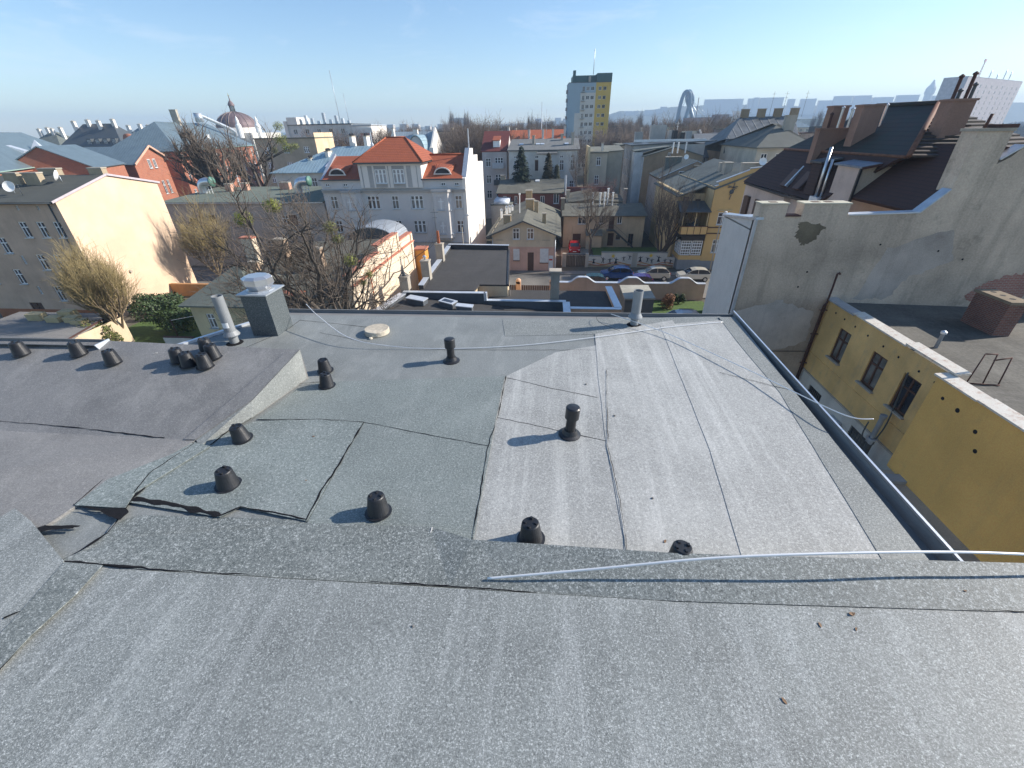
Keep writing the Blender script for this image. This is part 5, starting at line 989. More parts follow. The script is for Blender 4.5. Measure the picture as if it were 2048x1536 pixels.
def ventil(parent, x, y_, z, s_=1):
    mb = MB(); pts = [Vector((-1.1,0,-.2)),Vector((-1.1,0,.7)),Vector((-.7,0,1.3)),Vector((0,0,1.5)),Vector((.8,0,1.5))]; mb.tube(spline([p*s_ for p in pts],5), .62*s_, 14, sm=True); mb.tube([(.75*s_,0,1.5*s_),(.95*s_,0,1.5*s_)], .72*s_, 14, 1); o = mb.build('ventilator', [M['chrome'], plain('green_rim', (.10,.22,.17), .5)], parent); o.location = (x,y_,z)
    m2 = MB()
    for dx in (-.2,.3,.8): m2.bar((dx,-.5,-.1),(dx,-.5,.9), .06)
    m2.bar((-.3,-.5,.4),(.9,-.5,.4),.06); m2.build('stand', M['white'], o)
ventil(b.r,2.6,7.0,9.5,1.0); ventil(b.r,18.5,6.5,9.5,1.0); antenna(b.r,8.6,6,9.2,2.8,M['white'])
# ================================================================ salmon-pale gabled tenement on the left
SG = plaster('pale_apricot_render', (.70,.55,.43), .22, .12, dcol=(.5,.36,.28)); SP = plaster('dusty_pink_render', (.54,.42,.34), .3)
b = B('apricot_gable_tenement', 'three-storey tenement with a blank sunlit apricot gable on the left', -61, 38.9).size(14, 12.1)
V = lambda x: x+61
for x_ in (-52.25,-50.3,-48.5): b.win('f',V(x_),8.65,.85,1.5,glass=M['glass'])
for x_ in (-52.4,-50.5,-48.6): b.win('f',V(x_),5.4,.85,1.6)
for x_ in (-52.55,-50.4,-48.5): b.win('f',V(x_),2.1,.85,1.6)
for x_, z_ in ((-55.6,7.1),(-56.1,3.9),(-58.9,7.1),(-59.4,3.9)): b.win('f',V(x_),z_,.85,1.55)
for x_ in (-59.5,-57.6,-55.6,-53.7,-51.5,-49.3,-47.9): b.win('f',V(x_),11.2,.3,.42,'double',sill=0)
b.win('f',V(-56.6),.1,1.5,1.75,'door',fm=M['brown'],glass=M['brown'],sill=0,name='door'); b.win('f',V(-54.2),6.0,.35,.9,'double',sill=0); b.win('f',V(-54.5),2.8,.35,.9,'double',sill=0)
b.walls(12.0, SP, sides='flb', z0=1.1); b.walls(1.1, plaster('rust_plinth', (.36,.16,.09), .3), sides='flb', name='plinth')
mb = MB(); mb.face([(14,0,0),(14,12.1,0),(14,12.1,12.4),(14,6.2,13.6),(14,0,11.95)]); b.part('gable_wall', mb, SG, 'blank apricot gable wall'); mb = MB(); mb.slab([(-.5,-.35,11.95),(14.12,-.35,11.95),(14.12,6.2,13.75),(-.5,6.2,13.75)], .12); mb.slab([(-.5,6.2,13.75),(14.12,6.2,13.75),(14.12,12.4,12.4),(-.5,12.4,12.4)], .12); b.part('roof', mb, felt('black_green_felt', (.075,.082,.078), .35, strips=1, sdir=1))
mb = MB(); mb.bar((14.14,-.4,11.93),(14.14,6.2,13.76),.06,h=.2); mb.bar((14.14,6.2,13.76),(14.14,12.4,12.4),.06,h=.2); b.part('barge_trim', mb, plain('lilac_trim', (.50,.44,.46), .5)); mb = MB(); mb.tube([(13.2,-.06,11.9),(13.2,-.06,0)], .06, 6); mb.tube([(-.4,-.42,11.85),(14,-.42,11.85)], .07, 6); b.part('drain_pipe', mb, M['darkgrey'])
OB = plaster('old_chimney_render', (.40,.35,.27), .5)
for u, v_, l_ in ((5.3,3.6,1.6),(7.5,3.6,1.7),(6.3,6.3,2.2),(12.0,6.4,1.6)): b.chim(u,v_,l_,.6,12.2,14.2 if v_ < 5 else 14.4,OB,cap=.05)
dish(b.r,8.1,1.6,12.6,.5,rad(20)); dish(b.r,10.6,4.4,13.3,.5,rad(-60)); antenna(b.r,4.5,2.8,12.6,1.9); antenna(b.r,9.5,1.2,12.2,1.2); mb = MB(); mb.lathe([(.16,0),(.14,.15)], 12); o = b.part('wall_lamp', mb, M['concrete']); o.location = (14.02,3.9,4.2); o.rotation_euler = (0,math.pi/2,0)
# small sheds at the left below
b = B('brick_shed', 'low flat shed with lumpy stone blocks on its roof at the left', -50, 28.2).size(10.5, 5.0); b.walls(2.85, M['cream']); mb = MB(); mb.slab([(-.2,-.2,2.9),(10.7,-.2,2.9),(9.6,5.2,3.05),(-.2,5.2,3.05)], .15); b.part('roof', mb, felt('pale_grey_felt', (.20,.20,.205), .3)); mb = MB(); mb.bar((10.7,-.2,2.95),(9.6,5.2,3.1),.08,h=.12); b.part('roof_edge', mb, M['rust'])
for i, (u, v_, l_, zz) in enumerate(((5.2,2.9,1.3,.45),(6.0,3.5,1.3,.8),(7.0,2.9,1.2,.5),(7.9,2.6,1.2,.35),(3.0,3.2,1.4,.6))): mb = MB(); mb.slab([(u,v_,3.0+zz),(u+l_,v_,3.0+zz),(u+l_,v_+.7,3.05+zz),(u,v_+.7,3.05+zz)], zz); b.part('stone_block', mb, plaster('sandy_stone', (.50,.43,.27), .5))
b = B('garden_cottage', 'tiny cream cottage with a dark hipped roof behind the grey chimney', -30.2, 31.0).size(5.5, 6.5); b.win('f',1.2,2.9,.7,1.3); b.walls(5.0, plaster('cream_yellow', (.62,.56,.38), .35)); b.part('roof', b.hip(7.3,5.05,ov=.5,al=2.6,ar=2.2), felt('old_green_felt', (.13,.15,.14), .4)); mb = MB(); mb.box(-2.8,-.3,-.9,-.75,1.1,2.3); mb.bar((-2.8,-.8,2.35),(0,-.8,2.35),.2,1,h=.08); b.part('low_wall', mb, [WH, M['rust']])
t = empty('washing_line', 'thin rail of a washing line in the dark yard', 'washing line', (-33,31.5,0)); MB().bar((0,0,0),(0,0,3.4),.06).build('post', M['rust'], t); MB().bar((0,0,3.3),(3.6,.4,3.9),.04).build('rail', M['zinc'], t)
# ================================================================ sunlit house with stepped red-capped parapet
SW = plaster('sunlit_cream_render', (.74,.66,.55), .35, .08, dcol=(.45,.38,.32)); RC = plaster('pinkish_red_coping', (.52,.22,.16), .4)
b = B('stepped_parapet_house', 'cream house with stepped parapet capped in red behind the bare trees', -16, 0)
ol = [(31.6,0),(31.6,7.3),(34.4,7.45),(34.5,7.6),(38.1,7.5),(38.2,8.2),(43.5,8.15),(43.6,7.35),(48,7.3),(48,0)]
mb = MB(); n = len(ol); vs = [(0,y_,z_) for y_, z_ in ol]+[(-.4,y_,z_) for y_, z_ in ol]; mb.idx(vs, [tuple(range(n))[::-1], tuple(range(n,2*n))]+[(i,(i+1)%n,n+(i+1)%n,n+i) for i in range(n)]); b.part('parapet_wall', mb, SW)
for p, q, z_ in ((31.5,34.5,7.38),(34.5,38.2,7.62),(38.0,43.6,8.24),(43.6,48.1,7.4)): mb = MB(); mb.bar((-.2,p,z_),(-.2,q,z_),.6,h=.1); b.part('coping', mb, RC)
mb = MB(); mb.box(0,.18,31.6,48.1,6.3,6.45); mb.box(0,.28,31.6,48.15,6.45,6.55,1); b.part('cornice', mb, [SW, RC]); mb = MB(); mb.box(-.1,.12,47.6,48.1,0,7.3); mb.box(-.1,.1,43.3,43.7,6.5,8.2); b.part('pilaster', mb, SW)
for yy in (36.5,39.8,43,45.8): addwin(b.r,.02,yy,3.6,.9,1.7,'cross',math.pi/2,sill=2)
mb = MB(); mb.tube([(.15,35.2,6.2),(.15,35.2,0)], .06, 6); b.part('drain_pipe', mb, plaster('clay_red', (.36,.13,.07), .3))
mb = MB(); mb.box(-13,-.4,31.7,48,0,5.4); b.part('side_wall', mb, plaster('damp_grey_render', (.30,.28,.26), .5)); mb = MB(); mb.slab([(-13.2,31.5,5.2),(-.4,31.5,5.7),(-.4,48,6.8),(-13.2,48,6.3)], .15); b.part('roof', mb, felt('mossy_felt', (.11,.115,.10), .5, strips=1, lite=(.21,.21,.18))); mb = MB(); mb.slab([(-9,31.4,5.7),(-4.5,31.4,5.8),(-4.2,32.0,6.0),(-9,32.0,5.9)], .12); b.part('ridge_patch', mb, RC)
mb = MB()
for i in range(12):
    a0, a1 = math.pi*i/12, math.pi*(i+1)/12; mb.slab([(-5.8-2.9*math.cos(a0),50.5,5.9+1.5*math.sin(a0)),(-5.8-2.9*math.cos(a1),50.5,5.9+1.5*math.sin(a1)),(-5.8-2.9*math.cos(a1),55.5,5.9+1.5*math.sin(a1)),(-5.8-2.9*math.cos(a0),55.5,5.9+1.5*math.sin(a0))][::-1], .08)
mb.face([(-5.8-2.85*math.cos(math.pi*i/12),50.6,5.9+1.45*math.sin(math.pi*i/12)) for i in range(13)], 1); mb.box(-8.7,-2.9,50.6,55.4,0,5.95,1); o = b.part('arched_annex', mb, [M['zinc'], M['darkgrey']])
mb = MB(); mb.box(.1,1.3,48.2,49.6,0,5.4); mb.box(.0,1.4,48.1,49.7,5.4,5.55,1); b.part('orange_porch', mb, [plaster('bright_orange_render', (.75,.36,.10), .2), RC])
for (x_,yy,w_,z0,z1) in ((-12.6,42,1.1,5.8,7.9),(-6.3,38,.8,6.2,8.0),(-11.5,36,.7,5.6,7.2)): b.chim(x_,yy,w_,w_*.8,z0,z1,plaster('peeling_render', (.52,.40,.31), .7),cap=.05)
t = empty('tall_chimney_slab', 'leaning white rendered chimney stack left of the bare trees', 'chimney', (-31.5,42.5,0)); MB().box(-.6,.6,-.35,.35,0,7.9).build('stack', SW, t); MB().box(-.7,.7,-.45,.45,7.9,8.05).build('cap', RC, t)
# ================================================================ second and third rows of houses
def blk(name, label, A, C, y, D, group=None, z=None):
    a = P(*A, y=y); c = P(*C, y=y); b = B(name, label, a.x, y, 0, group=group); b.size(c.x-a.x, D); b.H = z or (a.z+c.z)/2; return b
def grid(b, side, n, rows, w, h, kind='double', z0=None, dz=3.2, m0=1.2, L_=None, **k):
    L_ = L_ or (b.W if side in 'fb' else b.D); top = (z0 if z0 is not None else b.H-1.2-h)
    for r in range(rows):
        for i in range(n): b.win(side, m0+(L_-2*m0-w)*(i/(n-1) if n > 1 else .5), top-r*dz, w, h, kind, **k)
def flat(b, m=None, ov=.2, t=.25, rise=.0):
    mb = MB(); mb.slab([(-ov,-ov,b.H+.1),(b.W+ov,-ov,b.H+.1),(b.W+ov,b.D+ov,b.H+.1+rise),(-ov,b.D+ov,b.H+.1+rise)], t); return b.part('roof', mb, m or M['felt'])
CRM = plaster('warm_white_render', (.56,.53,.47), .35); GRY = plaster('cool_grey_render', (.42,.43,.44), .4); BGE = plaster('beige_old_render', (.46,.41,.33), .45); WHT = plaster('cold_white_render', (.64,.66,.67), .2); BRN = plaster('brown_old_render', (.30,.245,.18), .5)
DF = felt('old_dark_felt', (.125,.145,.14)); RBK = brickmat('red_brick', (.42,.115,.05), (.33,.09,.045), (.38,.27,.20), bw=.5, bh=.16, ms=.02, soot=.35); SB = seammat('blue_green_sheet', (.185,.245,.27), .6); SBL = seammat('pale_blue_sheet', (.33,.45,.50), .6, metal=.3)
# slate-blue hipped house behind the long flat block
b = B('blue_roofed_house', 'white house with a pale blue sheet metal hipped roof', -48.9, 78).size(22, 13); b.H = 11.3
b.win('f',6.4,8.7,1.0,1.8).win('f',10,8.7,1.0,1.8); b.walls(11.3, WHT); b.part('roof', b.hip(15.0,11.35,ov=.6,al=9,ar=3), SBL)
for u,v_,z_ in ((8.2,3.4,14.4),(11.5,7,16.6),(14.2,7,16.6),(5.2,2.6,13.4)):
    b.chim(u,v_,.6,1.6,11.5,z_,LW,pots=0); 
    for k in range(3): MB().lathe([(.18,z_),(.22,z_+.25),(.05,z_+.45)], 7, (u+.3,v_+.3+k*.5,0)).build('chimney_pot', M['black'], b.r)
mb = MB(); mb.slab([(9.5,-.2,12.2),(16,-.2,12.2),(16,5,14.0),(9.5,5,14.0)], .2); b.part('rear_dormer_roof', mb, plain('lavender_sheet', (.50,.50,.58), .5))
b.part('flue_pipe', MB().lathe([(.3,12),(.3,15.3),(.12,15.6),(.1,17.2)], 10, (17.6,2,0)), M['zinc'])
b = B('beige_side_house', 'grey beige five-storey house with a peeling sunlit side wall', -71.8, 110).size(15, 9.6); b.H = 16.3
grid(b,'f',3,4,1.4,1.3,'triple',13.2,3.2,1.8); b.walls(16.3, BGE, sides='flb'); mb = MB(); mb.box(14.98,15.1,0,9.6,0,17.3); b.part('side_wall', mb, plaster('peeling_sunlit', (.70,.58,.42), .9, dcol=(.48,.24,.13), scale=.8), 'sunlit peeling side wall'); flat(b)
b = B('white_clinic', 'bright white stepped clinic block with roof plant', -86.3, 150).size(22, 16); b.H = 19.6
grid(b,'f',5,4,1.3,1.4,'double',17.0,3.3,2.5); b.walls(19.6, WHT); flat(b, M['darkgrey']); mb = MB(); mb.box(1.2,4.5,-.3,8,19.6,21.6); mb.box(0,1.0,-.4,6,12,20.6); b.part('stair_head', mb, LW)
for k in range(9): x_ = 4+k*2.0; h_ = [1.2,2.4,1.6,.9,3.0,1.2,2.2,1.4,.8][k]; MB().box(x_,x_+.7,2,3,19.7,19.7+h_).build('roof_plant', M['coping'] if k % 2 else M['zinc'], b.r)
b.part('antenna_mast', MB().tube([(15.0,8,19.5),(14.6,8,34)], .09, 4), M['zinc']); b.part('antenna_mast', MB().tube([(18.0,8,19.5),(17.7,8,28)], .07, 4), M['zinc'])
b = B('white_clinic_wing', 'white clinic wing with a red striped balcony front', -64.3, 150).size(6.2, 14); b.H = 19.2; b.win('f',1,15,1.6,1.4,'triple'); b.walls(18.9, LW); flat(b, M['coping']); mb = MB(); mb.box(2.2,6.8,-1.2,0,17.0,18.3); mb.box(2.4,6.6,-.8,0,14.6,14.9); b.part('balcony', mb, LW); mb = MB(); mb.box(2.7,6.5,-.7,-.6,14.9,16.9); b.part('striped_screen', mb, plain('pinkish_screen', (.55,.30,.30), .6))
b = B('curved_gable_house', 'white house with pale sheet roof and an arched dormer behind the orange roofs', -38.2, 105).size(10, 14); b.H = 12.2; b.walls(12.2, LV); b.part('roof', b.gable_x(17.1,12.2,ov=.3), seammat('pale_grey_sheet', (.40,.46,.48), .6))
mb = MB(); mb.slab([(10.3,-1,0),(10.3,14.5,0),(10.3,14.5,12),(10.3,6.5,17.9),(10.3,-1,12.0)], .4, d=(-.4,0,0)); mb.box(10.31,11.2,-1,1,0,14); b.part('white_gable', mb, LW)
mb = MB(); k=12
for i in range(k):
    a0, a1 = math.pi*i/k, math.pi*(i+1)/k; mb.slab([(7.3-1.8*math.cos(a0),-.8,12.8+3.5*math.sin(a0)),(7.3-1.8*math.cos(a1),-.8,12.8+3.5*math.sin(a1)),(7.3-1.8*math.cos(a1),6,12.8+3.5*math.sin(a1)),(7.3-1.8*math.cos(a0),6,12.8+3.5*math.sin(a0))][::-1], .2)
mb.face([(7.3-1.7*math.cos(math.pi*i/12),-.5,12.8+3.4*math.sin(math.pi*i/12)) for i in range(13)], 1); o = b.part('arched_dormer', mb, [SBL, LV]); addwin(o,6.4,-.65,13.0,.6,1.2); addwin(o,7.5,-.65,13.0,.6,1.2)
b.chim(5.2,5.5,1.0,.8,14,17.6,LW); b.chim(.3,5,.5,.8,14,17.9,LW)
b = B('small_gable_house', 'little house with a pointed gable and dark roof right of the arched dormer', -31.2, 118).size(4.2, 9); b.H = 11; b.walls(13.2, LV, ze={'f': [(0,13.2),(.4,13.4),(1.5,16),(2.6,14.2),(4.2,14.2)]}); b.part('roof', b.gable_x(14.8,13.2), M['darkgrey']); b.chim(2.6,2,1.5,1,11,14.8,LW)
# dome church
t = empty('domed_church', 'church with a dark ribbed dome and lantern on the left skyline', 'church', (-154,226,0)); MB().box(-14,14,-12,12,0,18).build('nave', WHT, t); MB().lathe([(9.2,16),(9.2,20.2)], 20).build('drum', LW, t)
pr = [(9.0*math.cos(a*math.pi/2/9), 20.1+6.6*math.sin(a*math.pi/2/9)) for a in range(9)]+[(.9,26.9)]
d_ = MB().lathe(pr, 28, sm=False).build('dome', plain('old_copper_dome', (.17,.12,.12), .6, .2, var=.25, scale=.4), t); rb = MB()
for k in range(14):
    a_ = k*2*math.pi/14; rb.tube([((r_+.06)*math.cos(a_),(r_+.06)*math.sin(a_),z_+.05) for r_, z_ in pr], .12, 4)
rb.build('ribs', plain('dome_rib', (.28,.22,.20), .6), d_)
l_ = MB()
for k in range(8): a_ = k*math.pi/4; l_.tube([(1.0*math.cos(a_),1.0*math.sin(a_),26.8),(1.0*math.cos(a_),1.0*math.sin(a_),29.2)], .16, 5)
l_.lathe([(1.3,26.7),(1.3,27.0)], 12); l_.build('lantern', M['darkgrey'], t); MB().lathe([(1.45,29.1),(1.3,29.8),(.8,30.7),(.25,31.3),(.12,33)], 12).build('lantern_cap', plain('old_copper_dome', (.17,.12,.12)), t)
MB().bar((-.5,0,33.1),(.5,0,33.1),.16).build('cross', plain('gilded', (.6,.45,.15), .3, .8), t); MB().tube([(0,0,32.6),(0,0,34)], .09, 5).build('cross', plain('gilded', (.6,.45,.15)), t)
for x_, y_ in ((10,-14),(14,-6)): MB().lathe([(1.2,16),(1.2,21),(.7,21.6),(.7,23),(.1,24.5)], 10, (x_,y_,0)).build('corner_turret', M['white'], t)
# brick complex on the left
def brick_house(label, A, C, z, D, zr, n, rows, hip=True, z_top=None, **k):
    b = face_b('brick_building', label, A, C, z, D); b.H = z; w = b.W; grid(b,'f',n,rows,1.25,2.2,'cross',z-3.0,4.0,1.6,w,sill=2)
    b.walls(z-.25, RBK); b.band(z-.55,.3,.2,'f',RBK,'brick_cornice'); b.band(z-4.4,.18,.1,'f',brickmat('red_brick', (.4,.1,.05),(.3,.1,.05)),'string_course'); b.part('roof', b.hip(zr,z,ov=.5,al=D*.7,ar=D*.7) if hip else b.gable_x(zr,z,ov=.4), SB); mb = MB(); mb.bar((-.5,-.6,z),(w+.5,-.6,z),.14); b.part('gutter', mb, plain('verdigris', (.28,.40,.34), .6)); return b
def extend(A, C, k):   # point beyond C along the picture line, for facades that leave the frame
    return (C[0]+(A[0]-C[0])*k, C[1]+(A[1]-C[1])*k)
b1 = brick_house('long red brick building with blue metal roof and a spired dormer at far left', extend((0,343),(190,318),1.35), (190,318), 12.6, 15, 18.4, 9, 2)
u0 = b1.W*.62; mb = MB(); mb.box(u0-.8,u0+.8,1.6,5,13.2,15.2); o = b1.part('dormer', mb, M['white']); mb = MB(); vs = [(u0-.95,1.4,15.2),(u0+.95,1.4,15.2),(u0+.95,3.4,15.2),(u0-.95,3.4,15.2),(u0,2.3,17.0)]; mb.idx(vs, [(0,1,4),(1,2,4),(2,3,4),(3,0,4)]); mb.build('spire_roof', M['coping'], o); addwin(o,u0-.6,1.42,13.7,1.2,1.5)
mb = MB(); mb.slab([(u0-7,2.2,15.2),(u0-5,2.2,15.2),(u0-5,5.4,16.6),(u0-7,5.4,16.6)], .5); b1.part('roof_hatch', mb, M['coping'])
b3 = brick_house('tall red brick wing with a pale blue roof behind the massive bare tree', (353,302), (505,290.5), 14.0, 16, 20.5, 11, 3)
u0 = b3.W*.5; mb = MB(); mb.box(u0-.9,u0+.9,2.5,5.5,14.6,17.4); o = b3.part('dormer', mb, M['white']); addwin(o,u0-.5,2.38,15.2,1,1.5); b3.chim(b3.W*.42,7,1.2,1.6,18,23.5,CG)
mb = MB(); mb.tube([(b3.W*.62,6,20.6),(b3.W*.62,6,23.0)], 1.1, 14); mb.tube(spline([Vector((b3.W*.62,6,22.6)),Vector((b3.W*.70,4,21.0)),Vector((b3.W*.82,1.5,18.5)),Vector((b3.W*.84,1.2,16.8))],5), .5, 8); b3.part('roof_duct', mb, M['zinc'])
a = P(352,320,y=114); zc = a.z; q_ = P(268,328,z=zc)
b2 = B('brick_gable_building', 'red brick gabled front with tall arched windows between the two brick wings', q_.x, q_.y, math.atan2(a.y-q_.y, a.x-q_.x)).size((a-q_).length, 14)
w = b2.W
for f_ in (.30,.42): addwin(b2.r,w*f_,-.13,zc-1.2,.9,1.9,'double')
for f_ in (.14,.26,.44,.56,.8): b2.win('f',w*f_,zc-7.0,.95,3.0,'cross')
b2.walls(zc, RBK, ze={'f': [(0,zc),(w*.42,zc+3.2),(w*.84,zc+.1),(w,zc+.1)]}); mb = MB(); mb.slab([(-.4,-.5,zc-.1),(w*.42,-.5,zc+3.4),(w*.42,14,zc+3.4),(-.4,14,zc-.1)], .2); mb.slab([(w*.42,-.5,zc+3.4),(w*.86,-.5,zc),(w*.86,14,zc),(w*.42,14,zc+3.4)], .2); b2.part('roof', mb, SB); mb = MB(); mb.bar((-.4,-.55,zc-.1),(w*.42,-.55,zc+3.4),.15,h=.4); mb.bar((w*.42,-.55,zc+3.4),(w*.84,-.55,zc+.1),.15,h=.4); b2.part('barge_coping', mb, plaster('pink_stone', (.60,.40,.32), .3))
bl = face_b('brick_link', 'lower brick link with blue sheet roof left of the brick gable', (188,333), (246,325), 12.4, 14); bl.H = 12.4; bl.walls(12.4, RBK); bl.part('roof', bl.gable_x(16.0,12.4,ov=.4), SB)
# more roofs on the far left skyline
for (lab, A, C, yy, zr, nm, m1, m2) in (('dark mansard house with a row of dormers on the left skyline',(122,296),(245,290),175,22.0,'mansard_house',BGE,M['darkgrey']),('dark slate roofed house beside the round brick gable',(232,292),(330,284),190,20.5,'slate_house',BGE,SB),
   ('house with pale chimneys left of the dark mansard',(55,292),(120,290),190,20.0,'chimney_house',CRM,DF),('distant reddish block at the left edge',(-40,292),(20,288),260,20.5,'red_block',RBK,M['rust']),('hazy stepped tower block peeping over the brick roofs',(272,272),(335,268),330,20,'stepped_block',GRY,GRY),('dark flat roofed hall behind the stepped block',(250,281),(345,276),240,19,'flat_hall',GRY,M['darkgrey'])):
    b = blk(nm, lab, A, C, yy, 14); h_ = b.H; b.walls(h_, m1)
    if nm in ('stepped_block','flat_hall','red_block'):
        flat(b, m2)
        if nm == 'stepped_block': MB().box(b.W*.25,b.W*.7,1,8,h_,h_+4).build('roof_block', m1, b.r); MB().box(b.W*.75,b.W*.95,1,6,h_,h_+2.5).build('roof_block', m1, b.r)
    else:
        b.part('roof', b.hip(zr,h_,ov=.4), m2)
        for i in range(4): b.chim(b.W*(.15+.2*i),5+i % 2,1.3,1,h_,zr+1.0+.4*(i % 2),LW,pots=2)
        if nm == 'mansard_house':
            for i in range(4): x_ = b.W*(.45+.13*i); o = MB().box(x_,x_+1.8,.4,3.5,h_+.3,h_+2.6).build('dormer', M['darkgrey'], b.r); addwin(o,x_+.3,.3,h_+.5,1.2,1.7)
t = empty('round_brick_gable', 'round-topped brick parapet gable with pale edging on the left skyline', 'gable', P(259,286,y=150)); t.location.z = 0; zz_ = P(259,286,y=150).z; mb = MB(); mb.tube([(0,0,zz_+1),(0,1,zz_+1)], 1.7, 18); mb.box(-1.2,1.2,0,1,zz_-6,zz_+1); mb.slab([(-9,0,zz_-6.0),(-1,0,zz_+.3),(-1,0,zz_-2),(-9,0,zz_-7)], 1); mb.box(-9,1,0,1,0,zz_-6); mb.build('gable', RBK, t)
# ---- centre: red house, white tenement, low brick house etc
b = B('red_roofed_tenement', 'grey white tenement with dark red roof and balconies left of the spruces', -15.6, 100).size(5.2, 12); b.H = 13.4
for z_ in (10.4,7.2,4.2): b.win('f',.7,z_,1.1,1.6); b.win('f',2.7,z_,1.7,1.7,'triple')
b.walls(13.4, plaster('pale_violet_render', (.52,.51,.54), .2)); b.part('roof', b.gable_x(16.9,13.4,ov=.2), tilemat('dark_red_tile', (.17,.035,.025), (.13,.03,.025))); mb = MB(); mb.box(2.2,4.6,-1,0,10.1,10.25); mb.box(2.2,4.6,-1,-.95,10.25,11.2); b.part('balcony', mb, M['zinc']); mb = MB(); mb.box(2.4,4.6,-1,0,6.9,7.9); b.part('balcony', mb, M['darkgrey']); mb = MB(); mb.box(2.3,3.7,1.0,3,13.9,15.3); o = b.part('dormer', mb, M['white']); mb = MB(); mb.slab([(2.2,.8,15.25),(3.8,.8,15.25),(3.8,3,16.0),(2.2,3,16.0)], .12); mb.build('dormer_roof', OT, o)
b = B('white_rear_tenement', 'white three-storey tenement behind the spruce trees with skylights in a grey roof', -9.45, 95).size(13.7, 10); b.H = 13.6
for u in (1.0,5.2,10.1,12.2):
    b.win('f',u,12.1,.7,.5,'double',sill=0)
    if u != 5.2: b.win('f',u,9.9,.85,1.9,'cross'); b.win('f',u,6.3,.85,1.8,'cross')
    else: b.win('f',u,9.9,.9,1.9,'double',fm=M['brown'],glass=M['brown']); b.win('f',u,6.3,.9,1.6)
b.walls(13.5, WHT); mb = MB(); mb.slab([(-.3,-.3,13.6),(14,-.3,13.6),(14,10,15.3),(-.3,10,15.3)], .2); b.part('roof', mb, felt('slate_felt', (.15,.16,.17), .3)); mb = MB(); mb.box(5.9,9.3,-.9,0,0,13.0); b.part('bay', mb, WHT); mb = MB(); mb.slab([(5.6,-1.2,13.0),(9.6,-1.2,13.0),(9.4,1.5,13.9),(5.8,1.5,13.9)], .15); b.part('bay_roof', mb, felt('slate_felt', (.15,.16,.17))); addwin(b.r,7.2,-1.0,11.6,.9,.8,'double')
for u in (1.8,5.2,6.1,11): MB().slab([(u,4,14.45),(u+.8,4,14.45),(u+.8,5,14.62),(u,5,14.62)], .12).build('skylight', M['coping'], b.r)
for u, v_, z_ in ((4.4,4.5,16.0),(12.3,3.5,16.4),(10.2,8,16.2)): b.chim(u,v_,.5,.9,14,z_,CG)
b.part('antenna_mast', MB().tube([(7.2,6,14.5),(7.2,6,20.5)], .04, 4), M['zinc'])
b = blk('long_orange_roof', 'long building with bright orange roof and dormers behind the white rear tenement', c2_ if False else (1016,288), (1128,285), 122, 12); b.H -= .5; b.walls(b.H, WHT); b.part('roof', b.gable_x(b.H+3.4,b.H,ov=.3,ry=.5), tilemat('bright_orange_tile', (.50,.14,.06), (.42,.12,.05)))
for f_ in (.05,.86): o = MB().box(b.W*f_,b.W*f_+2.6,-.5,4,0,b.H+.5).build('wing', WHT, b.r); MB().slab([(b.W*f_-.3,-.8,b.H+.4),(b.W*f_+2.9,-.8,b.H+.4),(b.W*f_+1.7,4,b.H+3.0),(b.W*f_+.9,4,b.H+3.0)], .15).build('wing_roof', tilemat('bright_orange_tile', (.5,.14,.06),(.4,.1,.05)), o)
for f_ in (-.02,.35,.6,.78,.99): b.chim(b.W*f_,2,.5,.9,b.H,b.H+3.6+.6*(f_ in (-.02,.99)),WHT)
b = B('low_brick_house', 'low dark red brick house with a grey felt roof in front of the spruces', -10.5, 84).size(12, 7)
for u, w_, h_ in ((1.0,.6,1.3),(3.0,.55,1.3),(6.0,.7,.9),(7.8,.75,1.3),(10.2,1.0,1.7)): b.win('f',u,5.3,w_,h_,'double')
b.walls(7.1, brickmat('dark_red_brick', (.20,.055,.04), (.15,.045,.035), (.2,.14,.12), bw=.4, bh=.12)); mb = MB(); mb.slab([(-.3,-.4,7.15),(12.1,-.4,7.15),(12.1,7,8.8),(-.3,7,8.8)], .15); b.part('roof', mb, GF); MB().slab([(6.6,5.4,8.55),(7.4,5.4,8.55),(7.4,6.3,8.75),(6.6,6.3,8.75)], .1).build('skylight', M['white'], b.r); b.chim(-.2,6.6,.9,.6,8,9.5,BGE); b.part('flue_pipe', MB().lathe([(.2,5),(.2,9.8)], 10, (12.3,2,0)), M['zinc']); b.chim(12.5,-.5,.6,.6,4,7.6,BGE)
t = empty('brick_yard_wall', 'dark red brick yard wall with a grey steel door', 'wall', (1.8,88,0)); MB().box(0,8.2,0,.4,0,7.6).build('wall', MC['dark_red_brick'], t); MB().box(3.0,5.0,-.06,.02,4.5,7.4).build('steel_door', plain('blue_steel', (.16,.20,.24), .5), t)
b = B('narrow_cream_house', 'narrow cream house end with two tall windows and a bright firewall edge', 6.5, 95).size(3.4, 9); b.H = 13
b.win('f',1.35,10.7,.85,1.5).win('f',1.2,7.3,.85,1.7); b.walls(12.9, plaster('pale_cream_grey', (.50,.47,.40), .25)); mb = MB(); mb.box(-.3,.0,-.4,9,0,14.0); b.part('firewall', mb, plaster('butter_render', (.62,.55,.38), .3)); flat(b, M['felt'], rise=.6); b.chim(2.2,1,.4,.4,13,14.6,WHT)
mb = MB(); mb.box(3.4,6.4,1.0,9,0,13.0); b.part('rear_wing', mb, plaster('grey_green_render', (.37,.37,.33), .3)); mb = MB(); mb.slab([(3.0,.8,13.1),(6.6,.8,13.3),(6.6,9,13.9),(3.0,9,13.9)], .2); b.part('rear_roof', mb, M['felt'])
b = B('grey_long_tenement', 'long pale grey tenement seen end on with rows of windows down its left side', 15.5, 100).size(14, 13); b.H = 14
for z_ in (11.2,8.0,4.8): 
    for u in (.8,3.2,5.6,8.0,10.4): b.win('l',u,z_,1.0,1.7,'double')
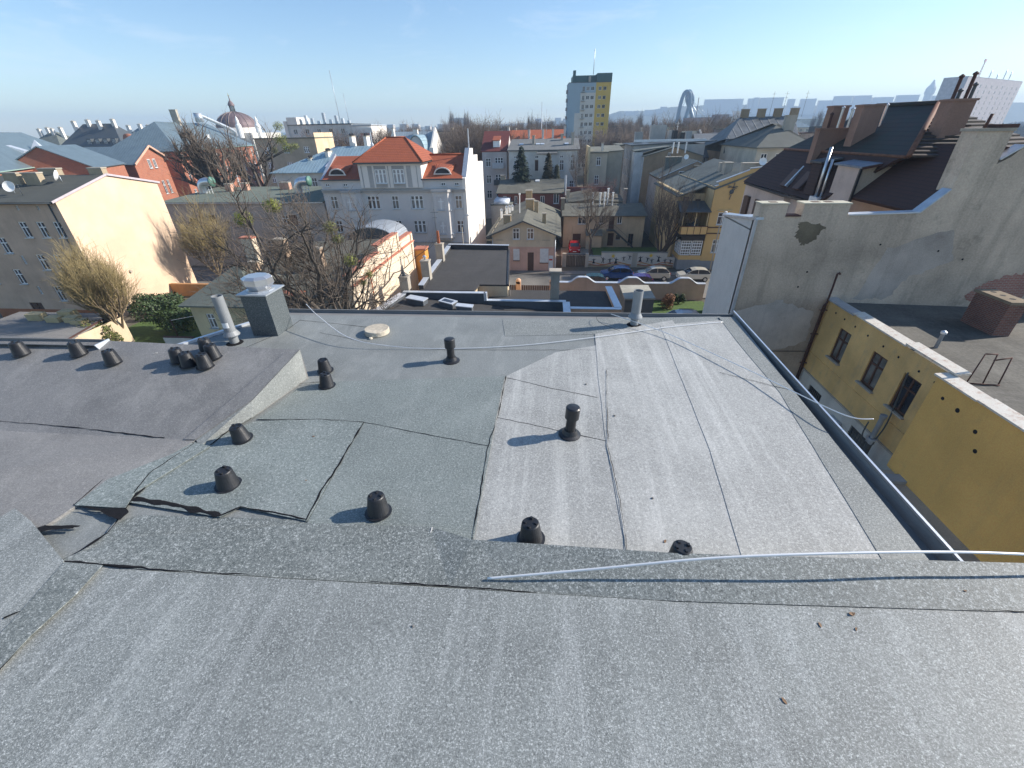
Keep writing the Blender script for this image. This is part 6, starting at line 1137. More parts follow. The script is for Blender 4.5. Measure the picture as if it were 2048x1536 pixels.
b.walls(14, GRY); mb = MB(); mb.slab([(-.6,-.2,14.0),(16,-.2,14.6),(16,13,14.6),(-.6,13,14.0)], .2); b.part('roof', mb, M['darkgrey']); mb = MB(); mb.box(0,14,-.1,.3,14.5,14.9); b.part('parapet', mb, M['coping'])
for u, v_, w_, h_ in ((1.5,9,1.6,2.0),(4.5,8,3.2,3.2),(8.5,9,1.5,2.2),(8.2,3,.8,2.2),(9.6,3,.9,1.8),(12,8,1.2,2)): MB().box(u,u+w_,v_,v_+1.6,14,14.2+h_).build('roof_plant', GRY if w_ > 1 else M['black'], b.r)
antenna(b.r,9,4,14.5,3.4,M['white'])
b = B('cream_rear_tenement', 'cream tenement strip between the grey recess and the long grey tenement', 14.3, 114).size(9, 10); b.H = 13.6
for z_ in (10.8,7.6): 
    for u in (1.2,4.5,7.5): b.win('l',u,z_,1.0,1.7,'double')
b.walls(13.5, CRM); flat(b)
b = B('brown_gable_house', 'tall house with a wide blank brown gable and a blue-white left side', 16.4, 92).size(10.7, 9); b.H = 12.4
for z_ in (8.2,5.0): b.win('l',5.5,z_,.8,1.7,'double',fm=M['darkgrey']); b.win('l',3.0,z_,.8,1.7,'double',fm=M['darkgrey'])
b.walls(12.4, BRN, ze={'f': [(0,12.45),(5.3,13.75),(10.7,12.4)]}, side_mi={'l': 1}, mats=[BRN, plaster('blue_white_render', (.50,.56,.62), .3)]); b.win('f',4.3,11.6,.5,1.4,'double'); b.part('roof', b.gable_y(13.85,12.4,ov=.15), DF); mb = MB(); mb.slab([(-1.6,1.5,13.2),(5,1.5,13.9),(5,6,13.9),(-1.6,6,13.2)], .15); mb.box(-1.4,0,1.7,5.8,0,13.0,1); b.part('side_turret', mb, [DF, plaster('blue_white_render', (.5,.56,.62))]); addwin(b.r,4.3,-.1,11.6,.5,1.3,'double')
for u in (4.9,5.8,7.2): b.part('flue_pipe', MB().lathe([(.13,12.8),(.13,14.6)], 7, (u,-.6,0)), M['zinc' if u > 6 else 'white'])
b = B('dark_roofed_gable_house', 'brown gabled house with a dark felt roof and one white window in its gable', 17.2, 80).size(11, 9); b.H = 9.8; addwin(b.r,3.0,-.13,9.55,1.2,1.15)
b.walls(9.4, plaster('brown_grey_render', (.34,.29,.245), .45), ze={'f': [(0,9.4),(0,9.85),(5.6,12.15),(7.6,11.3),(11,9.8)]}, side_mi={'l': 1}, mats=[plaster('brown_grey_render', (.34,.29,.245)), plaster('faded_pink_render', (.44,.38,.36), .5)]); b.part('roof', b.gable_y(12.3,9.75,ov=.1,rx=.51), DF); b.chim(1.8,5,2.6,.8,10,12.6,DF); dish(b.r,5.0,4.8,12,.4)
mb = MB(); mb.bar((-.1,-.12,9.75),(5.6,-.12,12.2),.2,h=.08); mb.bar((5.6,-.12,12.2),(8,-.12,11.1),.2,h=.08); b.part('coping', mb, M['zinc']); b.chim(5.2,-.6,.6,.5,9,11.6,BRN)
# ---- right background roofs
b = blk('white_skylight_house', 'small white house with skylights in its grey roof beyond the long tenement', (1374,289), (1408,288), 132, 12); grid(b,'f',3,2,1.0,.9,'double',b.H-1.9,2.6,.8); b.walls(b.H, CRM); b.part('roof', b.gable_x(b.H+3,b.H), DF); mb = MB(); mb.slab([(b.W+.2,-.5,b.H),(b.W+.2,6,b.H+3.3),(b.W+.2,12,b.H)], .4, d=(-.4,0,0)); b.part('white_barge', mb, WHT)
b = blk('blue_roofed_row', 'cream row house with many small windows under a blue grey roof', (1404,311), (1442,320), 112, 16, z=None); b.H = P(1404,311,y=112).z; grid(b,'f',6,2,.8,1.2,'double',b.H-1.6,3,.5); b.walls(b.H, CRM); b.W += 6; b.part('roof', b.gable_x(b.H+4.2,b.H,ov=.6), felt('blue_slate', (.16,.18,.21), .3))
b = blk('dormer_row_house', 'old brown house with five white fronted dormers in a steep dark roof', (1456,303), (1520,307), 100, 20); h_ = P(1488,305,y=100).z; b.H = h_; grid(b,'f',5,2,.9,1.5,'double',h_-2.2,3.2,.8); b.walls(h_, BRN); mb = MB(); mb.slab([(-1,-.6,h_),(b.W,-.6,h_),(b.W,1.2,h_+2.4),(-.5,1.2,h_+2.4)], .15); b.part('lower_roof', mb, M['darkgrey'])
mb = MB(); mb.slab([(-.6,1.1,h_+2.4),(b.W+7,1.1,h_+2.4),(b.W+9,10,h_+6.2),(4.5,10,h_+6.2)], .2); mb.slab([(4.5,10,h_+6.2),(b.W+9,10,h_+6.2),(b.W+9,20,h_),(-.5,20,h_)], .2); mb.slab([(-.6,1.1,h_+2.4),(4.5,10,h_+6.2),(-.5,19.9,h_+.1)], .1); mb.slab([(b.W+7,1.1,h_+2.4),(b.W+9,10,h_+6.2),(b.W+9,19.9,h_+.1)], .1); b.part('upper_roof', mb, seammat('dark_streaked_sheet', (.11,.12,.125), 1.6, .6, .1, .4))
for i in range(5): x_ = .3+i*(b.W-1.4)/4; o = MB().box(x_,x_+.9,-.4,2,h_+.2,h_+1.9).build('dormer', M['darkgrey'], b.r); addwin(o,x_+.1,-.5,h_+.3,.7,1.5,'double')
for i in range(4): b.chim(4.5+i*3.3,9.5,1.4,1,h_+5,h_+7.6,BRN)
for u in (10,12.5,16.5): antenna(b.r,u,9.5,h_+6,4.5,M['darkgrey'])
b = blk('classical_white_house', 'pale house with moulded window surrounds between the brown row and the dark tiled roof', (1516,295), (1590,301), 84, 18); h_ = P(1516,295,y=84).z; b.H = h_
for i in range(5): b.win('f',.8+i*2.3,h_-1.7,1.0,.8,'double'); b.win('f',.9+i*2.3,h_-4.4,.8,1.6)
b.W += 3; b.walls(h_, plaster('pale_grey_cream', (.50,.50,.46), .2)); b.band(h_-.35,.3,.3,'f',M['concrete']); b.band(h_-2.2,.12,.12,'f',M['concrete']); b.part('roof', b.hip(h_+3.4,h_,ov=.4,al=6,ar=4), felt('grey_green_dark', (.10,.11,.105), .3)); b.chim(6,6,1.6,1.1,h_+1,h_+4.6,CG)
b = blk('pink_firewall_house', 'tall narrow house with a blank pinkish grey firewall', (1450,258), (1484,256), 150, 10); b.walls(b.H, plaster('pink_grey_firewall', (.46,.40,.38), .3)); flat(b); b.part('white_wing', MB().box(b.W,b.W+5,1,10,0,b.H-1), WHT); MB().box(b.W+.0,b.W+5,.96,.99,b.H-1.6,b.H-1.2).build('red_trim', plain('red_trim', (.35,.08,.07), .7), b.r)
b = blk('dark_glass_block', 'dark glassy office cube', (1420,266), (1446,267), 145, 10); b.walls(b.H, plain('dark_cladding', (.06,.075,.085), .3)); flat(b, M['darkgrey'])
b = blk('pale_green_block', 'long pale green block of flats in the right middle distance', (1335,255), (1462,250), 230, 12); grid(b,'f',14,2,1.4,1.4,'double',b.H-2.2,3,1); b.walls(b.H, plaster('pale_green_render', (.40,.50,.45), .15)); flat(b, plain('green_roof', (.22,.30,.27), .6)); 
for i in range(7): MB().box(4+i*7,6+i*7,3,5,b.H,b.H+1.2).build('roof_plant', GRY, b.r)
b = blk('salmon_block', 'low salmon block beside the tower', (1217,254), (1243,253), 260, 12); b.walls(b.H, plaster('salmon_block_render', (.60,.45,.38), .15)); flat(b, M['darkgrey']); grid(b,'f',3,1,1.5,1.2,'double',b.H-2)
b = blk('beige_flat_block', 'beige flat roofed block among the bare trees left of the spruces', (965,262), (997,261), 170, 12); grid(b,'f',4,3,1.3,1.3,'double',b.H-2,3); b.walls(b.H, CRM); flat(b, M['darkgrey'])
b = blk('grey_villa_block', 'cream grey block among trees left of the tower', (1093,260), (1130,259), 190, 12); grid(b,'f',4,2,1.4,1.3,'double',b.H-2,3); b.walls(b.H, CRM); flat(b, M['darkgrey'])
b = blk('long_beige_block', 'long beige flat roofed block behind the orange roofs and bare trees', (862,263), (952,262), 185, 12); grid(b,'f',9,3,1.3,1.3,'double',b.H-2,3); b.walls(b.H, BGE); flat(b, M['darkgrey'])
b = blk('white_office_tower', 'little bright white office tower in the hazy distance', (1464,234), (1486,233), 420, 10); grid(b,'f',6,5,1.0,1.4,'double',b.H-2.5,3.2,.8,sill=0); b.walls(b.H, LW); flat(b, M['coping']); MB().box(3,8,2,8,b.H,b.H+4).build('roof_block', LW, b.r); MB().box(-12,-1,4,14,0,b.H+2).build('rear_block', plaster('mauve_render', (.40,.36,.40), .1), b.r)
b = blk('shopping_hall', 'long pale flat shopping hall in front of the hazy hill', (1588,238), (1700,236), 480, 40); b.walls(b.H, plaster('pale_hall', (.55,.60,.62), .05)); flat(b, M['coping'])
b = blk('reddish_hall', 'reddish far terrace right of the bridge', (1376,236), (1436,234), 560, 20); b.walls(b.H, plaster('reddish_grey', (.36,.26,.25), .2)); flat(b, M['rust']); b = blk('pale_hall', 'pale grey hall below the bridge pylon', (1336,247), (1400,246), 620, 20); b.walls(b.H, GRY); flat(b, M['zinc'])
b = blk('small_lit_terrace', 'small sunlit pink terrace roof by the dark tiled hip', (1600,266), (1645,265), 150, 10); b.walls(b.H, plaster('lit_pink', (.62,.46,.38), .1)); flat(b, M['rust']); MB().box(4,7,1,4,b.H,b.H+1.6).build('roof_hut', M['darkgrey'], b.r)
# ---- houses among the far trees
rnd = random.Random(81); cols = [CRM, GRY, BGE, WHT, BRN]; rfm = [M['darkgrey'], DF, tilemat('bright_orange_tile', (.5,.14,.06),(.4,.1,.05)), SB, tilemat('dark_red_tile', (.17,.035,.025),(.13,.03,.025))]
cn_ = ['warm white','grey','beige','white','brown']; rn_ = ['dark flat','dark felt','orange tiled','blue sheet','dark red']
for i, (px, y) in enumerate(((880,210),(925,260),(1010,230),(1052,260),(1085,330),(1000,380),(850,350),(690,300),(730,260),(640,240),(700,420),(1262,250),(1300,290),(1345,330),(1410,340),(1500,300),(1545,260),(560,330),(610,400),(1240,420),(20,330),(-30,260),(150,420),(1470,420),(380,330))):
    k = rnd.randrange(5); j = rnd.randrange(5); a_ = P(px,260,y=y); w_ = rnd.uniform(9,20); h_ = rnd.uniform(12.5,16)
    b = B('distant_house', 'distant %s house with %s roof, %s' % (cn_[k], rn_[j], ['left of the church dome','right of the church dome','between clinic and orange roof','between orange roof and tower','right of the tower'][min(4, max(0, int((px-100)/280) if px < 1140 else 4))]), a_.x, y, rnd.uniform(-.3,.3), group='distant houses among the trees').size(w_, 11); b.H = h_
    grid(b,'f',max(2,int(w_/3)),2,1.2,1.4,'double',h_-2,3,1,sill=0); b.walls(h_, cols[k]); b.part('roof', b.hip(h_+3,h_,ov=.3), rfm[j]) if j else flat(b, rfm[0]); b.chim(w_*.3,4,1,1,h_,h_+4,cols[k])
# ---- tower block
b = B('tower_block', 'eleven-storey tower block painted blue, white and yellow with a green roof storey', 3.9, 200, rad(2.5)).size(16.2, 13); b.H = 32.1
MA = plaster('tower_blue', (.33,.45,.55), .08, .04); MW = plaster('tower_white', (.60,.61,.60), .08, .04); MY = plaster('tower_yellow', (.60,.44,.12), .08, .04); TG = plain('tower_green', (.055,.12,.115), .6)
rows = [28.9-2.93*i for i in range(10)]; sc = [(5.2,1.0,1.7),(6.7,1.3,1.3),(8.5,1.3,1.3),(11.4,1.2,1.2),(13.2,1.2,1.2)]
for z_ in [31.0-1.6+.0]+[rows[i]-2.2+.6 for i in range(10)]:
    pass
for i in range(10):
    for u, w_, h_ in sc: b.win('f',u,29.6-2.93*i-(.3 if w_ == 1.0 else 0),w_,h_,'double',sill=0)
b.walls(32.1, MA, sides='rlb'); segs = [(0,10.8),(10.8,16.2)]
mb = MB(); b.panel(mb,'f',16.2,0,32.1,0)
for i, f_ in enumerate(mb.f):
    cx = sum(mb.v[k][0] for k in f_)/4; cz = sum(mb.v[k][2] for k in f_)/4
    mb.m[i] = 2 if cx > 10.4 else (0 if (cz > 28.6 or cx < 2.6 or (cx < 4.6 and cz > 22.5)) else 1)
# replace by clean colour fields: split the panel at the colour lines
b.o['f'] = []
for i in range(10):
    for u, w_, h_ in sc: b.o['f'].append((u, 29.6-2.93*i-(.3 if w_ == 1.0 else 0), w_, h_))
mb = MB(); hs = [(u, z, u+w_, z+h_) for u, z, w_, h_ in b.o['f']]
us = sorted({0,2.6,4.6,10.4,16.2,*[q for h in hs for q in (h[0],h[2])]}); zs = sorted({0,22.3,28.9,32.1,*[q for h in hs for q in (h[1],h[3])]})
for i in range(len(us)-1):
    for j in range(len(zs)-1):
        cu, cz = (us[i]+us[i+1])/2, (zs[j]+zs[j+1])/2
        if any(h[0] < cu < h[2] and h[1] < cz < h[3] for h in hs): continue
        mi = 2 if cu > 10.4 else (0 if (cz > 28.9 or cu < 2.6 or (cu < 4.6 and cz > 22.3)) else 1)
        mb.face([(us[i],0,zs[j]),(us[i+1],0,zs[j]),(us[i+1],0,zs[j+1]),(us[i],0,zs[j+1])], mi)
b.part('front_wall', mb, [MA, MW, MY]); b.o['f'] = []
for i in range(10):
    for u, w_, h_ in sc: addwin(b.r,u,0,29.6-2.93*i-(.3 if w_ == 1.0 else 0),w_,h_,'double',sill=0,glass=M['glass2'] if (i*3+int(u)) % 4 == 0 else M['glass'])
    MB().box(4.9,6.4,-.7,0,29.1-2.93*i,29.2-2.93*i).build('balcony', M['darkgrey'], b.r)
mb = MB(); mb.box(-.05,16.25,-.05,13,32.1,32.3); b.part('roof', mb, M['darkgrey']); mb = MB(); mb.box(1.5,16.2,2.5,12,32.3,34.6); mb.box(10.6,16.25,-.1,12,32.3,35.0); mb.box(1.6,2.6,2,4,32.3,36.2); mb.box(7.6,8.4,1.4,2.5,32.3,34.2,1); b.part('roof_storey', mb, [TG, M['concrete']]); b.part('mast', MB().tube([(9.6,5,35),(9.6,5,43)], .12, 5), M['zinc'])
for i in range(10): MB().box(-.5,0,4,9,29.2-2.93*i,30.3-2.93*i).build('side_balcony', plaster('balcony_grey', (.35,.33,.34)), b.r)
# ---- big office with masts at the right edge
b = face_b('telecom_building', 'hazy pale office slab with lattice masts behind the tiled roofs at the right edge', (1938,152), (2046,163), 60, 22)
b.H = 60; grid(b,'f',10,9,3.4,3.4,'double',50,5.4,9,sill=0); b.walls(60, plaster('telecom_grey', (.46,.44,.48), .1)); flat(b, M['coping'])
mb = MB()
for k in range(3):
    for s_ in (-1, 1): mb.bar((b.W*.33+s_*2.4,10,60),(b.W*.33+s_*.6,10,78), .35)
for k in range(7): z_ = 61+k*2.5; mb.bar((b.W*.33-2.2+k*.25,10,z_),(b.W*.33+2.1-k*.25,10,z_+2.3), .25); mb.bar((b.W*.33+2.2-k*.25,10,z_),(b.W*.33-2.1+k*.25,10,z_+2.3), .25)
mb.box(b.W*.33-2.5,b.W*.33+2.5,9.6,10.4,76,79); b.part('lattice_mast', mb, plain('red_white_mast', (.55,.35,.36), .6))
for f_, h_ in ((.48,9),(.62,6),(.75,12),(.86,10)): MB().tube([(b.W*f_,8,60),(b.W*f_,8,60+h_)], .5, 6).build('aerial', M['zinc'], b.r)
# ---- bridge pylon
t = empty('bridge_pylon', 'blue grey looped cable-stayed bridge pylon on the skyline', 'bridge', P(1375,250,y=900)); t.location.z = 0
YB_ = 900; o_ = P(1375,250,y=900)
def px2(pts, dy=0): return [Vector((P(a,c,y=YB_+dy).x-o_.x, dy, P(a,c,y=YB_+dy).z)) for a, c in pts]
PM = plain('pylon_blue', (.03,.12,.20), .5)
MB().tube(spline(px2([(1352,262),(1356,232),(1362,205),(1368,188),(1374,183),(1380,188),(1380,205),(1372,232),(1366,262)]),6), 3.0, 6).build('pylon_loop', PM, t)
MB().tube(spline(px2([(1364,262),(1372,232),(1384,210),(1385,192),(1380,183),(1376,186),(1374,200),(1384,232),(1390,262)], 12),6), 3.0, 6).build('pylon_loop', PM, t)
for x_, y_ in ((1340,262),(1330,258),(1402,240),(1412,240),(1425,240),(1396,262)): q = px2([(1378,188 if x_ < 1378 else 195),(x_,y_)]); MB().tube(q, .35, 3).build('stay_cable', M['zinc'], t)
MB().tube(px2([(1391,240),(1398,195)]), .7, 4).build('mast', M['rust'], t)
# ---- hills with slab blocks
def ridge(name, pts, y, mat_, dep=500):
    tp = [P(a,c,y=y) for a, c in pts]; fine = []
    for p, q in zip(tp, tp[1:]):
        n = 24
        for i in range(n): v = p.lerp(q, i/n); v.z += y*.0011*noise.noise(Vector((v.x*.02,y*.01,0)))+y*.0009*noise.noise(Vector((v.x*.09,1,0))); fine.append(v)
    fine.append(tp[-1]); mb = MB()
    for p, q in zip(fine, fine[1:]):
        mb.face([(p.x,y-dep*.5,0),(q.x,y-dep*.5,0),(q.x,y,max(q.z,2)),(p.x,y,max(p.z,2))]); mb.face([(p.x,y,max(p.z,2)),(q.x,y,max(q.z,2)),(q.x,y+dep,max(q.z*.9,2)),(p.x,y+dep,max(p.z*.9,2))])
    return struct(name, mb, mat_)
HM = plaster('wooded_hill', (.10,.115,.075), .4, .3, scale=.01, fine=.02)
ridge('hill', [(1150,246),(1215,230),(1240,222),(1290,222),(1340,214),(1420,210),(1500,209),(1600,212),(1700,207),(1800,203),(1900,204),(2100,205)], 2400, HM)
ridge('hill', [(700,256),(850,254),(980,250),(1060,245),(1150,240),(1250,236)], 2700, HM)
ridge('hill', [(-700,296),(-300,285),(0,281),(300,272),(500,267),(720,259)], 3000, HM)
ORD = 'first second third fourth fifth sixth seventh eighth ninth tenth eleventh twelfth thirteenth'.split()
def slabs(lst, y, lab, grp, m_, zz=None, wins=False):
    for i, (x0, x1, t_) in enumerate(lst):
        a = P(x0,t_,y=y); c = P(x1,t_,y=y); tt = empty('slab_block', ORD[i]+' from the left, '+lab, 'block of flats', (a.x,y,0), 0, grp); MB().box(0,c.x-a.x,0,14,0,(a.z+c.z)/2).build('wall', m_, tt); mb = MB()
        mb.box(-.6,c.x-a.x+.6,-.6,14.6,(a.z+c.z)/2,(a.z+c.z)/2+1); mb.build('roof', M['coping'], tt)
zf = lambda v: (1340+.27344*v[0], 1340+.27344*v[1], 140+.27344*v[2])
SLB = plaster('far_slab_grey', (.50,.50,.50), .05)
slabs([zf(v) for v in ((260,400,216),(400,540,213),(580,610,210),(620,656,203),(666,836,203),(872,920,214),(965,1075,212),(1095,1190,224),(1212,1340,191),(1356,1480,188),(1490,1640,200),(1672,1830,184),(1884,1990,190))], 2300, 'hazy slab of flats on the right hilltop', 'slab blocks along the right hilltop', SLB)
slabs([(1290,1320,220),(1322,1334,214),(1250,1275,223)], 2350, 'hazy block of flats on the hill between tower and bridge', 'blocks on the hill left of the bridge', SLB)
slabs([(739,752,250),(772,786,250),(799,813,249),(824,837,249),(875,890,249),(898,903,246),(907,932,237),(850,860,253)], 1100, 'tiny hazy block on the horizon above the orange roofs', 'far blocks on the horizon', SLB)
slabs([(1070,1084,238),(1110,1122,236),(1126,1131,238)], 1900, 'faint far block left of the tower', 'faint blocks left of the tower', SLB)
slabs([(1440,1462,232),(1490,1520,243),(1530,1560,246),(1700,1740,230)], 1100, 'pale low building under the right hill', 'low buildings under the hill', LW)
t = empty('water_tower', 'faint water tower silhouette on the right hilltop', 'tower', P(1853,200,y=2200)); t.location.z = 0; zt_ = P(1853,190,y=2200).z; MB().lathe([(14,20),(13,zt_),(17,zt_+6),(16,zt_+22),(8,zt_+34),(2,zt_+50)], 12).build('tower', SLB, t)
t = empty('smoking_chimney', 'slim tall mast left of the tower among the trees', 'mast', P(1083,262,y=150)); t.location.z = 0; MB().tube([(0,0,0),(0,0,24)], .1, 4).build('mast', M['zinc'], t)
# ================================================================ trees
TW = [2, .9, .009]
def branch(mb, tb, p, d, L_, r, depth, rnd, upb, minr, spread=.6, taper=.72, nseg=4, curl=.25, kids=3, twigs=True, leafpts=None):
    pts = [p]; rs = [r]; q = p.copy(); dd = d.normalized()
    for i in range(nseg):
        dd = (dd+Vector((rnd.gauss(0,curl),rnd.gauss(0,curl),rnd.gauss(0,curl)+upb))*.35).normalized(); q = q+dd*(L_/nseg); pts.append(q); rs.append(r*(1-(1-taper)*(i+1)/nseg))
    thin = r < minr*2.2
    (tb if thin else mb).tube(pts, rs, 3 if thin else (5 if r < .12 else 8), 0, True, False)
    if depth == 0 or r < minr:
        if leafpts is not None: leafpts.append(q)
        for i in range(TW[0]):
            s_ = pts[rnd.randint(1, len(pts)-1)]; v = (dd+Vector((rnd.gauss(0,.7),rnd.gauss(0,.7),rnd.gauss(0,.5)+upb))).normalized(); l_ = TW[1]*rnd.uniform(.5,1.2); e_ = s_+v*l_+Vector((rnd.gauss(0,.1),rnd.gauss(0,.1),rnd.gauss(0,.1)))*l_
            tb.tube([s_, s_.lerp(e_,.5)+Vector((rnd.gauss(0,.05),rnd.gauss(0,.05),.04))*l_, e_], [TW[2], TW[2]*.8, TW[2]*.4], 3, 0, True, False)
        return
    n = kids if depth > 1 else kids+1
    for i in range(n):
        f = rnd.uniform(.35,1) if i else 1; k = min(nseg, max(1, int(f*nseg))); base = pts[k]; ax = (pts[k]-pts[k-1]).normalized()
        side = ax.orthogonal().normalized(); side.rotate(Matrix.Rotation(rnd.uniform(0,6.283),3,ax)); a = rnd.uniform(spread*.5,spread*1.3)*(1 if i else .55)
        nd_ = ax*math.cos(a)+side*math.sin(a)+Vector((0,0,upb*.4))
        branch(mb, tb, base, nd_, L_*rnd.uniform(.58,.86), rs[k]*(rnd.uniform(.55,.75) if i else .86), depth-1, rnd, upb, minr, spread, taper, max(2,nseg-1) if depth < 3 else nseg, curl, kids, twigs, leafpts)
def bare_tree(name, label, loc, H, r, seed, depth=6, upb=.15, spread=.6, trunkf=.25, kids=3, minr=.008, m1=None, m2=None, group=None, lean=(0,0), curl=.3, cat='tree', forks=None):
    rnd = random.Random(seed); t = empty(name, label, cat, loc, 0, group); mb = MB(); tb = MB(); lp_ = []
    p0 = Vector((0,0,0)); p1 = Vector((lean[0]*H*trunkf, lean[1]*H*trunkf, H*trunkf))
    tr = MB(); tr.tube([p0-Vector((0,0,.3)), p0.lerp(p1,.12), p0.lerp(p1,.5)+Vector((rnd.gauss(0,r*.2),0,0)), p1], [r*1.5, r*1.1, r*.95, r*.85], 10, 0, True, False); tr.build('trunk', m1 or M['bark'], t)
    for i in range(forks or kids):
        a = i*6.283/(forks or kids)+rnd.uniform(-.4,.4); s_ = spread*rnd.uniform(.5,1.15); d = Vector((math.cos(a)*math.sin(s_), math.sin(a)*math.sin(s_), math.cos(s_)))+Vector((lean[0],lean[1],0))
        branch(mb, tb, p1, d, H*.30*rnd.uniform(.85,1.15), r*.68, depth, rnd, upb, minr, spread, kids=kids, curl=curl, leafpts=lp_)
    c = mb.build('limbs', m1 or M['bark'], t); tb.build('crown', m2 or M['twig'], t); return t, lp_
def mistletoe(t, p, r, seed, n=900):
    rnd = random.Random(seed); mb = MB()
    for i in range(n):
        v = Vector((rnd.gauss(0,1),rnd.gauss(0,1),rnd.gauss(0,1))).normalized(); rr_ = r*(rnd.uniform(.25,1)**.5); c = Vector(p)+Vector((v.x,v.y,v.z*.85))*rr_; s_ = r*.10
        e1 = v.orthogonal().normalized(); e1.rotate(Matrix.Rotation(rnd.uniform(0,6.28),3,v)); e2 = (v.cross(e1)+v*rnd.uniform(-.8,.8)).normalized(); mb.face([c-e1*s_*.35, c+e2*s_*1.6, c+e1*s_*.35, c-e2*s_*.5])
    for i in range(40):
        v = Vector((rnd.gauss(0,1),rnd.gauss(0,1),rnd.gauss(0,1))).normalized(); mb.tube([Vector(p), Vector(p)+v*r*.8], [.012,.005], 3, 1, False, False)
    return mb.build('mistletoe', [M['mistle'], M['bark']], t)
# the broad bare tree behind our back gutter
t, lp_ = bare_tree('bare_tree', 'broad dark bare tree with mistletoe clumps just beyond the back gutter', (-15.6,27.6,1.0), 13.2, .28, 12, depth=5, upb=.18, spread=.85, trunkf=.26, kids=3, minr=.010, curl=.5, forks=5)
for i, (px, py, yy, r_) in enumerate(((487,438,28,.66),(545,412,29,.62),(660,455,27,.5),(676,478,27,.42),(700,520,25.5,.5),(738,548,26,.35),(726,565,26,.3))):
    p = P(px,py,y=yy)-t.location; mistletoe(t, p, r_, i, 1100 if i < 2 else 380)
    q = Vector((p.x*.35,p.y*.35,max(3,p.z*.5))); mb = MB(); mb.tube(spline([q, q.lerp(p,.5)+Vector((.3,0,-.3)), p],5), [.07-.004*k for k in range(11)], 5); mb.build('limb', M['bark'], t)
bare_tree('bare_tree', 'smaller bare tree tangled to the right of the broad one', (-15.3,28.5,1.0), 10.5, .16, 5, depth=4, upb=.1, spread=.9, kids=3, minr=.010, curl=.45)
bare_tree('bare_tree', 'thin bare tree in front of the stepped cream house', (-19.6,30,.5), 8.5, .14, 77, depth=4, upb=.14, spread=.8, kids=3, minr=.010, curl=.45)
# golden twiggy shrubs by the apricot gable
for (x_, yy, h_, sd_, lab) in ((-39.8,32.8,9.2,3,'tall golden twigged bush tree in front of the apricot gable'),(-46.6,37.5,6.5,9,'golden bush against the pink facade corner'),(-43.0,50.5,9.6,14,'dense golden willow right of the apricot gable')):
    bare_tree('bush_tree', lab, (x_,yy,0), h_, .16, sd_, depth=4, upb=.42, spread=.55, trunkf=.16, kids=4, minr=.010, m1=plain('ochre_bark', (.20,.15,.09), .9, var=.3), m2=M['osier'], curl=.3, forks=6)
# evergreen hedge clumps
def bush(label, loc, sx, sy, sz, seed, m_, n=2600, name='evergreen_bush', s0=.10, group=None):
    rnd = random.Random(seed); t = empty(name, label, 'bush', loc, 0, group); mb = MB(); lobes = [(rnd.uniform(-.6,.6)*sx,rnd.uniform(-.6,.6)*sy,rnd.uniform(.3,.8)*sz,rnd.uniform(.3,.55)) for _ in range(9)]
    for i in range(n):
        lx, ly, lz_, lr = rnd.choice(lobes); v = Vector((rnd.gauss(0,1),rnd.gauss(0,1),rnd.gauss(0,1))).normalized(); k = lr*(rnd.uniform(.3,1)**.4); c = Vector((lx+v.x*k*sx,ly+v.y*k*sy,max(.05,lz_+v.z*k*sz*.8)))
        e1 = v.orthogonal().normalized(); e1.rotate(Matrix.Rotation(rnd.uniform(0,6.28),3,v)); e2 = (v.cross(e1)+v*rnd.uniform(-1,1)).normalized(); s_ = s0*rnd.uniform(.6,1.4); mb.face([c-e1*s_*.5, c+e2*s_, c+e1*s_*.5, c-e2*s_])
    mb.build('foliage', m_, t); st = MB()
    for i in range(6): a = i; st.tube([(0,0,0),(lobes[i][0],lobes[i][1],lobes[i][2])], [.05,.015], 4)
    st.build('stems', M['bark'], t); return t
OL = plain('olive_leaf', (.10,.11,.025), .7, var=.4, scale=2, bmp=0)
bush('dark evergreen hedge in the shade right of the golden bush', (-37.0,36.5,0), 4.0, 2.6, 3.6, 1, M['leaf'], 5200, s0=.13); bush('olive evergreen bush at the foot of the golden bush tree', (-40.5,31.0,0), 1.8, 1.4, 3.4, 2, OL, 3200, s0=.11); bush('sunlit low hedge by the orange garden wall', (-43.5,41.5,0), 3.2, 2.0, 2.2, 8, M['leaf'], 3000, s0=.12)
bush('low bush left of the white flashing', (-43.6,33.8,0), 1.6, 1.4, 2.6, 4, M['leaf'], 2000, s0=.12)
bush('round brown leaved bush on the lawn', (12.6,45.2,0), .8, .7, 1.5, 5, plain('copper_leaf', (.24,.12,.06), .8, var=.3), 1500, name='bush', s0=.09); bush('small green bush by the boundary wall', (14.1,46.6,0), .8, .5, 1.2, 6, M['leaf'], 1200, s0=.08)
t = empty('garden_fence', 'dull red wooden screen beside the lawn', 'fence', (16.3,43.2,0)); MB().box(0,.08,-1.6,1.6,0,1.1).build('panel', plain('red_wood', (.22,.06,.045), .8), t)
t = empty('garden_boundary', 'orange rendered low garden wall behind the hedge', 'wall', (-45,47,0)); MB().box(-2,4.5,-.2,.2,0,1.5).build('wall', plaster('orange_clay', (.46,.27,.14), .4), t)
TW[:] = [1, .9, .011]
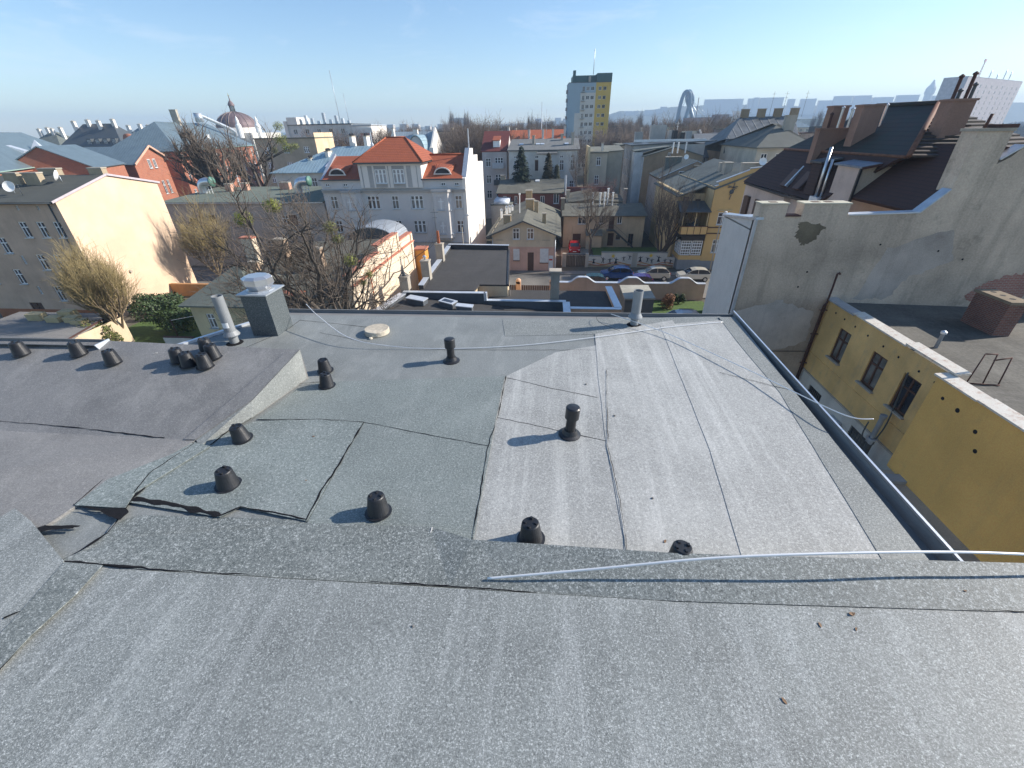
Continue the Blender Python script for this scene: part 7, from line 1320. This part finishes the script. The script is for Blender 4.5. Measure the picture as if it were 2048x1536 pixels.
# street trees
bare_tree('bare_tree', 'bare tree in the yard between the red car and the stair', (5.55,66.6,0), 9.2, .20, 31, depth=5, upb=.2, spread=.65, trunkf=.3, kids=3, minr=.014, group=None)
bare_tree('bare_tree', 'multi-stemmed bare tree beside the ochre house', (15.3,62.8,0), 11.8, .22, 41, depth=5, upb=.35, spread=.5, trunkf=.1, kids=3, minr=.014, forks=5)
bare_tree('bare_tree', 'slim bare tree against the white rear tenement wall', (4.9,92,0), 11.5, .14, 47, depth=4, upb=.4, spread=.4, trunkf=.45, kids=3, minr=.016)
bare_tree('bare_tree', 'reddish tangled bare tree over the brick yard wall', (8.0,85,0), 9.5, .18, 53, depth=4, upb=.15, spread=.8, kids=4, minr=.02, m2=plain('reddish_twig', (.20,.11,.09), .9))
TW[:] = [1, 1.4, .014]
big, _ = bare_tree('bare_tree', 'massive thick-trunked bare tree in front of the red brick wing', (-57.5,74.5,0), 14.0, .8, 61, depth=5, upb=.22, spread=.62, trunkf=.5, kids=3, minr=.022, curl=.35, forks=6)
t, _ = bare_tree('bare_tree', 'tall bare tree with mistletoe right of the domed church', (-57.0,85,0), 16.0, .45, 71, depth=4, upb=.15, spread=.6, trunkf=.45, kids=3, minr=.022, curl=.4)
for i, (px, py, r_) in enumerate(((556,252,1.0),(560,278,1.3),(575,296,1.2),(548,300,.8),(590,292,.8))): p = P(px,py,y=85)-t.location; mistletoe(t, p, r_, 50+i, 420); MB().tube([Vector((.5,0,12)), p], [.14,.06], 5).build('limb', M['bark'], t)
# conifers
def spruce(label, loc, H, R, seed, m_=None):
    rnd = random.Random(seed); t = empty('spruce_tree', label, 'tree', loc); MB().tube([(0,0,0),(0,0,H)], [H*.018,.02], 7).build('trunk', M['bark'], t); mb = MB(); z = H*.06
    while z < H*.985:
        f = 1-z/H; n = max(6, int(9+18*f))
        for i in range(n):
            a = rnd.uniform(0,6.283); L_ = R*(f**.8)*rnd.uniform(.55,1.15); tip = Vector((L_*math.cos(a), L_*math.sin(a), z-L_*.22+rnd.uniform(-.1,.1)))
            for k in range(max(3,int(L_*7))):
                g_ = (k+1)/max(3,int(L_*7)); c = Vector((0,0,z)).lerp(tip, g_); w_ = .30+.30*(1-abs(g_-.5)); ang = a+rnd.uniform(.6,1.4)*rnd.choice((-1,1)); e = Vector((math.cos(ang),math.sin(ang),-.55))*w_; s2 = Vector((-math.sin(ang),math.cos(ang),0))*.11
                mb.face([c-s2, c+e, c+s2])
                mb.face([c+Vector((0,0,.03))-e*.3, c+e*.5+s2, c+e*.9-Vector((0,0,.1))])
        z += max(.12, H*.017)
    mb.build('crown', m_ or M['spruce'], t); return t
p = P(1043,368,y=90.5); spruce('large dark green spruce in front of the white rear tenement', (p.x,p.y,0), 14.6, 4.3, 1); p = P(1096,368,y=92); spruce('thinner brownish spruce in the middle', (p.x,p.y,0), 13.4, 2.9, 2, plain('brown_needles', (.055,.050,.025), .8, var=.3)); p = P(1113,368,y=92.5); spruce('smallest sparse spruce right of the brownish one', (p.x,p.y,0), 11.3, 1.8, 3, plain('grey_needles', (.06,.07,.045), .8, var=.3))
TW[:] = [3, 1.5, .022]
# ---- tree belts further out, each tree a copy of a few
def far_proto(seed, H, upb, spread, dep=4, kids=4): return bare_tree('bare_tree', 'bare brown tree of the far belt', (0,0,0), H, H*.018, seed, depth=dep, upb=upb, spread=spread, trunkf=.18, kids=kids, minr=.03, m2=M['ftwig'], curl=.35, group='bare trees of the far belt', forks=6)[0]
fp = [far_proto(101,16,.25,.65), far_proto(102,17.5,.3,.6), far_proto(103,15,.2,.8)]
pop = bare_tree('poplar_tree', 'slender bare poplar rising above the far belt', (0,0,0), 18, .25, 107, depth=3, upb=1.2, spread=.30, trunkf=.12, kids=4, minr=.03, m2=M['ftwig'], curl=.15, group='bare poplars rising above the far trees', forks=7)[0]
rnd = random.Random(5); used = [0,0,0]
def put(proto, x, y, s, az):
    o = proto if not proto.get('placed') else copy_tree(proto); proto['placed'] = 1
    o.location = (x,y,0); o.rotation_euler = (0,0,az); o.scale = (s,s,s)
spots = []
for x0, x1, y0, y1, n in ((-62,-42,125,150,10),(-27,-14,112,165,18),(-40,5,165,260,26),(22,60,215,330,22),(18,40,150,200,8),(-130,-70,165,260,16),(-30,40,270,420,24),(40,140,340,520,24),(-140,-20,300,520,26),(34,70,120,180,10)):
    for i in range(n): spots.append((rnd.uniform(x0,x1), rnd.uniform(y0,y1)))
for i, (x, y) in enumerate(spots): put(fp[i % 3], x, y, rnd.uniform(.85,1.25)*(1.0 if y < 260 else 1.15), rnd.uniform(0,6.28))
for px, y, s in ((1060,300,1.35),(1278,330,1.35),(1306,320,1.3),(905,420,1.7),(918,420,1.5),(934,430,1.7),(942,430,1.45),(1622,480,1.3),(1632,480,1.5),(1646,480,1.4),(1664,480,1.3),(1256,300,1.0),(1290,300,.9)):
    put(pop, P(px,260,y=y).x, y, s, px)
for o in list(bpy.data.objects):
    if 'placed' in o.keys(): del o['placed']
# far wood: nobody could count it
fw_ = MB(); rnd = random.Random(9)
for i in range(2600):
    y = rnd.uniform(520,1500); x = rnd.uniform(-.75,.95)*y; h_ = rnd.uniform(9,14); w_ = rnd.uniform(5,9)
    for k in range(5):
        a = rnd.uniform(0,3.14); c = Vector((x+rnd.gauss(0,w_*.4),y+rnd.gauss(0,3),0)); e = Vector((math.cos(a),math.sin(a),0))*w_*.4; pts = [c-e, c+e, c+e*.9+Vector((0,0,h_*rnd.uniform(.5,.9))), c+e*rnd.uniform(-.3,.3)+Vector((0,0,h_*rnd.uniform(.85,1.1))), c-e*.9+Vector((0,0,h_*rnd.uniform(.5,.9)))]
        fw_.face(pts)
o = fw_.build('distant_wood', plain('distant_wood_brown', (.10,.085,.065), .95, var=.3, scale=.05, bmp=0)); tag(o, 'brown mass of bare trees reaching to the horizon', 'trees', None, 'stuff')
# ---- haze
hz = MB(); hz.box(-3200,3200,-40,3600,-1,150); hm = bpy.data.materials.new('haze_air'); hm.use_nodes = True; n_ = hm.node_tree; n_.nodes.clear(); vo = n_.nodes.new('ShaderNodeVolumePrincipled'); vo.inputs['Color'].default_value = (.55,.75,1,1); vo.inputs['Density'].default_value = HAZE; vo.inputs['Anisotropy'].default_value = .1; mo = n_.nodes.new('ShaderNodeOutputMaterial'); n_.links.new(vo.outputs[0], mo.inputs['Volume'])
o = hz.build('haze', hm); tag(o, 'thin blue morning haze over the city', 'haze', None, 'stuff')
bpy.context.view_layer.update()
